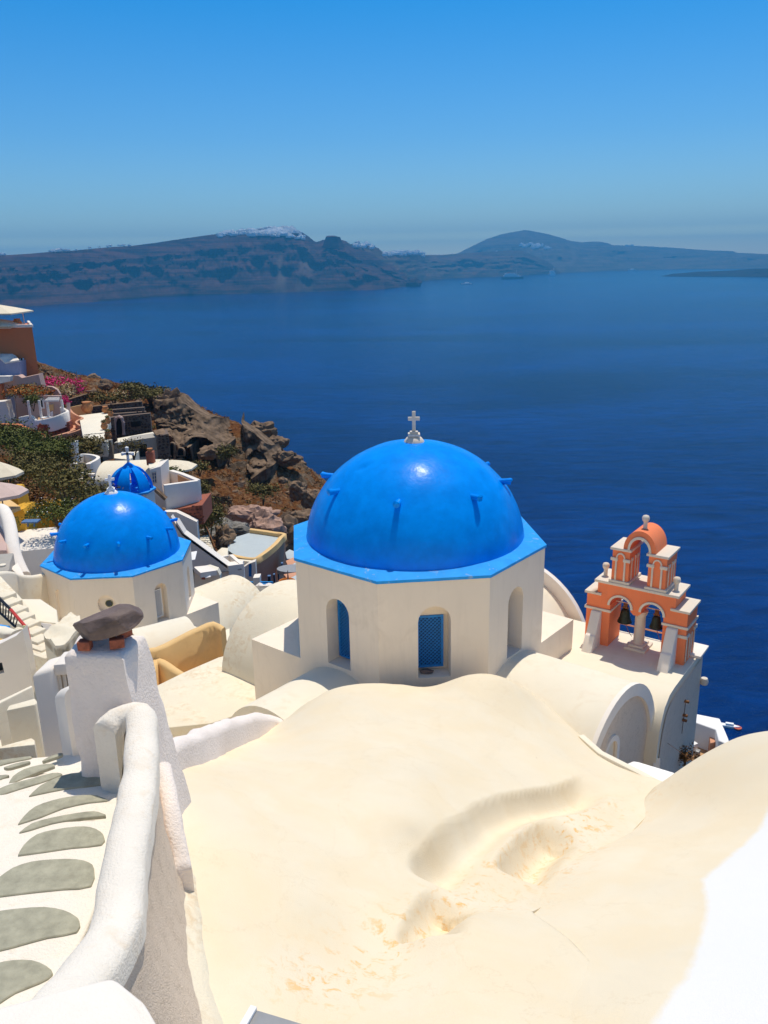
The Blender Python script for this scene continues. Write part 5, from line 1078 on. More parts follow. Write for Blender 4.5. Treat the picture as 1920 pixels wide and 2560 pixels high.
vault(gE, 2.0, 4.6, 1.9, -13.1, -17, 'vault_roof_arm', 'cream', small)
b = B().prism([Vector((*Pz(q, -14.9)[:2], -14.9)) for q in [Z2(130, 1090), Z2(150, 880), Z2(500, 800), Z2(1300, 900), Z2(1700, 800), Z2(1700, 1250), Z2(1000, 1400), Z2(400, 1300)]], -17.5); obj('base_roof', b, 'cream', small)
# ================================================================== VILLAGE on the left slope
simple('pink_rock', (0.44, 0.28, 0.21), 0.95, 0, 0.35, 2.5, 0.9, 0.1)
simple('cliff_stone', (0.23, 0.155, 0.10), 0.95, 0, 0.45, 2.0, 0.9, 0.1)
simple('grey_stone', (0.24, 0.22, 0.19), 0.95, 0, 0.45, 4.0, 0.9, 0.1)
simple('laundry', (0.55, 0.6, 0.35), 0.9, 0, 0.2, 3, 0)
bpy.data.objects['loose_stones'].data.materials[0] = MATS['cliff_stone']
def upright(cv, pts, d, thick, mat, parent, name='wall', bevel=0.02, dirn=(0, 1)):
    P = [Pd(cv(*p), d) for p in pts]; k = Vector((dirn[0], dirn[1], 0)).normalized()*thick
    # keep the face upright: all points already lie on the plane y = d
    return obj(name, B().loft(P, [p+k for p in P]), mat, parent, bevel=bevel), P
def facade(cv, pts, d, thick, mat, parent, holes=(), depth=0.25, name='wall', back='dark', dirn=(0, 1)):
    P = [Pd(cv(*p), d) for p in pts]; x0 = min(p.x for p in P); A = Vector((x0, d, 0)); H = []
    for h in holes:
        Q = [Pd(cv(*p), d) for p in h]; H.append([(q.x-x0, q.z) for q in Q])
    b = B(); b.wall(A, A+Vector((1, 0, 0)), [(p.x-x0, p.z) for p in P], H, depth, back=False)
    k = Vector((dirn[0], dirn[1], 0)).normalized()*thick; n = len(P); b.add(P+[p+k for p in P], [tuple(range(2*n-1, n-1, -1))]+[(i, n+i, n+(i+1) % n, (i+1) % n) for i in range(n)])
    o = obj(name, b, mat, parent)
    for h in H:
        bb = B(); bb.add([Vector((x0+q[0], d+depth-0.02, q[1])) for q in h], [tuple(range(len(h)))]); obj('opening_panel', bb, back, o)
    return o
def archpx(x0, y0, x1, y1, n=10, skew=0):
    r = (x1-x0)/2; c = (x0+x1)/2; return [(x0, y1), (x1, y1+skew)]+[(c+r*math.cos(math.pi*i/n), y0+r-r*math.sin(math.pi*i/n)) for i in range(n+1)]
def parasol(label, cv, X, Y, d, width, mat='canvas', h=0.55, sides=8, pole=2.2, vent=False, group=None, flatr=1.0, rz=0.3):
    c = Pd(cv(X, Y), d); t = T('parasol', label, 'parasol', (c.x, c.y, c.z-pole), group); r = width/2; b = B(); n = sides
    ring = [Vector((c.x+r*math.cos(2*math.pi*i/n+rz), c.y+r*math.sin(2*math.pi*i/n+rz)*flatr, c.z-h)) for i in range(n)]; mid = []
    for i in range(n): mid.append((Vector((c.x, c.y, c.z))+ring[i])/2+Vector((0, 0, 0.03)))
    low = [p-Vector((0, 0, 0.16)) for p in ring]
    b.add([Vector((c.x, c.y, c.z))]+mid+ring+low, [(0, 1+i, 1+(i+1) % n) for i in range(n)]+[(1+i, 1+n+i, 1+n+(i+1) % n, 1+(i+1) % n) for i in range(n)]+[(1+n+i, 1+2*n+i, 1+2*n+(i+1) % n, 1+n+(i+1) % n) for i in range(n)])
    obj('canopy', b, mat, t)
    obj('pole', B().tube([c-Vector((0, 0, pole)), c+Vector((0, 0, 0.08))], 0.035, 6), 'wood', t)
    b = B()
    for i in range(n): b.bar(c-Vector((0, 0, 0.05)), ring[i]-Vector((0, 0, 0.02)), 0.03)
    obj('ribs', b, 'wood', t); return t
rv = random.Random(11)
# 1 terracotta house with roof terrace
t = T('terracotta_house', 'tall terracotta house with a white rimmed roof terrace at the left edge', 'house', tuple(Pd(Zb(300, 1425), 106)))
facade(Zb, [(-260, 500), (475, 464), (576, 1165), (628, 1405), (-260, 1405)], 104, 9, 'terracotta', t, [[(295, 925), (350, 918), (392, 1190), (318, 1200)]], 0.25, 'wall', 'dark', (-0.45, 1))
zz_ = Pd(Zb(475, 464), 104).z; xr_ = Pd(Zb(475, 464), 104).x
b = B(); b.box((xr_-8, 104.12, zz_+0.16), (16.1, 0.3, 0.34)); obj('parapet', b, 'white', t, bevel=0.02); b = B(); b.bar((xr_-0.15, 104.3, zz_+0.12), (xr_-4.1, 113.0, zz_+0.12), 0.3); obj('parapet', b, 'white', t, bevel=0.02)
b = B()
for k in range(5):
    p = Pd(Zb(10+k*33, 440), 103.9); q = Pd(Zb(10+k*33+33, 480), 103.9); b.bar(p, q, 0.05); b.bar((p.x, p.y, q.z), (q.x, q.y, p.z), 0.05)
p = Pd(Zb(-30, 410), 103.9); q = Pd(Zb(160, 478), 103.9)
b.box(((p.x+q.x)/2, 103.9, p.z), (q.x-p.x, 0.08, 0.08)); b.box(((p.x+q.x)/2, 103.9, q.z), (q.x-p.x, 0.08, 0.08)); obj('lattice_panel', b, 'white', t)
b = B()
for (x0, y0, x1, y1) in ((300, 925, 340, 1190), (346, 920, 385, 1186)):
    a = Pd(Zb(x0, y0), 103.98); c = Pd(Zb(x1, y1), 103.98); b.box(((a.x+c.x)/2, 103.9, (a.z+c.z)/2), (0.16, 0.12, a.z-c.z))
obj('door_frame', b, 'white_fresh', t)
facade(Zb, [(-260, 935), (0, 935), (75, 1003), (290, 970), (302, 1200), (-260, 1200)], 102.0, 1.9, 'lilac', t, (), 0.2, 'stair_head')
pts = [Pd(Zb(-260, 935), 101.9), Pd(Zb(0, 935), 101.9), Pd(Zb(75, 1003), 101.9), Pd(Zb(290, 970), 101.9)]
b = B(); bk = [Pd(Zb(-260, 870), 103.9), Pd(Zb(60, 866), 103.9), Pd(Zb(185, 868), 103.9), Pd(Zb(240, 900), 103.9)]
b.add(pts+bk+[p+Vector((0, 0, 0.18)) for p in pts]+[p+Vector((0, 0, 0.1)) for p in bk], [(0, 1, 5, 4), (1, 2, 6, 5), (2, 3, 7, 6), (8, 12, 13, 9), (9, 13, 14, 10), (10, 14, 15, 11), (0, 8, 9, 1), (1, 9, 10, 2), (2, 10, 11, 3), (3, 11, 15, 7)]); obj('stair_head_roof', b, 'white', t)
parasol('larger cream square parasol over the roof terrace at the far left', Zb, -60, 120, 106, 9.0, 'canvas', 1.0, 4, 3.4, group=None, rz=0.75)
parasol('smaller cream parasol peeping over the lattice panel of the roof terrace', Zb, -40, 335, 104.9, 6.6, 'canvas', 0.7, 4, 1.4, rz=0.75)
o = obj('flagpole', B().tube([Pd(Zb(362, 405), 107), Pd(Zb(335, 245), 107)], 0.06, 6), 'trim'); tag(o, 'thin bare white pole on the corner of the roof terrace', 'pole')
o = obj('terrace_pot', B().lathe([(0.25, 0), (0.5, 0.25), (0.55, 0.5), (0.35, 0.8), (0.42, 0.9)], Pd(Zb(262, 445), 106), 12), 'clay', smooth=True); tag(o, 'big clay jar standing on the terracotta house roof terrace', 'jar')
# lower pale wall with lilac arched doorway
t = T('pale_house', 'pale pink plastered house front with a tall lilac arched doorway', 'house', tuple(Pd(Zb(200, 1900), 101)))
door_a = [(86, 1800), (240, 1815), (225, 1600), (205, 1500), (175, 1455), (140, 1440), (105, 1460), (88, 1520)]
facade(Zb, [(-260, 1290), (20, 1290), (148, 1262), (160, 1205), (205, 1180), (270, 1180), (325, 1215), (572, 1160), (640, 1425), (640, 1560), (300, 1900), (-260, 1900)], 101, 1.3, 'pink', t, [door_a], 0.3, 'wall', 'lilac')
b = B().sweep([Pd(Zb(*p), 100.95) for p in [(82, 1800), (80, 1520), (98, 1452), (140, 1428), (180, 1445), (214, 1500), (232, 1600), (248, 1815)]], [(-0.08, -0.08), (-0.08, 0.08), (0.08, 0.08), (0.08, -0.08)]); obj('door_surround', b, 'white', t)
facade(Zb, [(-260, 1190), (150, 1190), (150, 1265), (-20, 1300), (-260, 1300)], 100, 0.9, 'white', t, (), 0.2, 'coping')
facade(Zb, [(-260, 1310), (15, 1310), (50, 1560), (-260, 1590)], 100.2, 0.7, 'terracotta', t, (), 0.2, 'wall')
facade(Zb, [(-260, 1590), (80, 1560), (150, 1830), (160, 1900), (20, 1895), (-260, 1900)], 97, 1.5, 'white', t, (), 0.2, 'garden_wall')
facade(Zb, [(-260, 1890), (40, 1900), (260, 1905), (330, 1935), (420, 1975), (540, 2020), (700, 2105), (700, 2230), (-260, 2230)], 90.6, 0.6, 'terracotta', t, (), 0.2, 'terrace_wall')
t = T('arched_garden_wall', 'low pale garden wall with a round arch beside the bougainvillea', 'wall', tuple(Pd(Zb(750, 1560), 108)))
facade(Zb, [(600, 1352), (690, 1338), (770, 1345), (840, 1385), (885, 1450), (900, 1560), (600, 1560)], 108, 0.5, 'pink', t, [archpx(700, 1410, 790, 1520)], 0.5, 'wall', 'leaf_olive')
# pergola balcony house
t = T('pergola_house', 'small white balcony house with a slatted pergola and curved front wall', 'house', tuple(Pd(Zb(750, 1900), 93)))
facade(Zb, [(400, 1540), (560, 1500), (640, 1480), (900, 1478), (905, 1760), (560, 1850), (440, 1840)], 97, 0.4, 'pink', t, [[(578, 1640), (640, 1650), (640, 1545), (578, 1535)]], 0.2, 'back_wall', 'glass')
b = B(); a = Pd(Zb(572, 1530), 96.95); c = Pd(Zb(655, 1655), 96.95); w = c.x-a.x; h = a.z-c.z
for s in (0, 1): b.box((a.x+s*w, 96.9, (a.z+c.z)/2), (0.16, 0.14, h+0.16)); b.box(((a.x+c.x)/2, 96.88, c.z+s*h), (w-0.16, 0.14, 0.16))
obj('window_frame', b, 'white_fresh', t)
facade(Zb, [(690, 1625), (790, 1600), (795, 1690), (725, 1700)], 96.9, 0.08, 'ochre', t, (), 0.2, 'niche')
zc_ = Pd(Zb(900, 1500), 95).z
for k in range(7):
    a = Pd(Zb(650+k*10, 1540-k*9), 92.5+0.35*k); c = Pd(Zb(890+k*2, 1508-k*6), 93+0.35*k)
    obj('pergola_slat', B().bar((a.x, a.y, zc_), (c.x, a.y, zc_), 0.09, 0.16), 'white', t)
for X, Y0, Y1 in ((412, 1530, 1820), (572, 1500, 1840), (690, 1530, 1830), (905, 1490, 1700)):
    a = Pd(Zb(X, Y0), 93); c = Pd(Zb(X, Y1), 93); obj('pergola_post', B().bar((a.x, 93, c.z), (a.x, 93, zc_), 0.22), 'white', t)
bw = densify([Pd(Zb(290, 1800), 95), Pd(Zb(420, 1775), 94.5), Pd(Zb(480, 1780), 94), Pd(Zb(540, 1840), 92.5), Pd(Zb(640, 1835), 92), Pd(Zb(800, 1795), 91.6), Pd(Zb(930, 1745), 91.8), Pd(Zb(995, 1715), 92.5), Pd(Zb(985, 1690), 94), Pd(Zb(905, 1650), 96.5)], 0.3)
obj('balcony_wall', B().sweep(bw, [(-0.16, -1.5), (-0.16, 0), (-0.08, 0.07), (0.08, 0.07), (0.16, 0), (0.16, -1.5)]), 'white', t, smooth=True, angle=50)
fl = flat(Zb, [(560, 1850), (700, 1835), (940, 1755), (900, 1700), (560, 1780)], z=Pd(Zb(700, 1830), 93).z-0.3); obj('balcony_floor', B().prism(fl, fl[0].z-1.2), 'tile_floor', t)
stonework('stone_base', Pd(Zb(560, 1990), 91.5), Pd(Zb(1040, 1990), 91.9), Pd(Zb(700, 2140), 91.5).z, Pd(Zb(700, 1915), 91.5).z, 0.42, t, rv, 'red_stone', 'brick', 1.5, Pd(Zb(1030, 1865), 91.9).z)
c = Pd(Zb(735, 1790), 93); b = B().box((c.x, c.y, c.z), (0.55, 0.5, 0.06))
for i in (-1, 1):
    for j in (-1, 1): b.box((c.x+i*0.24, c.y+j*0.22, c.z-0.25), (0.05, 0.05, 0.5))
for k in range(4): b.box((c.x+0.25+0.02*k, c.y, c.z+0.12+0.13*k), (0.04, 0.5, 0.06))
for j in (-1, 1): b.box((c.x+0.28, c.y+j*0.24, c.z+0.3), (0.05, 0.05, 0.6))
tag(obj('garden_chair', b, 'white_fresh'), 'white slatted chair on the pergola balcony', 'chair')
c = Pd(Zb(665, 1800), 93); b = B().lathe([(0.45, 0.0), (0.45, 0.04)], c, 16); b.tube([c-Vector((0, 0, 0.6)), c], 0.04, 6); tag(obj('garden_table', b, 'white_fresh'), 'round white table beside the slatted chair on the balcony', 'table')
# curved terracotta terrace wall
t = T('curved_terrace', 'salmon terrace with a wavy parapet wall right of the stone based balcony', 'terrace', tuple(Pd(Zb(1100, 2050), 91)))
obj('wavy_wall', B().sweep(densify([Pd(Zb(1015, 1650), 97), Pd(Zb(1075, 1725), 95.6), Pd(Zb(1150, 1770), 95), Pd(Zb(1222, 1805), 94.6), Pd(Zb(1160, 1835), 93.6), Pd(Zb(1125, 1865), 93), Pd(Zb(1150, 1895), 92.5), Pd(Zb(1222, 1945), 91.6), Pd(Zb(1150, 1990), 90.8), Pd(Zb(1000, 2040), 90.2), Pd(Zb(830, 2090), 89.8), Pd(Zb(700, 2105), 89.8), Pd(Zb(600, 2060), 90)], 0.25), [(-0.12, -2.2), (-0.12, 0), (0, 0.05), (0.12, 0), (0.12, -2.2)]), 'salmon', t, smooth=True, angle=50)
fl = flat(Zb, [(1020, 1700), (1200, 1815), (1130, 1860), (1200, 1940), (1000, 2030), (720, 2095), (1040, 2000)], z=Pd(Zb(1050, 1900), 93.5).z-0.35); obj('floor', B().prism(fl, fl[0].z-1.8), 'salmon', t)
facade(Zb, [(1030, 1650), (1245, 1605), (1258, 1750), (1180, 1765), (1110, 1740), (1060, 1700)], 99, 0.3, 'ochre', t, (), 0.2, 'back_wall')
obj('shade_post', B().tube([Pd(Zb(1012, 1580), 94.5), Pd(Zb(1020, 1870), 94)], 0.22, 8), 'pink', t)
# cream roof terrace with clay pots
t, P = blockT('roof_terrace', 'flat pale cream roof terrace edged with clay pots', 'terrace', Z8, [(172, 638), (450, 605), (530, 628), (500, 680), (480, 760), (500, 845), (490, 935), (330, 938), (222, 905)], 97, 1.6, 'cream', 0.03)
zt_ = P[0].z
b = B().bar(Pz(Z8(228, 862), zt_+0.03), Pz(Z8(480, 838), zt_+0.03), 0.10, 0.06); obj('joint', b, 'grey_wall', t)
for i, (X, Y, s, lb) in enumerate([(272, 610, 1.0, 'largest clay jar, beside the stone wall at the terrace back'), (482, 612, 0.62, 'clay pot at the back right corner of the cream terrace'), (541, 650, 0.5, 'clay pot standing just outside the back right terrace corner'), (508, 735, 0.5, 'clay pot with leaves halfway along the right terrace edge'), (468, 800, 0.55, 'dark leafy clay pot on the right edge of the cream terrace'), (510, 912, 0.55, 'clay pot at the front right corner of the cream terrace')]):
    c = Pz(Z8(X, Y), zt_+0.02); tt = T('clay_jar', lb, 'jar', tuple(c), 'clay jars round the cream terrace'); obj('pot', B().lathe([(0.3*s, 0), (0.62*s, 0.35*s), (0.7*s, 0.75*s), (0.45*s, 1.2*s), (0.55*s, 1.35*s)], c, 12), 'clay', tt, smooth=True)
    if i > 1: bb = B(); leaves(bb, (c.x, c.y, c.z+1.5*s), (0.5*s, 0.5*s, 0.45*s), 90, 0.1, rv); obj('leaves', bb, 'leaf_olive', tt)
# retaining walls and ruins
def sw(label, cv, p0, p1, d0, d1, hpx, size, name='stone_wall', mat='lava_stone', base='mortar', thick=0.6, cap=False):
    a = Pd(cv(*p0), d0); c = Pd(cv(*p1), d1); lo_ = min(Pd(cv(p0[0], p0[1]+hpx), d0).z, Pd(cv(p1[0], p1[1]+hpx), d1).z); t = T(name, label, 'wall', (a.x, a.y, lo_)); stonework('w', a, c, lo_, a.z, size, t, rv, mat, base, thick, c.z)
    for ch in t.children:
        if ch.name.startswith('w'): ch.name = 'core'
    if cap: obj('coping', B().sweep([a+Vector((0, 0.2, 0.05)), c+Vector((0, 0.2, 0.05))], [(-0.3, -0.06), (-0.3, 0.05), (0.3, 0.05), (0.3, -0.06)]), 'cliff_stone', t)
    return t
sw('dark rubble retaining wall behind the ochre terrace wall, below the loungers', Z8, (45, 462), (262, 398), 108, 109, 90, 0.4, cap=True)
sw('long dark rubble wall right of the largest clay jar', Z8, (312, 545), (895, 483), 105, 106, 72, 0.42, cap=True)
sw('second lower rubble wall band above the ruined doorway', Z8, (500, 578), (925, 545), 103.2, 104, 60, 0.4)
sw('narrow rubble ledge directly over the ruined arch', Z8, (560, 622), (940, 595), 102.3, 103, 40, 0.35)
t = T('ruined_house', 'roofless dark stone ruin with an arched doorway and small window', 'ruin', tuple(Pd(Z8(750, 900), 101.5)))
A_ = Pd(Z8(535, 660), 101.4); B_ = Pd(Z8(990, 615), 102)
stonework('ruin_wall', A_, B_, Pd(Z8(560, 960), 101.4).z, A_.z, 0.38, t, rv, 'lava_stone', 'mortar', 0.7, B_.z)
facade(Z8, archpx(590, 662, 672, 860), 101.15, 0.1, 'dark', t, (), 0.1, 'doorway'); obj('arch_stones', B().tube([Pd(Z8(*p), 101.1) for p in [(585, 860), (582, 720), (600, 668), (632, 652), (664, 668), (684, 720), (690, 860)]], 0.22, 6), 'pink', t)
facade(Z8, [(770, 715), (880, 700), (885, 760), (775, 775)], 101.3, 0.1, 'dark', t, (), 0.1, 'window_opening')
sw('tall rubble pier at the right side of the cream terrace', Z8, (528, 665), (572, 660), 99.5, 99.6, 300, 0.4, 'stone_pier')
# box house with stone pier
t = T('grey_box_house', 'flat roofed grey plastered house with a dark doorway under a cream slab', 'house', tuple(Pd(Z8(800, 1100), 92)))
P = flat(Z8, [(620, 948), (1062, 880), (1025, 828), (615, 902)], 91.0); obj('roof_slab', B().prism(P, P[0].z-0.35), 'cream', t, bevel=0.03)
facade(Z8, [(575, 956), (1062, 888), (1110, 1190), (975, 1170), (575, 1080)], 91.3, 3.0, 'grey_wall', t, [[(862, 1125), (968, 1118), (952, 965), (885, 975), (862, 1000)]], 0.5, 'wall', 'dark')
facade(Z8, [(425, 932), (540, 925), (568, 1140), (450, 1165)], 92, 0.6, 'grey_wall', t, (), 0.2, 'side_wall')
P = flat(Z8, [(578, 1130), (578, 1085), (700, 1062), (862, 1048), (800, 1110), (770, 1150)], 84); obj('yard', B().prism(P, P[0].z-1.5), 'cream', t)
t = T('stone_pier_block', 'square dark rubble block with a pale top, right of the grey box house', 'block', tuple(Pd(Z8(1150, 1130), 91)))
a = Pd(Z8(1062, 880), 90.8); c = Pd(Z8(1205, 850), 91.2); stonework('pier_core', a, c, Pd(Z8(1100, 1210), 90.8).z, a.z, 0.4, t, rv, 'lava_stone', 'mortar', 3.0, c.z)
P = flat(Z8, [(1062, 877), (1200, 847), (1140, 797), (1028, 826)], 90.8); obj('pier_top', B().prism([p+Vector((0, 0, 0.12)) for p in P], P[0].z-0.1), 'cliff_stone', t, bevel=0.03)
for X0, X1, Y0, Y1, lb in ((1218, 1262, 965, 1140, 'dark narrow cave doorway right of the rubble block'), (1305, 1375, 1025, 1105, 'small round cave opening under the cliff')):
    t = T('cave_opening', lb, 'cave', tuple(Pd(Z8(X0, Y1), 98))); o = facade(Z8, archpx(X0-14, Y0-14, X1+14, Y1+5), 98.2, 0.5, 'cliff_stone', t, [archpx(X0, Y0, X1, Y1)], 0.45, 'rock_face', 'dark')
# small gate with white wall
t = T('garden_gate', 'cream picket gate between white garden walls above the small dome', 'gate', tuple(Pd(Z8(200, 1310), 72)))
facade(Z8, [(28, 990), (100, 945), (142, 938), (150, 1190), (148, 1310), (98, 1318), (60, 1180)], 72, 0.5, 'white', t, (), 0.2, 'tall_wall')
for X in (85, 245): facade(Z8, [(X, 1200), (X+60, 1195), (X+62, 1300), (X+5, 1305)], 70.6, 0.6, 'white', t, (), 0.2, 'gate_pier')
for k in range(8):
    a = Pd(Z8(163+k*11, 1180), 71); c = Pd(Z8(163+k*11, 1295), 71); obj('picket', B().bar((a.x, 71, c.z), (a.x, 71, a.z), 0.08, 0.04), 'wood_cream', t)
b = B()
for Y in (1215, 1270):
    a = Pd(Z8(158, Y), 71.06); c = Pd(Z8(246, Y-8), 71.06); b.bar(a, c, 0.07, 0.05)
obj('gate_rail', b, 'wood_cream', t)
obj('curved_wall', B().sweep(densify([Pd(Z8(150, 1100), 75), Pd(Z8(220, 1088), 77), Pd(Z8(330, 1098), 76), Pd(Z8(395, 1125), 74), Pd(Z8(350, 1165), 72), Pd(Z8(270, 1200), 70.8)], 0.3), [(-0.16, -1.3), (-0.16, 0.05), (0.16, 0.05), (0.16, -1.3)]), 'white', t, smooth=True, angle=50)
t = T('gate_steps', 'worn pale steps leading down from the picket gate', 'steps', tuple(Pd(Z8(190, 1470), 66)))
for k in range(6):
    P = flat(Z8, [(135+k*8, 1330+k*26), (232+k*4, 1335+k*26), (238+k*4, 1356+k*26), (142+k*8, 1352+k*26)], 70-k*0.9); obj('step', B().prism(P, P[0].z-0.6), 'cream_stained', t, bevel=0.02)
t = T('steps_side_wall', 'slanting white side wall with red stones beside the gate steps', 'wall', tuple(Pd(Z8(280, 1460), 66)))
facade(Z8, [(165, 1310), (215, 1305), (345, 1318), (345, 1330), (215, 1365), (165, 1345)], 69, 0.4, 'white', t, (), 0.1, 'upper_wall'); facade(Z8, [(215, 1450), (300, 1370), (345, 1360), (345, 1500), (240, 1480)], 66, 0.5, 'white', t, (), 0.1, 'lower_wall')
for k in range(6): obj('stone', rockmesh(Pd(Z8(200+k*13, 1440-k*16), 66.2), (0.32, 0.3, 0.3), k, 1, 0.3), 'red_stone', t)
# barrel roofed house with white cube
t = T('barrel_house', 'long white house under a stained cream barrel roof behind the blue belfry', 'house', tuple(Pd(Z8(650, 1500), 67)))
a = Pd(Z8(345, 1425), 65.0); c = Pd(Z8(1015, 1348), 65.0+0.0)
fH = frame(((a.x+c.x)/2, 67.6), 3.0); L = (c.x-a.x)
vault(fH, -L/2, L/2, 2.6, a.z+1.15, a.z-2.4, 'barrel_roof', 'cream_stained', t, 0, 1.15, 20, 14)
P = [Pd(Z8(345, 1425), 64.95), Pd(Z8(1015, 1350), 64.95)]
facade(Z8, [(345, 1425), (1015, 1350), (1040, 1520), (345, 1560)], 64.95, 0.12, 'white', t, [[(425, 1500), (470, 1492), (470, 1440), (425, 1446)]], 0.1, 'front_wall', 'glass')
facade(Z8, [(305, 1375), (350, 1370), (350, 1480), (310, 1480)], 65.5, 0.3, 'blue_grey', t, (), 0.1, 'side_door')
t = T('white_cube_house', 'narrow white house wall with a blue grey window beside the barrel roof', 'house', tuple(Pd(Z8(1100, 1560), 64)))
facade(Z8, [(988, 1262), (1112, 1226), (1125, 1400), (1145, 1560), (1190, 1640), (1195, 1700), (1080, 1700), (1015, 1440)], 64, 2.6, 'white', t, [[(1018, 1425), (1070, 1418), (1055, 1285), (1005, 1295)]], 0.15, 'wall', 'blue_grey')
b = B()
for k in range(3):
    a = Pd(Z8(1012+k*24, 1292-k*4), 63.95); c = Pd(Z8(1022+k*24, 1424-k*4), 63.95); b.bar(a, c, 0.05)
for k in range(4):
    a = Pd(Z8(1010+k*3, 1300+k*38), 63.94); c = Pd(Z8(1062+k*3, 1292+k*38), 63.94); b.bar(a, c, 0.04)
obj('window_bars', b, 'trim', t)
P = flat(Z8, [(985, 1262), (1112, 1226), (1060, 1190), (975, 1205)], 64); obj('roof', B().prism([p+Vector((0, 0, 0.1)) for p in P], P[0].z-0.1), 'cream', t)
c = Pd(Z8(1005, 1190), 66); t = T('brick_chimney', 'short brick chimney on the corner of the barrel roofed house', 'chimney', tuple(c)); obj('stack', B().box(c+Vector((0, 0, 0.45)), (0.6, 0.6, 1.1)), 'brick', t, bevel=0.03); obj('pot', B().lathe([(0.2, 0), (0.24, 0.25)], c+Vector((0, 0, 1.0)), 10), 'clay', t)
parasol('wide cream parasol beside the white house on the right terrace', Z8, 1232, 1150, 72, 4.5, 'canvas', 0.62, 8, 2.6)
t = T('terrace_box', 'walled white terrace with a brown inner wall on a red stone base', 'terrace', tuple(Pd(Z8(1350, 1650), 62)))
z0_ = Pd(Z8(1150, 1440), 62).z
rim = [Pz(Z8(*p), z0_) for p in [(1150, 1438), (1540, 1385), (1350, 1302), (1232, 1268)]]
obj('parapet', B().sweep(rim[:2], [(-0.2, -2.6), (-0.2, 0), (0.2, 0), (0.2, -2.6)]), 'white', t, bevel=0.02)
obj('parapet', B().sweep([rim[1]+Vector((0.0, 0.15, -0.004)), rim[2], rim[3]], [(-0.2, -2.6), (-0.2, 0), (0.2, 0), (0.2, -2.6)]), 'white', t, bevel=0.02)
b = B(); b.prism([rim[0]+Vector((0.1, 0.3, -1.1)), rim[1]+Vector((-0.3, 0.2, -1.1)), rim[2]+Vector((-0.3, -0.2, -1.1)), rim[3]+Vector((-0.6, 0, -1.1))], z0_-2.6); obj('floor', b, 'tile_floor', t)
b = B().sweep([rim[1]+Vector((-0.35, -0.05, 0)), rim[2]+Vector((-0.25, -0.15, 0))], [(-0.03, -1.0), (-0.03, -0.1), (0.03, -0.1), (0.03, -1.0)]); obj('inner_wall', b, 'tile_floor', t)
stonework('red_base', Pd(Z1(1270, 1580), 61.8), Pd(Z1(1498, 1545), 61.8), Pd(Z1(1490, 1690), 61.8).z, Pd(Z1(1270, 1585), 61.8).z, 0.3, t, rv, 'red_stone', 'brick', 3.5, Pd(Z1(1498, 1548), 61.8).z)
P = flat(Z1, [(1225, 1595), (1500, 1548), (1485, 1530), (1230, 1575)], 61.7); obj('ledge', B().prism(P, P[0].z-0.12), 'white', t)
P = [Pd(Z8(*p), 60.2) for p in [(1005, 1445), (1175, 1600)]]; o = obj('slanted_beam', B().bar(P[0], P[1], 0.5, 0.2), 'cliff_stone'); tag(o, 'slanting stone coping between the blue belfry base and the terrace box', 'coping')
# blue openwork belfry cupola
cz = Pd(Z8(715, 1540), 57); cx_, cy_ = cz.x, cz.y+1.3; t = T('blue_cupola', 'open bright blue cupola of curved ribs with a white budded cross', 'cupola', (cx_, cy_, cz.z-1.0))
b = B(); n = 8; pr = [Vector((cx_+1.75*math.cos(2*math.pi*i/n+0.2), cy_+1.75*math.sin(2*math.pi*i/n+0.2), cz.z)) for i in range(n)]; b.prism(pr, cz.z-0.14); obj('base_slab', b, 'rim_blue', t, bevel=0.01)
b = B(); b.prism([Vector((cx_+1.6*math.cos(2*math.pi*i/n+0.2), cy_+1.6*math.sin(2*math.pi*i/n+0.2), cz.z-0.145)) for i in range(n)], cz.z-3.0); obj('drum', b, 'white', t)
ra, hh_ = 1.5, 1.75
for k in range(6):
    an = k*math.pi/3+0.45; V = []; b = B(); m = 14
    for i in range(m+1):
        e = i/m*math.pi/2*0.93; rr = ra*math.cos(e); zz2 = hh_*math.sin(e); hw = (0.42*math.cos(e)+0.10)*0.9
        d_ = Vector((math.cos(an), math.sin(an), 0)); s_ = Vector((-d_.y, d_.x, 0)); p = Vector((cx_, cy_, cz.z))+d_*rr+Vector((0, 0, zz2)); q = Vector((cx_, cy_, cz.z))+d_*max(0.02, rr-0.16)+Vector((0, 0, zz2-0.06))
        V += [p-s_*hw, p+s_*hw, q+s_*hw, q-s_*hw]
    b.add(V, [(4*i+j, 4*i+(j+1) % 4, 4*i+4+(j+1) % 4, 4*i+4+j) for i in range(m) for j in range(4)]+[(0, 1, 2, 3), (4*m+3, 4*m+2, 4*m+1, 4*m)]); obj('rib', b, 'dome_blue', t, smooth=True, angle=40)
obj('cap', B().lathe([(0.75, 0), (0.55, 0.25), (0.28, 0.48), (0.10, 0.62), (0.05, 0.66)], (cx_, cy_, cz.z+1.36), 14), 'dome_blue', t, smooth=True)
c = Vector((cx_, cy_, cz.z+2.0)); b = B(); b.box(c+Vector((0, 0, 0.5)), (0.16, 0.12, 1.0)); b.box(c+Vector((0, 0, 0.62)), (0.62, 0.12, 0.16)); 
for q in ((0, 1.02), (-0.34, 0.62), (0.34, 0.62)): b.lathe([(0.04, -0.12), (0.13, -0.06), (0.14, 0.06), (0.04, 0.13)], c+Vector((q[0], 0, q[1])), 8)
obj('cross', b, 'white_fresh', t)
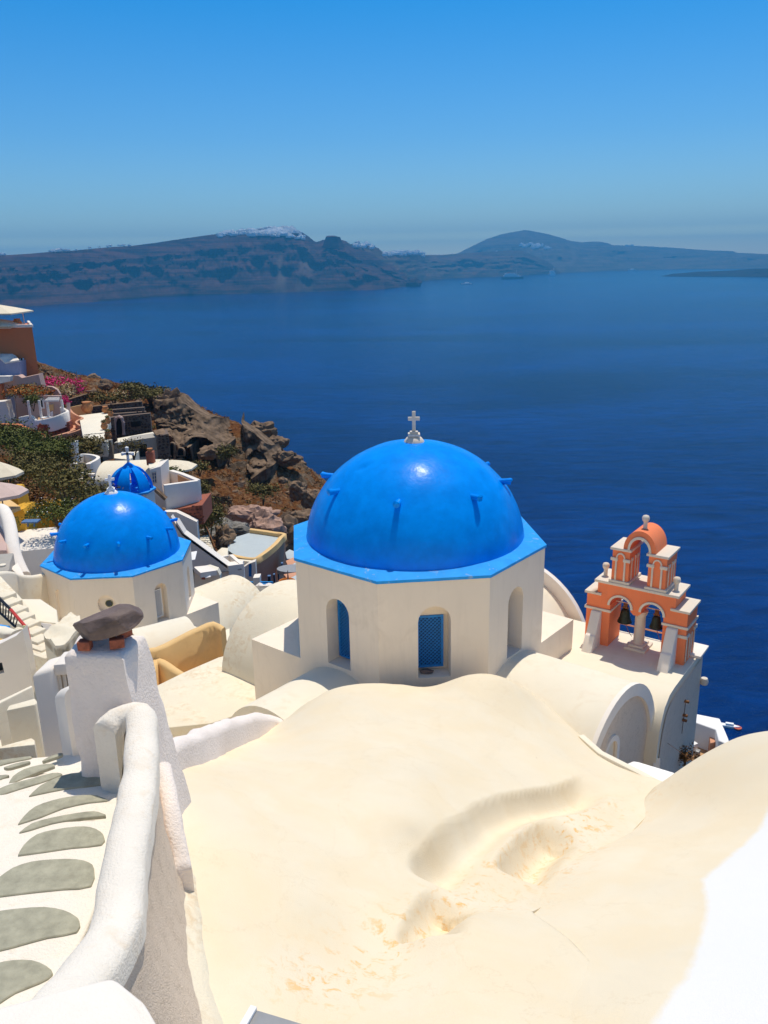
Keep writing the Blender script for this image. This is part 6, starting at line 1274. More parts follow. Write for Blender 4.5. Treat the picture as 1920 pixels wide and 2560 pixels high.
# middle stairs, long sloping wall and houses
t = T('sloping_wall_house', 'white house with a long sloping parapet right of the small blue dome', 'house', tuple(Pd(Z3(400, 1420), 56)))
facade(Z3, [(60, 895), (120, 990), (445, 1228), (548, 1216), (566, 1430), (380, 1430), (170, 1240), (60, 1010)], 55, 0.8, 'white', t, (), 0.2, 'wall')
obj('sloping_coping', B().sweep([Pd(Z3(30, 862), 55.3), Pd(Z3(115, 985), 55.3), Pd(Z3(445, 1225), 55.3)], [(-0.3, -0.12), (-0.3, 0.08), (0.3, 0.08), (0.3, -0.12)]), 'white', t)
z1_ = Pd(Z3(545, 1216), 55).z
obj('terrace_parapet', B().sweep([Pz(Z3(445, 1226), z1_), Pz(Z3(545, 1216), z1_), Pz(Z3(468, 1148), z1_), Pz(Z3(390, 1162), z1_)], [(-0.14, -0.9), (-0.14, 0.02), (0.14, 0.02), (0.14, -0.9)]), 'white', t)
P = [Pz(Z3(*p), z1_-0.6) for p in [(440, 1250), (540, 1240), (470, 1175), (395, 1190)]]; obj('terrace_floor', B().prism(P, z1_-2.5), 'cream', t)
obj('drain_pipe', B().tube([Pd(Z3(385, 1330), 54.9), Pd(Z3(388, 1278), 54.9), Pd(Z3(400, 1272), 54.9), Pd(Z3(545, 1252), 54.9)], 0.05, 6), 'steel_grey', t)
t = T('stair_wall', 'plain white wall stepping down beside the hillside steps', 'wall', tuple(Pd(Z3(150, 1000), 62)))
facade(Z3, [(-30, 828), (60, 830), (212, 903), (225, 1045), (240, 1110), (120, 1010), (-30, 930)], 61, 0.6, 'white', t, (), 0.2, 'wall')
t = T('hillside_steps', 'flight of pale steps with thin rails climbing beside an olive shrub', 'steps', tuple(Pd(Z3(280, 1100), 66)))
for k in range(8):
    P = flat(Z3, [(218+k*8, 1005+k*13), (292+k*6, 1000+k*14), (300+k*6, 1009+k*14), (224+k*8, 1014+k*13)], 69-k*0.55); obj('step', B().prism(P, P[0].z-0.5), 'cream', t, bevel=0.02)
for a0, a1 in (((214, 900), (232, 1010)), ((285, 940), (350, 1090))):
    obj('handrail', B().tube([Pd(Z3(*a0), 68), Pd(Z3(*a1), 65.5)], 0.04, 5), 'rust', t)
blockT('small_white_roof', 'small stained white roof between the hillside steps and the pale blue roof', 'roof', Z3, [(352, 1130), (398, 1092), (445, 1096), (442, 1148), (400, 1160)], 64, 2.0, 'cream', 0.03)
t = T('awning_yard', 'cluttered white yard with a raised awning between the small church and the sloping wall', 'yard', tuple(Pd(Z3(240, 1340), 46)))
facade(Z3, [(195, 1265), (300, 1240), (365, 1262), (385, 1300), (385, 1400), (195, 1400)], 46, 0.5, 'cream', t, (), 0.2, 'back_wall')
P = flat(Z3, [(190, 1235), (290, 1225), (360, 1262), (240, 1280)], 46); obj('yard_roof', B().prism(P, P[0].z-0.3), 'white', t)
P = [Pd(Z3(172, 1125), 47), Pd(Z3(215, 1118), 47), Pd(Z3(200, 1180), 46), Pd(Z3(176, 1185), 46)]; obj('awning', B().loft(P, [p-Vector((0, 0, 0.04)) for p in P]), 'white_fresh', t)
P = [Pd(Z3(248, 1275), 45.5), Pd(Z3(305, 1262), 45.5), Pd(Z3(315, 1310), 45), Pd(Z3(275, 1318), 45)]; obj('folding_panel', B().loft(P, [p-Vector((0, -0.1, 0.04)) for p in P]), 'white_fresh', t)
facade(Z3, [(248, 1300), (275, 1290), (275, 1330), (248, 1330)], 45.3, 0.1, 'brick', t, (), 0.1, 'crate')
# ochre house with the pale blue flat roof
t = T('blue_roof_house', 'rough terracotta house with a pale blue flat roof and ochre rim', 'house', tuple(Pd(Z3(750, 1350), 66)))
zr_ = Pd(Z3(640, 1175), 66).z
rimp = [Pz(Z3(*p), zr_) for p in [(480, 1150), (560, 1168), (640, 1176), (690, 1148), (740, 1112), (800, 1060), (835, 1018), (862, 994), (800, 985), (730, 974), (612, 958)]]
rimd = densify(rimp, 0.5)
obj('roof_rim', B().sweep(rimd, [(-0.22, -0.5), (-0.2, 0.02), (0, 0.12), (0.2, 0.02), (0.22, -0.5)]), 'ochre', t, smooth=True, angle=60)
rp = [Pz(Z3(*p), zr_-0.3) for p in [(440, 1110), (448, 1060), (500, 1015), (600, 985), (640, 975), (730, 985), (820, 1005), (800, 1060), (740, 1115), (690, 1150), (640, 1178), (520, 1165)]]
obj('flat_roof', B().prism(rp, zr_-1.2), 'pale_blue_roof', t)
fr_ = rimd[int(len(rimd)*0.16):int(len(rimd)*0.62)]; V = []; K = 9
for i, p in enumerate(fr_):
    for j in range(K):
        s = j/(K-1); V.append(p+Vector((0.25*math.sin(s*3)*fbm(p*0.5, 2)+0.0, -0.25-0.5*s*(0.4+0.3*fbm(Vector((p.x*0.7, s*2, 0)), 3)), -0.1-6.0*s)))
b = B(); b.add(V, [(i*K+j, (i+1)*K+j, (i+1)*K+j+1, i*K+j+1) for i in range(len(fr_)-1) for j in range(K-1)]); obj('outer_wall', b, 'salmon', t, smooth=True, angle=70)
obj('core', B().prism([p+Vector((0, 0.4, -0.6)) for p in rimp], zr_-7), 'salmon', t)
for X0, Y0, X1, Y1 in ((738, 1300, 764, 1356), (779, 1288, 796, 1352), (812, 1268, 826, 1332), (838, 1205, 856, 1290)):
    a = Pd(Z3(X0, Y0), 63.6+(X0-738)*0.012); c = Pd(Z3(X1, Y1), 63.6+(X0-738)*0.012); f = obj('window', B().box(((a.x+c.x)/2, a.y, (a.z+c.z)/2), (c.x-a.x, 0.3, a.z-c.z)), 'blue_grey', t); obj('pane', B().box(((a.x+c.x)/2, a.y-0.16, (a.z+c.z)/2), ((c.x-a.x)*0.6, 0.03, (a.z-c.z)*0.8)), 'dark', f)
facade(Z3, [(545, 1250), (600, 1212), (646, 1196), (655, 1345), (545, 1345)], 63, 0.6, 'white', t, [archpx(596, 1212, 620, 1312)], 0.2, 'side_wall', 'blue_door')
facade(Z3, [(500, 1185), (640, 1200), (600, 1235), (545, 1245), (540, 1215)], 63.6, 0.3, 'cream', t, (), 0.2, 'ledge_wall')
t = T('blue_fence', 'low bright blue balustrade with a white block in front of the terracotta house', 'fence', tuple(Pd(Z3(660, 1385), 58)))
for X0, X1 in ((566, 630), (682, 776)):
    b = B(); n = 9
    for k in range(n+1):
        x = X0+(X1-X0)*k/n; b.bar(Pd(Z3(x, 1380), 58), Pd(Z3(x, 1348), 58), 0.05)
    b.bar(Pd(Z3(X0, 1348), 58), Pd(Z3(X1, 1350), 58), 0.09); obj('railing', b, 'rim_blue', t)
    facade(Z3, [(X0, 1362), (X1, 1366), (X1, 1392), (X0, 1388)], 58.2, 0.2, 'rim_blue', t, (), 0.1, 'panel')
facade(Z3, [(630, 1318), (678, 1314), (680, 1392), (632, 1392)], 57.6, 0.8, 'white', t, (), 0.1, 'white_block')
for k, (X, Y, s) in enumerate([(700, 1392, 0.5), (676, 1378, 0.35), (745, 1385, 0.45), (715, 1410, 0.3)]):
    o = obj('pale_boulder', rockmesh(Pd(Z3(X, Y), 54+k*0.2), (s, s, s*0.7), k+50, 2, 0.2), 'white'); tag(o, ['largest rounded pale boulder at the foot of the blue fence', 'small pale boulder touching the white block', 'pale lumpy boulder below the right fence panel', 'lowest pale boulder on the gravel below the fence'][k], 'boulder')
struct(blockT('gravel_ground', 'x', 'x', Z3, [(545, 1380), (760, 1375), (800, 1400), (690, 1500), (600, 1530), (540, 1450)], 52, 2.0, 'grey_stone', 0.0)[0])
g_ = bpy.data.objects['gravel_ground']; del g_['category']; g_['label'] = 'stony grey ground below the blue fence'
# terraces glimpsed left of the big drum
t = T('pool_terraces', 'stepped salmon terraces with pale blue floors beside the big drum', 'terrace', tuple(Pd(Z3(920, 1390), 60)))
for (pts, d, m, nm) in (([(868, 1128), (900, 1105), (1010, 1150), (1010, 1180), (880, 1175)], 70, 'pale_blue_roof', 'upper_floor'), ([(872, 1190), (960, 1150), (1020, 1150), (1020, 1215), (885, 1222)], 66, 'salmon', 'upper_wall'), ([(868, 1250), (940, 1205), (1020, 1205), (1020, 1265), (880, 1278)], 63, 'pale_blue_roof', 'pool_floor'), ([(855, 1290), (1020, 1262), (1020, 1300), (880, 1318)], 61, 'salmon', 'lower_wall'), ([(880, 1330), (960, 1290), (1020, 1295), (1020, 1400), (890, 1400)], 59, 'pale_blue_roof', 'lower_floor')):
    P = flat(Z3, pts, d); obj(nm, B().prism(P, P[0].z-2.2), m, t, bevel=0.03)
c = Pd(Z3(925, 1248), 62.5); obj('pool', B().prism([c+Vector((1.3*math.cos(i*math.pi/8), 0.9*math.sin(i*math.pi/8), 0.03)) for i in range(16)], c.z-0.3), 'steel_grey', t)
parasol('closed pale parasol beside the orange boat on the lower terrace', Z3, 886, 1270, 58, 0.35, 'canvas_pink', 1.5, 6, 2.6)
c = Pd(Z3(882, 1365), 57.5); o = obj('orange_tub', B().lathe([(0.3, -0.4), (0.55, -0.1), (0.62, 0.3), (0.52, 0.3), (0.3, 0.0)], c, 14), 'flower_orange', smooth=True); tag(o, 'bright orange tub on the terrace just left of the big drum', 'tub')
b = B()
for k in range(9): b.bar(Pd(Z3(860+k*14, 1352), 56.5), Pd(Z3(860+k*14, 1392), 56.5), 0.05)
b.bar(Pd(Z3(855, 1352), 56.5), Pd(Z3(985, 1352), 56.5), 0.07); tag(obj('terrace_railing', b, 'blue_grey'), 'thin blue grey railing in front of the orange tub', 'railing')
# pinkish outcrops and rocks on the hillside
def rockT(label, cv, X, Y, d, size, seed, mat='cliff_stone', rough=0.3, cat='rock', group=None):
    c = Pd(cv(X, Y), d); m3 = min(size)*1.0; k3 = 0.62 if d > 85 else 0.8; sz = (size[0]*k3, size[1]*k3, max(size[2], 0.7*size[0])*k3); o = obj('boulder', rockmesh(c-Vector((0, 0, sz[2]*0.45)), sz, seed, 4, rough*1.5), mat, smooth=True, angle=25); return tag(o, label, cat, group)
rockT('pale pink layered outcrop above the pale blue roof', Z3, 720, 895, 80, (2.6, 2.0, 2.0), 31, 'pink_rock', 0.5)
rockT('long jagged pink rock slab leaning up the hillside', Z3, 620, 820, 84, (3.4, 1.8, 1.3), 32, 'pink_rock', 0.6)
rockT('grey rubbly rock mound left of the pale blue roof', Z3, 470, 930, 76, (2.8, 2, 1.3), 33, 'grey_stone', 0.8)
rockT('pale rock lump beside the hillside steps', Z3, 400, 990, 71, (1.3, 1.2, 1.3), 34, 'cliff_stone', 0.7)
rockT('round boulder in front of the big cave arch', Z3, 300, 370, 100, (2.3, 1.8, 1.6), 35, 'cliff_stone', 0.4)
rockT('tall weathered crag beside the closed parasol on the headland', Zb, 1290, 1260, 136, (3.0, 2.2, 2.6), 36, 'cliff_stone', 0.5)
rockT('dark jumbled crag just right of the weathered crag', Zb, 1420, 1330, 134, (3.6, 2.4, 2.0), 37, 'lava_stone', 0.7)
rockT('small flat boulder trailing right of the dark crag', Zb, 1560, 1380, 133, (2.6, 1.8, 0.8), 38, 'cliff_stone', 0.6)
rockT('low tan boulder at the foot of the weathered crag', Zb, 1220, 1360, 134, (1.4, 1.0, 1.0), 39, 'cliff_stone', 0.4)
rockT('rock ledge jutting over the sea on the headland skyline', Z3, 690, 205, 117, (3.2, 2.5, 1.4), 40, 'cliff_stone', 0.6)
rockT('second rock ledge lower on the headland skyline', Z3, 790, 310, 114, (2.8, 2.2, 1.2), 41, 'cliff_stone', 0.6)
rockT('grey block outcrop in the middle of the rocky slope', Z3, 960, 640, 98, (2.2, 1.8, 2.0), 42, 'cliff_stone', 0.5)
rockT('large tan outcrop halfway down the rocky slope', Z3, 1060, 690, 98, (2.2, 1.8, 2.2), 43, 'cliff_stone', 0.5)
rockT('brown crag above the large tan outcrop', Z3, 870, 400, 108, (3.0, 2.2, 1.8), 44, 'cliff_stone', 0.5)
rockT('dark shadowy crag beside the left edge of the big dome', Z3, 950, 840, 90, (3.4, 1.6, 3.0), 45, 'cliff_stone', 0.4)
rockT('rough tan crag right behind the pale blue roof', Z3, 900, 960, 84, (2.4, 1.6, 2.2), 46, 'cliff_stone', 0.6)
rockT('broken crest rocks above the plain grey cliff', Z8, 1230, 430, 117, (4.2, 1.8, 0.9), 47, 'cliff_stone', 0.8)
# sun loungers and closed parasol on the headland
for k, (X, Y, lb) in enumerate([(1240, 1395, 'white sun lounger nearest the weathered crag'), (1140, 1425, 'white sun lounger beside the bougainvillea')]):
    c = Pd(Zb(X, Y), 130-k); t = T('sun_lounger', lb, 'sun lounger', tuple(c), 'sun loungers on the headland terrace')
    obj('mattress', B().box((c.x+0.3, c.y, c.z+0.35), (2.0, 0.8, 0.14)), 'white_fresh', t, bevel=0.02); a = Vector((c.x-0.65, c.y, c.z+0.4)); obj('backrest', B().bar(a, a+Vector((-0.7, 0, 0.5)), 0.8, 0.12), 'white_fresh', t)
    for i in (-1, 1):
        for j in (-1, 1): obj('leg', B().box((c.x+i*0.9+0.1, c.y+j*0.3, c.z+0.12), (0.08, 0.08, 0.3)), 'black_metal', t)
parasol('closed tall parasol standing on the headland terrace', Zb, 1130, 1120, 131, 0.75, 'canvas_pink', 2.2, 6, 3.0)
P = [Pd(Zb(*p), 129) for p in [(1050, 1450), (1350, 1430), (1400, 1400), (1300, 1385), (1080, 1390)]]; z_ = P[0].z; P = [Pz(Zb(*p), z_) for p in [(1040, 1470), (1400, 1440), (1560, 1420), (1500, 1385), (1080, 1400)]]
struct(obj('headland_terrace', B().prism(P, z_-1.5), 'grey_wall'))
# yellow house, parasols at the left edge
t = T('yellow_house', 'bright yellow house with a yellow barrel roof at the left edge', 'house', tuple(Pd(Z1(150, 1650), 46)))
fY = frame((Pd(Z1(280, 1590), 47).x, 48.2), 8); c = Pd(Z1(190, 1600), 46)
vault(fY, -1.5, 1.45, 1.2, Pd(Z1(300, 1520), 48).z, c.z-3, 'barrel_roof', 'yellow', t)
facade(Z1, [(50, 1605), (90, 1590), (170, 1580), (185, 1610), (192, 1810), (130, 1845), (60, 1700)], 43.5, 1.6, 'yellow', t, (), 0.2, 'front_wall')
facade(Z1, [(100, 1440), (130, 1500), (150, 1590), (120, 1600), (60, 1590), (50, 1440)], 45.2, 1.4, 'yellow', t, (), 0.2, 'upper_wall')
facade(Z1, [(192, 1640), (350, 1615), (350, 1800), (192, 1810)], 46.6, 0.3, 'yellow', t, [[(192, 1780), (235, 1775), (230, 1650), (192, 1655)]], 0.2, 'side_wall', 'blue_grey')
facade(Z2, [(85, 290), (115, 285), (130, 380), (95, 390)], 41, 0.4, 'yellow', t, (), 0.1, 'wall_end')
P = flat(Z1, [(60, 1500), (150, 1560), (70, 1590), (0, 1590), (0, 1520)], 44.6); obj('terrace', B().prism(P, P[0].z-0.2), 'ochre', t)
parasol('faded pink parasol over the yellow house terrace', Z1, -5, 1378, 42, 2.7, 'canvas_pink', 0.55, 8, 2.6)
parasol('cream parasol with a scalloped top above the green bushes at the left edge', Z1, -10, 1225, 50, 2.7, 'canvas', 0.75, 8, 2.6)
b = B()
for dx in (-0.4, 0.4): b.bar(Pd(Z2(230+dx*60, 300), 40)+Vector((0, 0, 0)), Pd(Z2(230+dx*60, 345), 40), 0.06)
b.box(Pd(Z2(230, 305), 40), (0.8, 0.5, 0.07)); tag(obj('blue_bench', b, 'blue_grey'), 'small blue grey bench against the yellow wall', 'bench')
# houses between the yellow house and the near stair
blockT('flat_cream_roof', 'flat cream roof with a blue grey shaded front left of the small dome', 'house', Z2, [(130, 530), (110, 388), (200, 366), (425, 345), (415, 500)], 40, 4.0, 'white', 0.04)
t = T('curving_wall', 'smooth white curving wall snaking down at the left edge', 'wall', tuple(Pd(Z2(100, 600), 34)))
obj('wall', B().sweep(densify([Pd(Z2(-20, 205), 37), Pd(Z2(20, 215), 36.5), Pd(Z2(55, 275), 35.5), Pd(Z2(80, 380), 34.5), Pd(Z2(95, 500), 33.6), Pd(Z2(130, 610), 33), Pd(Z2(180, 712), 32.4)], 0.2), roundprof(0.55, 0.2, 6, 2.6)), 'white', t, smooth=True, angle=60)
blockT('pinkish_roof', 'narrow pinkish roof edge behind the curving white wall', 'roof', Z2, [(-40, 300), (20, 320), (45, 420), (50, 520), (-40, 520)], 37, 1.0, 'pink')
t, P = blockT('hatch_roof', 'small grey roof with a round vent at the left edge', 'roof', Z2, [(-40, 550), (100, 540), (75, 610), (70, 660), (40, 690), (-40, 695)], 31.5, 1.5, 'grey_wall')
obj('round_vent', B().lathe([(0.13, 0), (0.13, 0.05), (0.08, 0.06)], Pz(Z2(20, 635), P[0].z+0.01), 14), 'cream', t)
blockT('white_corner', 'white sloping corner roof at the end of the curving wall', 'roof', Z2, [(75, 650), (130, 610), (185, 712), (120, 690)], 30.8, 2.0, 'white')
t = T('curved_yard_wall', 'curved cream yard wall in front of the small church', 'wall', tuple(Pd(Z2(150, 880), 28)))
obj('wall', B().sweep(densify([Pd(Z2(-60, 712), 27.5), Pd(Z2(20, 698), 28.2), Pd(Z2(100, 702), 28.8), Pd(Z2(160, 722), 29), Pd(Z2(240, 728), 29.4), Pd(Z2(325, 712), 30)], 0.25), roundprof(0.3, 0.12, 6, 1.9)), 'cream', t, smooth=True, angle=60)
blockT('yard_floor_roof', 'sunlit cream yard roof between the curved wall and the diagonal stair wall', 'roof', Z2, [(0, 760), (150, 880), (300, 880), (420, 960), (430, 1060), (240, 1040), (120, 900)], 25.5, 2.0, 'cream')
t = T('diagonal_stair_wall', 'cream diagonal stair wall running down to the small church', 'wall', tuple(Pd(Z2(240, 1080), 21)))
obj('coping', B().sweep([Pd(Z2(-40, 715), 24), Pd(Z2(110, 875), 22.5), Pd(Z2(245, 1050), 21.4)], [(-0.16, -2.6), (-0.16, 0), (0.16, 0), (0.16, -2.6)]), 'cream_stained', t, bevel=0.03)
obj('coping', B().sweep([Pd(Z2(238, 1050), 21.4), Pd(Z2(350, 1066), 22.2), Pd(Z2(470, 1090), 23.2)], [(-0.16, -2.0), (-0.16, -0.005), (0.16, -0.005), (0.16, -2.0)]), 'white', t, bevel=0.03)
obj('wall_slot', rockmesh(Pd(Z6(455, 790), 21.2), (0.09, 0.06, 0.22), 3, 2, 0.1), 'dark', t)
t = T('side_stair', 'ochre lit side stair descending below the diagonal wall', 'staircase', tuple(Pd(Z6(450, 1200), 18)))
for k, (X, Y) in enumerate([(10, 395), (75, 475), (140, 558), (212, 638), (275, 715), (330, 800), (385, 890), (430, 980), (470, 1065)]):
    c = Pd(Z6(X, Y), 20.8-k*0.32); obj('step', B().box(c+Vector((-0.1, 0.25, -0.35)), (0.75, 0.42, 0.7), rz=-0.55), 'cream_stained', t, bevel=0.03)
t = T('stair_railing', 'dark iron stair railing with a red handrail end', 'railing', tuple(Pd(Z6(150, 700), 18.6)))
obj('dark_rail', B().tube([Pd(Z6(-60, 370), 19.6), Pd(Z6(125, 555), 18.8)], 0.035, 7), 'black_metal', t); obj('red_rail', B().tube([Pd(Z6(120, 550), 18.8), Pd(Z6(265, 720), 18.0), Pd(Z6(300, 760), 17.9), Pd(Z6(330, 910), 17.7)], 0.04, 7), 'red_metal', t)
obj('lower_rail', B().tube([Pd(Z6(-60, 530), 19.4), Pd(Z6(170, 740), 18.5)], 0.03, 7), 'black_metal', t)
for k in range(8): obj('baluster', B().tube([Pd(Z6(-30+k*32, 405+k*35), 19.4-k*0.12), Pd(Z6(-20+k*27, 570+k*24), 19.3-k*0.12)], 0.016, 5), 'black_metal', t)
obj('post', B().tube([Pd(Z6(325, 880), 17.7), Pd(Z6(345, 1050), 17.6)], 0.05, 7), 'trim', t)
P = [Pd(Z6(*p), 17.8) for p in [(250, 730), (285, 730), (310, 960), (285, 965)]]; o = obj('hanging_cloth', B().loft(P, [p+Vector((0, 0.03, 0)) for p in P]), 'laundry'); tag(o, 'pale green cloth hanging at the end of the red handrail', 'cloth')
P = flat(Z6, [(-60, 700), (110, 730), (120, 765), (-60, 745)], 18.8); o = obj('blue_tarp', B().prism(P, P[0].z-0.08), 'rim_blue'); tag(o, 'strip of blue tarpaulin under the dark railing', 'tarpaulin')
t = T('near_house', 'plain shaded house wall with a small dark window and yellow roof at the left edge', 'house', tuple(Pd(Z6(150, 1500), 15.6)))
P = [Pd(Z6(*p), 15.6) for p in [(-120, 960), (0, 928), (180, 838), (248, 770), (300, 1010), (345, 1250), (362, 1420), (300, 1600), (-120, 1600)]]; x0 = min(p.x for p in P); hole = [Pd(Z6(*p), 15.6) for p in [(-60, 1275), (48, 1245), (22, 1135), (-60, 1140)]]
facade(Z6, [(-120, 960), (0, 928), (180, 838), (248, 770), (300, 1010), (345, 1250), (362, 1420), (300, 1600), (-120, 1600)], 15.6, 0.25, 'white', t, [[(-60, 1275), (48, 1245), (22, 1135), (-60, 1140)]], 0.2, 'wall', 'glass')
P = flat(Z6, [(-80, 935), (0, 925), (150, 845), (120, 850), (0, 812), (-80, 795)], 15.85); obj('yellow_roof', B().prism([p-Vector((0, 0, 0.12)) for p in P], P[0].z-0.5), 'yellow', t)
obj('back_coping', B().sweep([Pd(Z6(-80, 760), 17.4), Pd(Z6(0, 768), 17.2), Pd(Z6(110, 805), 16.8), Pd(Z6(200, 800), 16.4)], roundprof(0.3, 0.06, 6, 0.4)), 'cream', t, smooth=True)
t, P = blockT('rough_topped_block', 'plaster block with a rough crumbling sandy top behind the chimney rock', 'block', Z6, [(485, 850), (640, 720), (790, 600), (885, 630), (900, 760), (760, 925), (620, 992)], 15.2, 2.2, 'cream_stained', 0.0)
o = surf('crumbly_top', [(p.x, p.y) for p in P], lambda XY: P[0].z+0.06+np.array([0.10*fbm(Vector((q[0]*3, q[1]*3, 0)), 5) for q in np.atleast_2d(XY)]), 0.09, P[0].z-0.15, 'cream_stained', t)
# right lower terrace
t = T('corner_terrace', 'small tiled corner terrace with a broad white parapet over the sea', 'terrace', tuple(Pz(Z5(1200, 1750), -17)))
zq = -15.2
for pts, nm in (([(1030, 1510), (1280, 1560), (1340, 1700), (1360, 1760), (1270, 1720), (1250, 1640), (1080, 1580), (1030, 1580)], 'broad_parapet'),):
    P = [Pz(Z5(*p), zq) for p in pts]; obj(nm, B().prism(P, zq-3.0), 'white_fresh', t, bevel=0.04)
P = [Pz(Z5(*p), zq-0.05) for p in [(1060, 1578), (1250, 1630), (1268, 1712), (1275, 1720)]]; obj('inner_wall', B().prism([p+Vector((-0.03, -0.06, 0)) for p in [P[0], P[1], P[1]+Vector((0.05, 0.1, 0)), P[0]+Vector((0.05, 0.1, 0))]], zq-1.3), 'salmon', t)
P = [Pz(Z5(*p), zq-0.9) for p in [(1060, 1660), (1085, 1672), (1200, 1718), (1230, 1760), (1260, 1800), (1100, 1900), (1040, 1900)]]; obj('tiled_floor', B().prism(P, zq-3), 'tile_floor', t)
P = [Pz(Z5(*p), zq-0.35) for p in [(1200, 1655), (1250, 1668), (1275, 1715), (1235, 1735), (1210, 1740)]]; obj('bench_block', B().prism(P, zq-1.5), 'salmon', t, bevel=0.02)
o = obj('white_box', B().box(Pz(Z5(1085, 1762), zq-0.7), (0.22, 0.2, 0.25), rz=0.5), 'white_fresh'); tag(o, 'tiny white box on the tiled corner terrace', 'box')
o = obj('lantern', B().box(Pz(Z5(1115, 1810), zq-0.75), (0.2, 0.16, 0.2), rz=0.9), 'steel_grey', bevel=0.02); tag(o, 'small grey framed lantern lying on the tiled terrace', 'lantern')
c = Pz(Z5(1030, 1850), -12.0); rr_ = random.Random(77); t = T('dry_plant', 'rust brown dried plant behind the crest of the right vault roof', 'plant', (c.x, c.y, c.z-0.6)); b = B(); leaves(b, c, (0.34, 0.3, 0.42), 520, 0.035, rr_, 0.9); obj('dry_leaves', b, 'leaf_brown', t); b = B().tube([c-Vector((0, 0, 0.9)), c], 0.03, 5); obj('stem', b, 'trunk', t)
# ------------------------------------------------------------------ vegetation
def bq(label, cv, X, Y, d, rx, rz, mat, n=900, ls=0.12, cat='bush', extra=None, ry=None, group=None):
    c = Pd(cv(X, Y), d); return bush('bush', label, cat, (c.x, c.y, c.z), (rx, ry or rx*0.8, rz), n, ls, mat, group, extra)
bq('largest dark green bush below the pale house at the left edge', Z1, 90, 1060, 80, 4.0, 2.4, 'leaf_green', 5200, 0.13)
bq('broad green bush mass left of the white garden gate', Z1, 330, 1150, 66, 3.0, 1.6, 'leaf_green', 3800, 0.11)
bq('green bush bulging below the broad bush mass', Z1, 240, 1260, 60, 2.5, 1.6, 'leaf_olive', 3200, 0.10)
bq('yellow green creeper hanging left of the tall gate wall', Z1, 440, 1200, 68, 1.7, 2.4, 'leaf_ivy', 1600, 0.14)
bq('ivy clump over the curved wall right of the gate', Z1, 600, 1110, 80, 2.5, 1.4, 'leaf_ivy', 1800, 0.15)
bq('olive ivy falling beside the grey side wall', Z1, 700, 1150, 82, 1.4, 1.9, 'leaf_olive', 1200, 0.14)
bq('brown leafed shrub behind the small blue dome', Z1, 490, 1410, 46, 2.2, 2.0, 'leaf_olive', 2200, 0.10)
bq('low dry shrub left of the brown leafed shrub', Z1, 250, 1470, 48, 2.0, 1.1, 'leaf_brown', 1500, 0.10)
bq('low dark shrub hugging the top left of the small dome', Z1, 630, 1475, 48, 2.0, 0.9, 'leaf_olive', 1400, 0.09)
bq('green bush dotted with white flowers beside the yellow house', Z1, 420, 1600, 42, 1.8, 1.0, 'leaf_green', 1800, 0.08, extra=('white_fresh', 130, 0.035))
bq('ragged green bush above the pink parasol', Z1, 40, 1330, 58, 1.8, 1.2, 'leaf_olive', 1200, 0.12)
bq('flowering green hedge above the long rubble wall', Z8, 440, 440, 110, 3.0, 1.1, 'leaf_ivy', 1600, 0.16, extra=('flower_orange', 200, 0.1))
bq('pale flowering shrub at the right end of the hedge', Z8, 570, 430, 112, 2.2, 1.2, 'leaf_olive', 900, 0.16, extra=('flower_cream', 160, 0.09))
bq('round olive bush on the headland crown', Z8, 990, 400, 118, 3.2, 1.7, 'leaf_olive', 1500, 0.2)
bq('small olive bush left of the headland crown', Z8, 790, 320, 126, 2.6, 1.3, 'leaf_olive', 1000, 0.2)
bq('olive shrub standing beside the hillside steps', Z3, 292, 890, 70, 1.9, 3.0, 'leaf_olive', 2600, 0.13)
bq('olive bush growing right of the round boulder', Z3, 440, 400, 97, 1.5, 1.8, 'leaf_olive', 1000, 0.15)
bq('small green bush in the orange grass below the cave', Z3, 230, 505, 90, 1.3, 1.1, 'leaf_olive', 800, 0.14)
bq('dull green bush in the middle of the rocky slope', Z3, 700, 690, 92, 2.0, 1.6, 'leaf_olive', 1100, 0.16)
bq('low green bush beside the white terrace box', Z1, 1490, 1440, 68, 0.9, 1.3, 'leaf_olive', 700, 0.11)
bq('green shrub behind the terrace box parapet', Z8, 1180, 1300, 69, 1.6, 0.7, 'leaf_green', 800, 0.12)
bq('tall thin yellow green shrub in front of the grey box house', Z8, 790, 1010, 83, 1.8, 1.5, 'leaf_ivy', 500, 0.12)
bq('magenta bougainvillea spilling over beside the terracotta house', Zb, 850, 1330, 116, 3.4, 1.5, 'flower_magenta', 1900, 0.17, 'bougainvillea', extra=('leaf_green', 300, 0.16))
bq('second magenta bougainvillea clump beside the loungers', Zb, 1010, 1400, 114, 2.4, 1.9, 'flower_magenta', 1500, 0.16, 'bougainvillea', extra=('leaf_green', 250, 0.15))
bq('cream flowered bougainvillea trailing between the magenta clumps', Zb, 930, 1440, 112, 2.1, 1.9, 'flower_cream', 1300, 0.15, 'bougainvillea', extra=('leaf_olive', 300, 0.14))
bq('small magenta bougainvillea hanging over the balcony post', Zb, 940, 1570, 99, 0.9, 1.0, 'flower_magenta', 600, 0.12, 'bougainvillea')
bq('orange flowered creeper above the pergola', Zb, 410, 1440, 98, 2.8, 1.2, 'flower_orange', 1500, 0.15, 'creeper', extra=('leaf_olive', 500, 0.15))
bq('dark creeper hanging under the pergola beam', Zb, 480, 1570, 94, 1.1, 1.2, 'leaf_green', 700, 0.11, 'creeper')
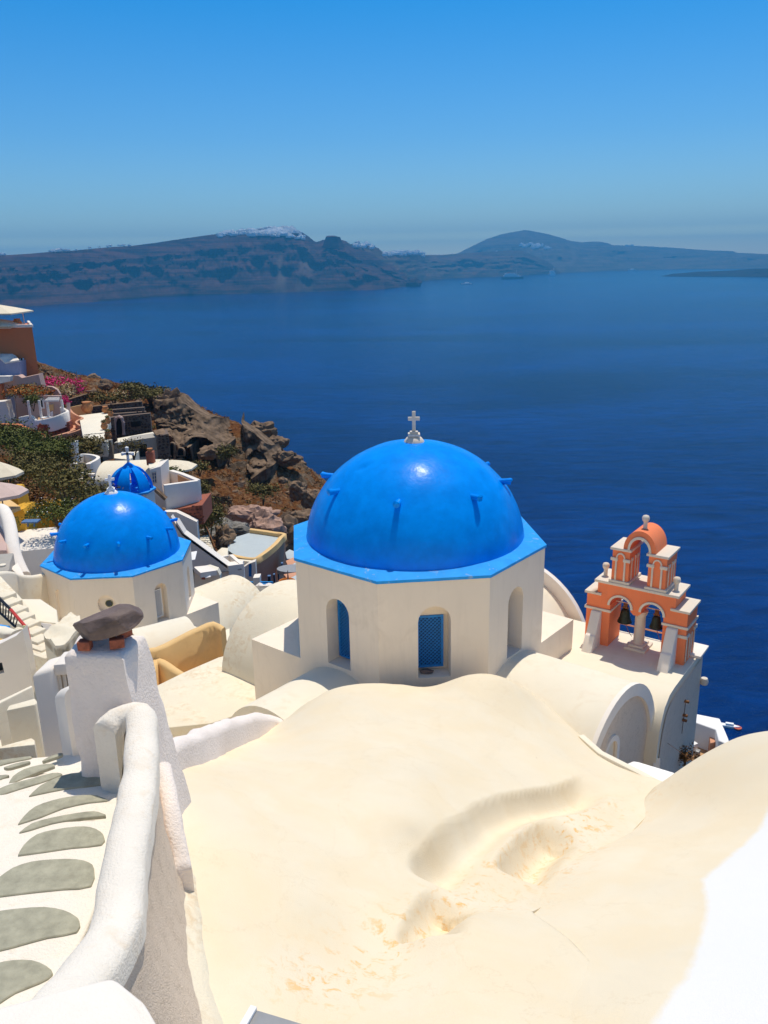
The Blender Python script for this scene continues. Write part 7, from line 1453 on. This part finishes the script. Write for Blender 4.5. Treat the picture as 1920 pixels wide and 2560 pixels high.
def palm(label, cv, X, Y, d, h, r):
    c = Pd(cv(X, Y), d); t = T('palm', label, 'palm', (c.x, c.y, c.z-h)); obj('trunk', B().tube([c-Vector((0, 0, h)), c], [0.2, 0.14], 8), 'trunk', t)
    q = random.Random(int(X))
    for k in range(13):
        an = k*2.4; el = q.uniform(0.1, 0.9); b = B(); P = [c+Vector((math.cos(an)*r*s*math.cos(el*(1-s*0.4)), math.sin(an)*r*s*math.cos(el*(1-s*0.4)), r*(s*math.sin(el)*1.2-0.75*s*s))) for s in (0, .25, .5, .75, 1)]
        b.sweep(P, [(-0.10, 0), (0, 0.03), (0.10, 0), (0, -0.01)]); obj('frond', b, 'leaf_ivy', t)
palm('spiky green palm rising above the orange creeper', Zb, 380, 1360, 99, 1.6, 1.7)
palm('small spiky plant on the slope below the pale house', Z1, 335, 1110, 68, 0.7, 1.1)
palm('small spiky plant next to the terrace wall foot', Z1, 415, 1085, 72, 0.7, 1.0)
# ================================================================== FAR: villages on the cliffs, ships, boats
def hillpoint(name, px, frac):
    V, R2, x0, x1, cols = HILL[name]; i = int(round((px-x0)/(x1-x0)*cols)); j = int(round(frac*(R2-3))); return Vector(V[i*R2+j])
me0 = None; rr = random.Random(5)
def far_house(p, s, label, group):
    global me0
    if me0 is None:
        b = B(); b.box((0, 0, 0.25), (1.3, 0.9, 0.6)); b.box((0.15, 0.2, 0.65), (0.7, 0.5, 0.3)); o = obj('far_house', b, 'far_white'); me0 = o.data
    else: o = link('far_house', me0)
    o.location = p; o.scale = (s*rr.uniform(.8, 1.5), s, s*rr.uniform(.7, 1.2)); o.rotation_euler = (0, 0, rr.uniform(-.5, .5)); tag(o, label, 'house', group)
def village(hill_, lst, label, group):
    for x0, x1, f0, f1, n, s in lst:
        for _ in range(n):
            x = rr.uniform(x0, x1); far_house(hillpoint(hill_, x, rr.uniform(f0, f1))+Vector((0, -6, 3)), s*rr.uniform(.7, 1.3), label, group)
village('left_cliff', [(560, 640, 0.90, 0.99, 34, 17), (630, 740, 0.84, 0.99, 84, 18), (690, 765, 0.80, 0.95, 34, 17)], 'white house of the clifftop village on the near cliff crest', 'white houses on the near cliff crest')
village('left_cliff', [(140, 215, 0.98, 1.0, 14, 11), (0, 35, 0.98, 1.0, 5, 11), (235, 350, 0.985, 1.0, 9, 9)], 'tiny pale house strung along the left end of the cliff crest', 'pale houses along the left cliff crest')
village('middle_cliff', [(885, 935, 0.86, 0.98, 26, 18), (960, 1056, 0.82, 0.97, 56, 19)], 'white house of the hazy town on the middle cliff', 'white houses on the middle cliff')
village('mountain', [(1290, 1370, 0.45, 0.56, 22, 26), (1190, 1240, 0.42, 0.5, 8, 24), (1560, 1640, 0.93, 0.98, 4, 20)], 'faint pale house below the far mountain', 'faint houses below the far mountain')
def ship(label, px, L, H, hullmat, topmat, yaw, funnel='ship_red'):
    c = Pz(ZR(*px), SEA); t = T('cruise_ship', label, 'ship', tuple(c)); d = Vector((math.cos(yaw), math.sin(yaw), 0)); s = Vector((-d.y, d.x, 0)); w = L*0.14
    def hullp(z, k): return [c+d*(L/2*k)+Vector((0, 0, z)), c+d*(L*0.32)+s*w/2*k+Vector((0, 0, z)), c-d*(L/2*k)+s*w/2*k+Vector((0, 0, z)), c-d*(L/2*k)-s*w/2*k+Vector((0, 0, z)), c+d*(L*0.32)-s*w/2*k+Vector((0, 0, z))]
    obj('hull', B().loft(hullp(H*0.3, 1.0), hullp(-2, 0.94)), hullmat, t)
    z = H*0.3
    for k in range(4): obj('deck', B().box(c-d*(L*0.03*(k+1))+Vector((0, 0, z+H*0.07)), (L*(0.78-0.11*k), w*(0.92-0.06*k), H*0.13), rz=yaw), topmat, t); z += H*0.14
    obj('funnel', B().lathe([(L*0.03, 0), (L*0.022, H*0.2)], c-d*L*0.18+Vector((0, 0, z)), 10), funnel, t); obj('mast', B().tube([c+d*L*0.16+Vector((0, 0, z-H*.1)), c+d*L*0.16+Vector((0, 0, z+H*0.55))], L*0.006, 5), topmat, t)
ship('dark hulled cruise ship with white upper decks on the far water', (556, 272), 165, 46, 'ship_dark', 'ship_white', 0.15)
ship('white cruise ship with an orange funnel right of the dark hulled ship', (727, 257), 120, 46, 'ship_white', 'ship_white', 0.9)
def yacht(name, label, cv, X, Y, L, yaw, hull='ship_white'):
    c = Pz(cv(X, Y), SEA); t = T(name, label, 'boat', tuple(c)); d = Vector((math.cos(yaw), math.sin(yaw), 0)); s = Vector((-d.y, d.x, 0)); w = L*0.28
    def ring(z, k): return [c+d*L*0.5+Vector((0, 0, z)), c+d*L*0.2+s*w*0.45*k+Vector((0, 0, z)), c-d*L*0.5+s*w*0.42*k+Vector((0, 0, z)), c-d*L*0.5-s*w*0.42*k+Vector((0, 0, z)), c+d*L*0.2-s*w*0.45*k+Vector((0, 0, z))]
    obj('hull', B().loft(ring(L*0.11, 1), ring(-0.1, 0.8)), hull, t, bevel=L*0.01)
    obj('cabin', B().box(c+d*L*0.02+Vector((0, 0, L*0.16)), (L*0.36, w*0.55, L*0.10), rz=yaw), hull, t, bevel=L*0.012); obj('windscreen', B().box(c+d*L*0.19+Vector((0, 0, L*0.165)), (L*0.03, w*0.5, L*0.07), rz=yaw), 'glass', t); return t
yacht('motor_boat', 'white motor boat on the dark water beyond the right vault roof', Z5, 1345, 1622, 6.5, -0.35)
c = Pz(Z5(1408, 1635), SEA); o = obj('rubber_dinghy', B().lathe([(1.0, 0.0), (1.25, 0.2), (1.2, 0.5), (0.9, 0.5), (0.8, 0.25)], c, 14), 'ship_red', smooth=True); o.scale = (1, 1, 1); tag(o, 'small reddish dinghy just right of the white motor boat', 'dinghy')
yacht('motor_boat', 'tiny white boat left of the cruise ships, leaving a faint trail', ZR, 357, 296, 60, 0.1)
yacht('motor_boat', 'tiny white boat far off near the coast at the right', ZR, 1072, 236, 90, 0.1)
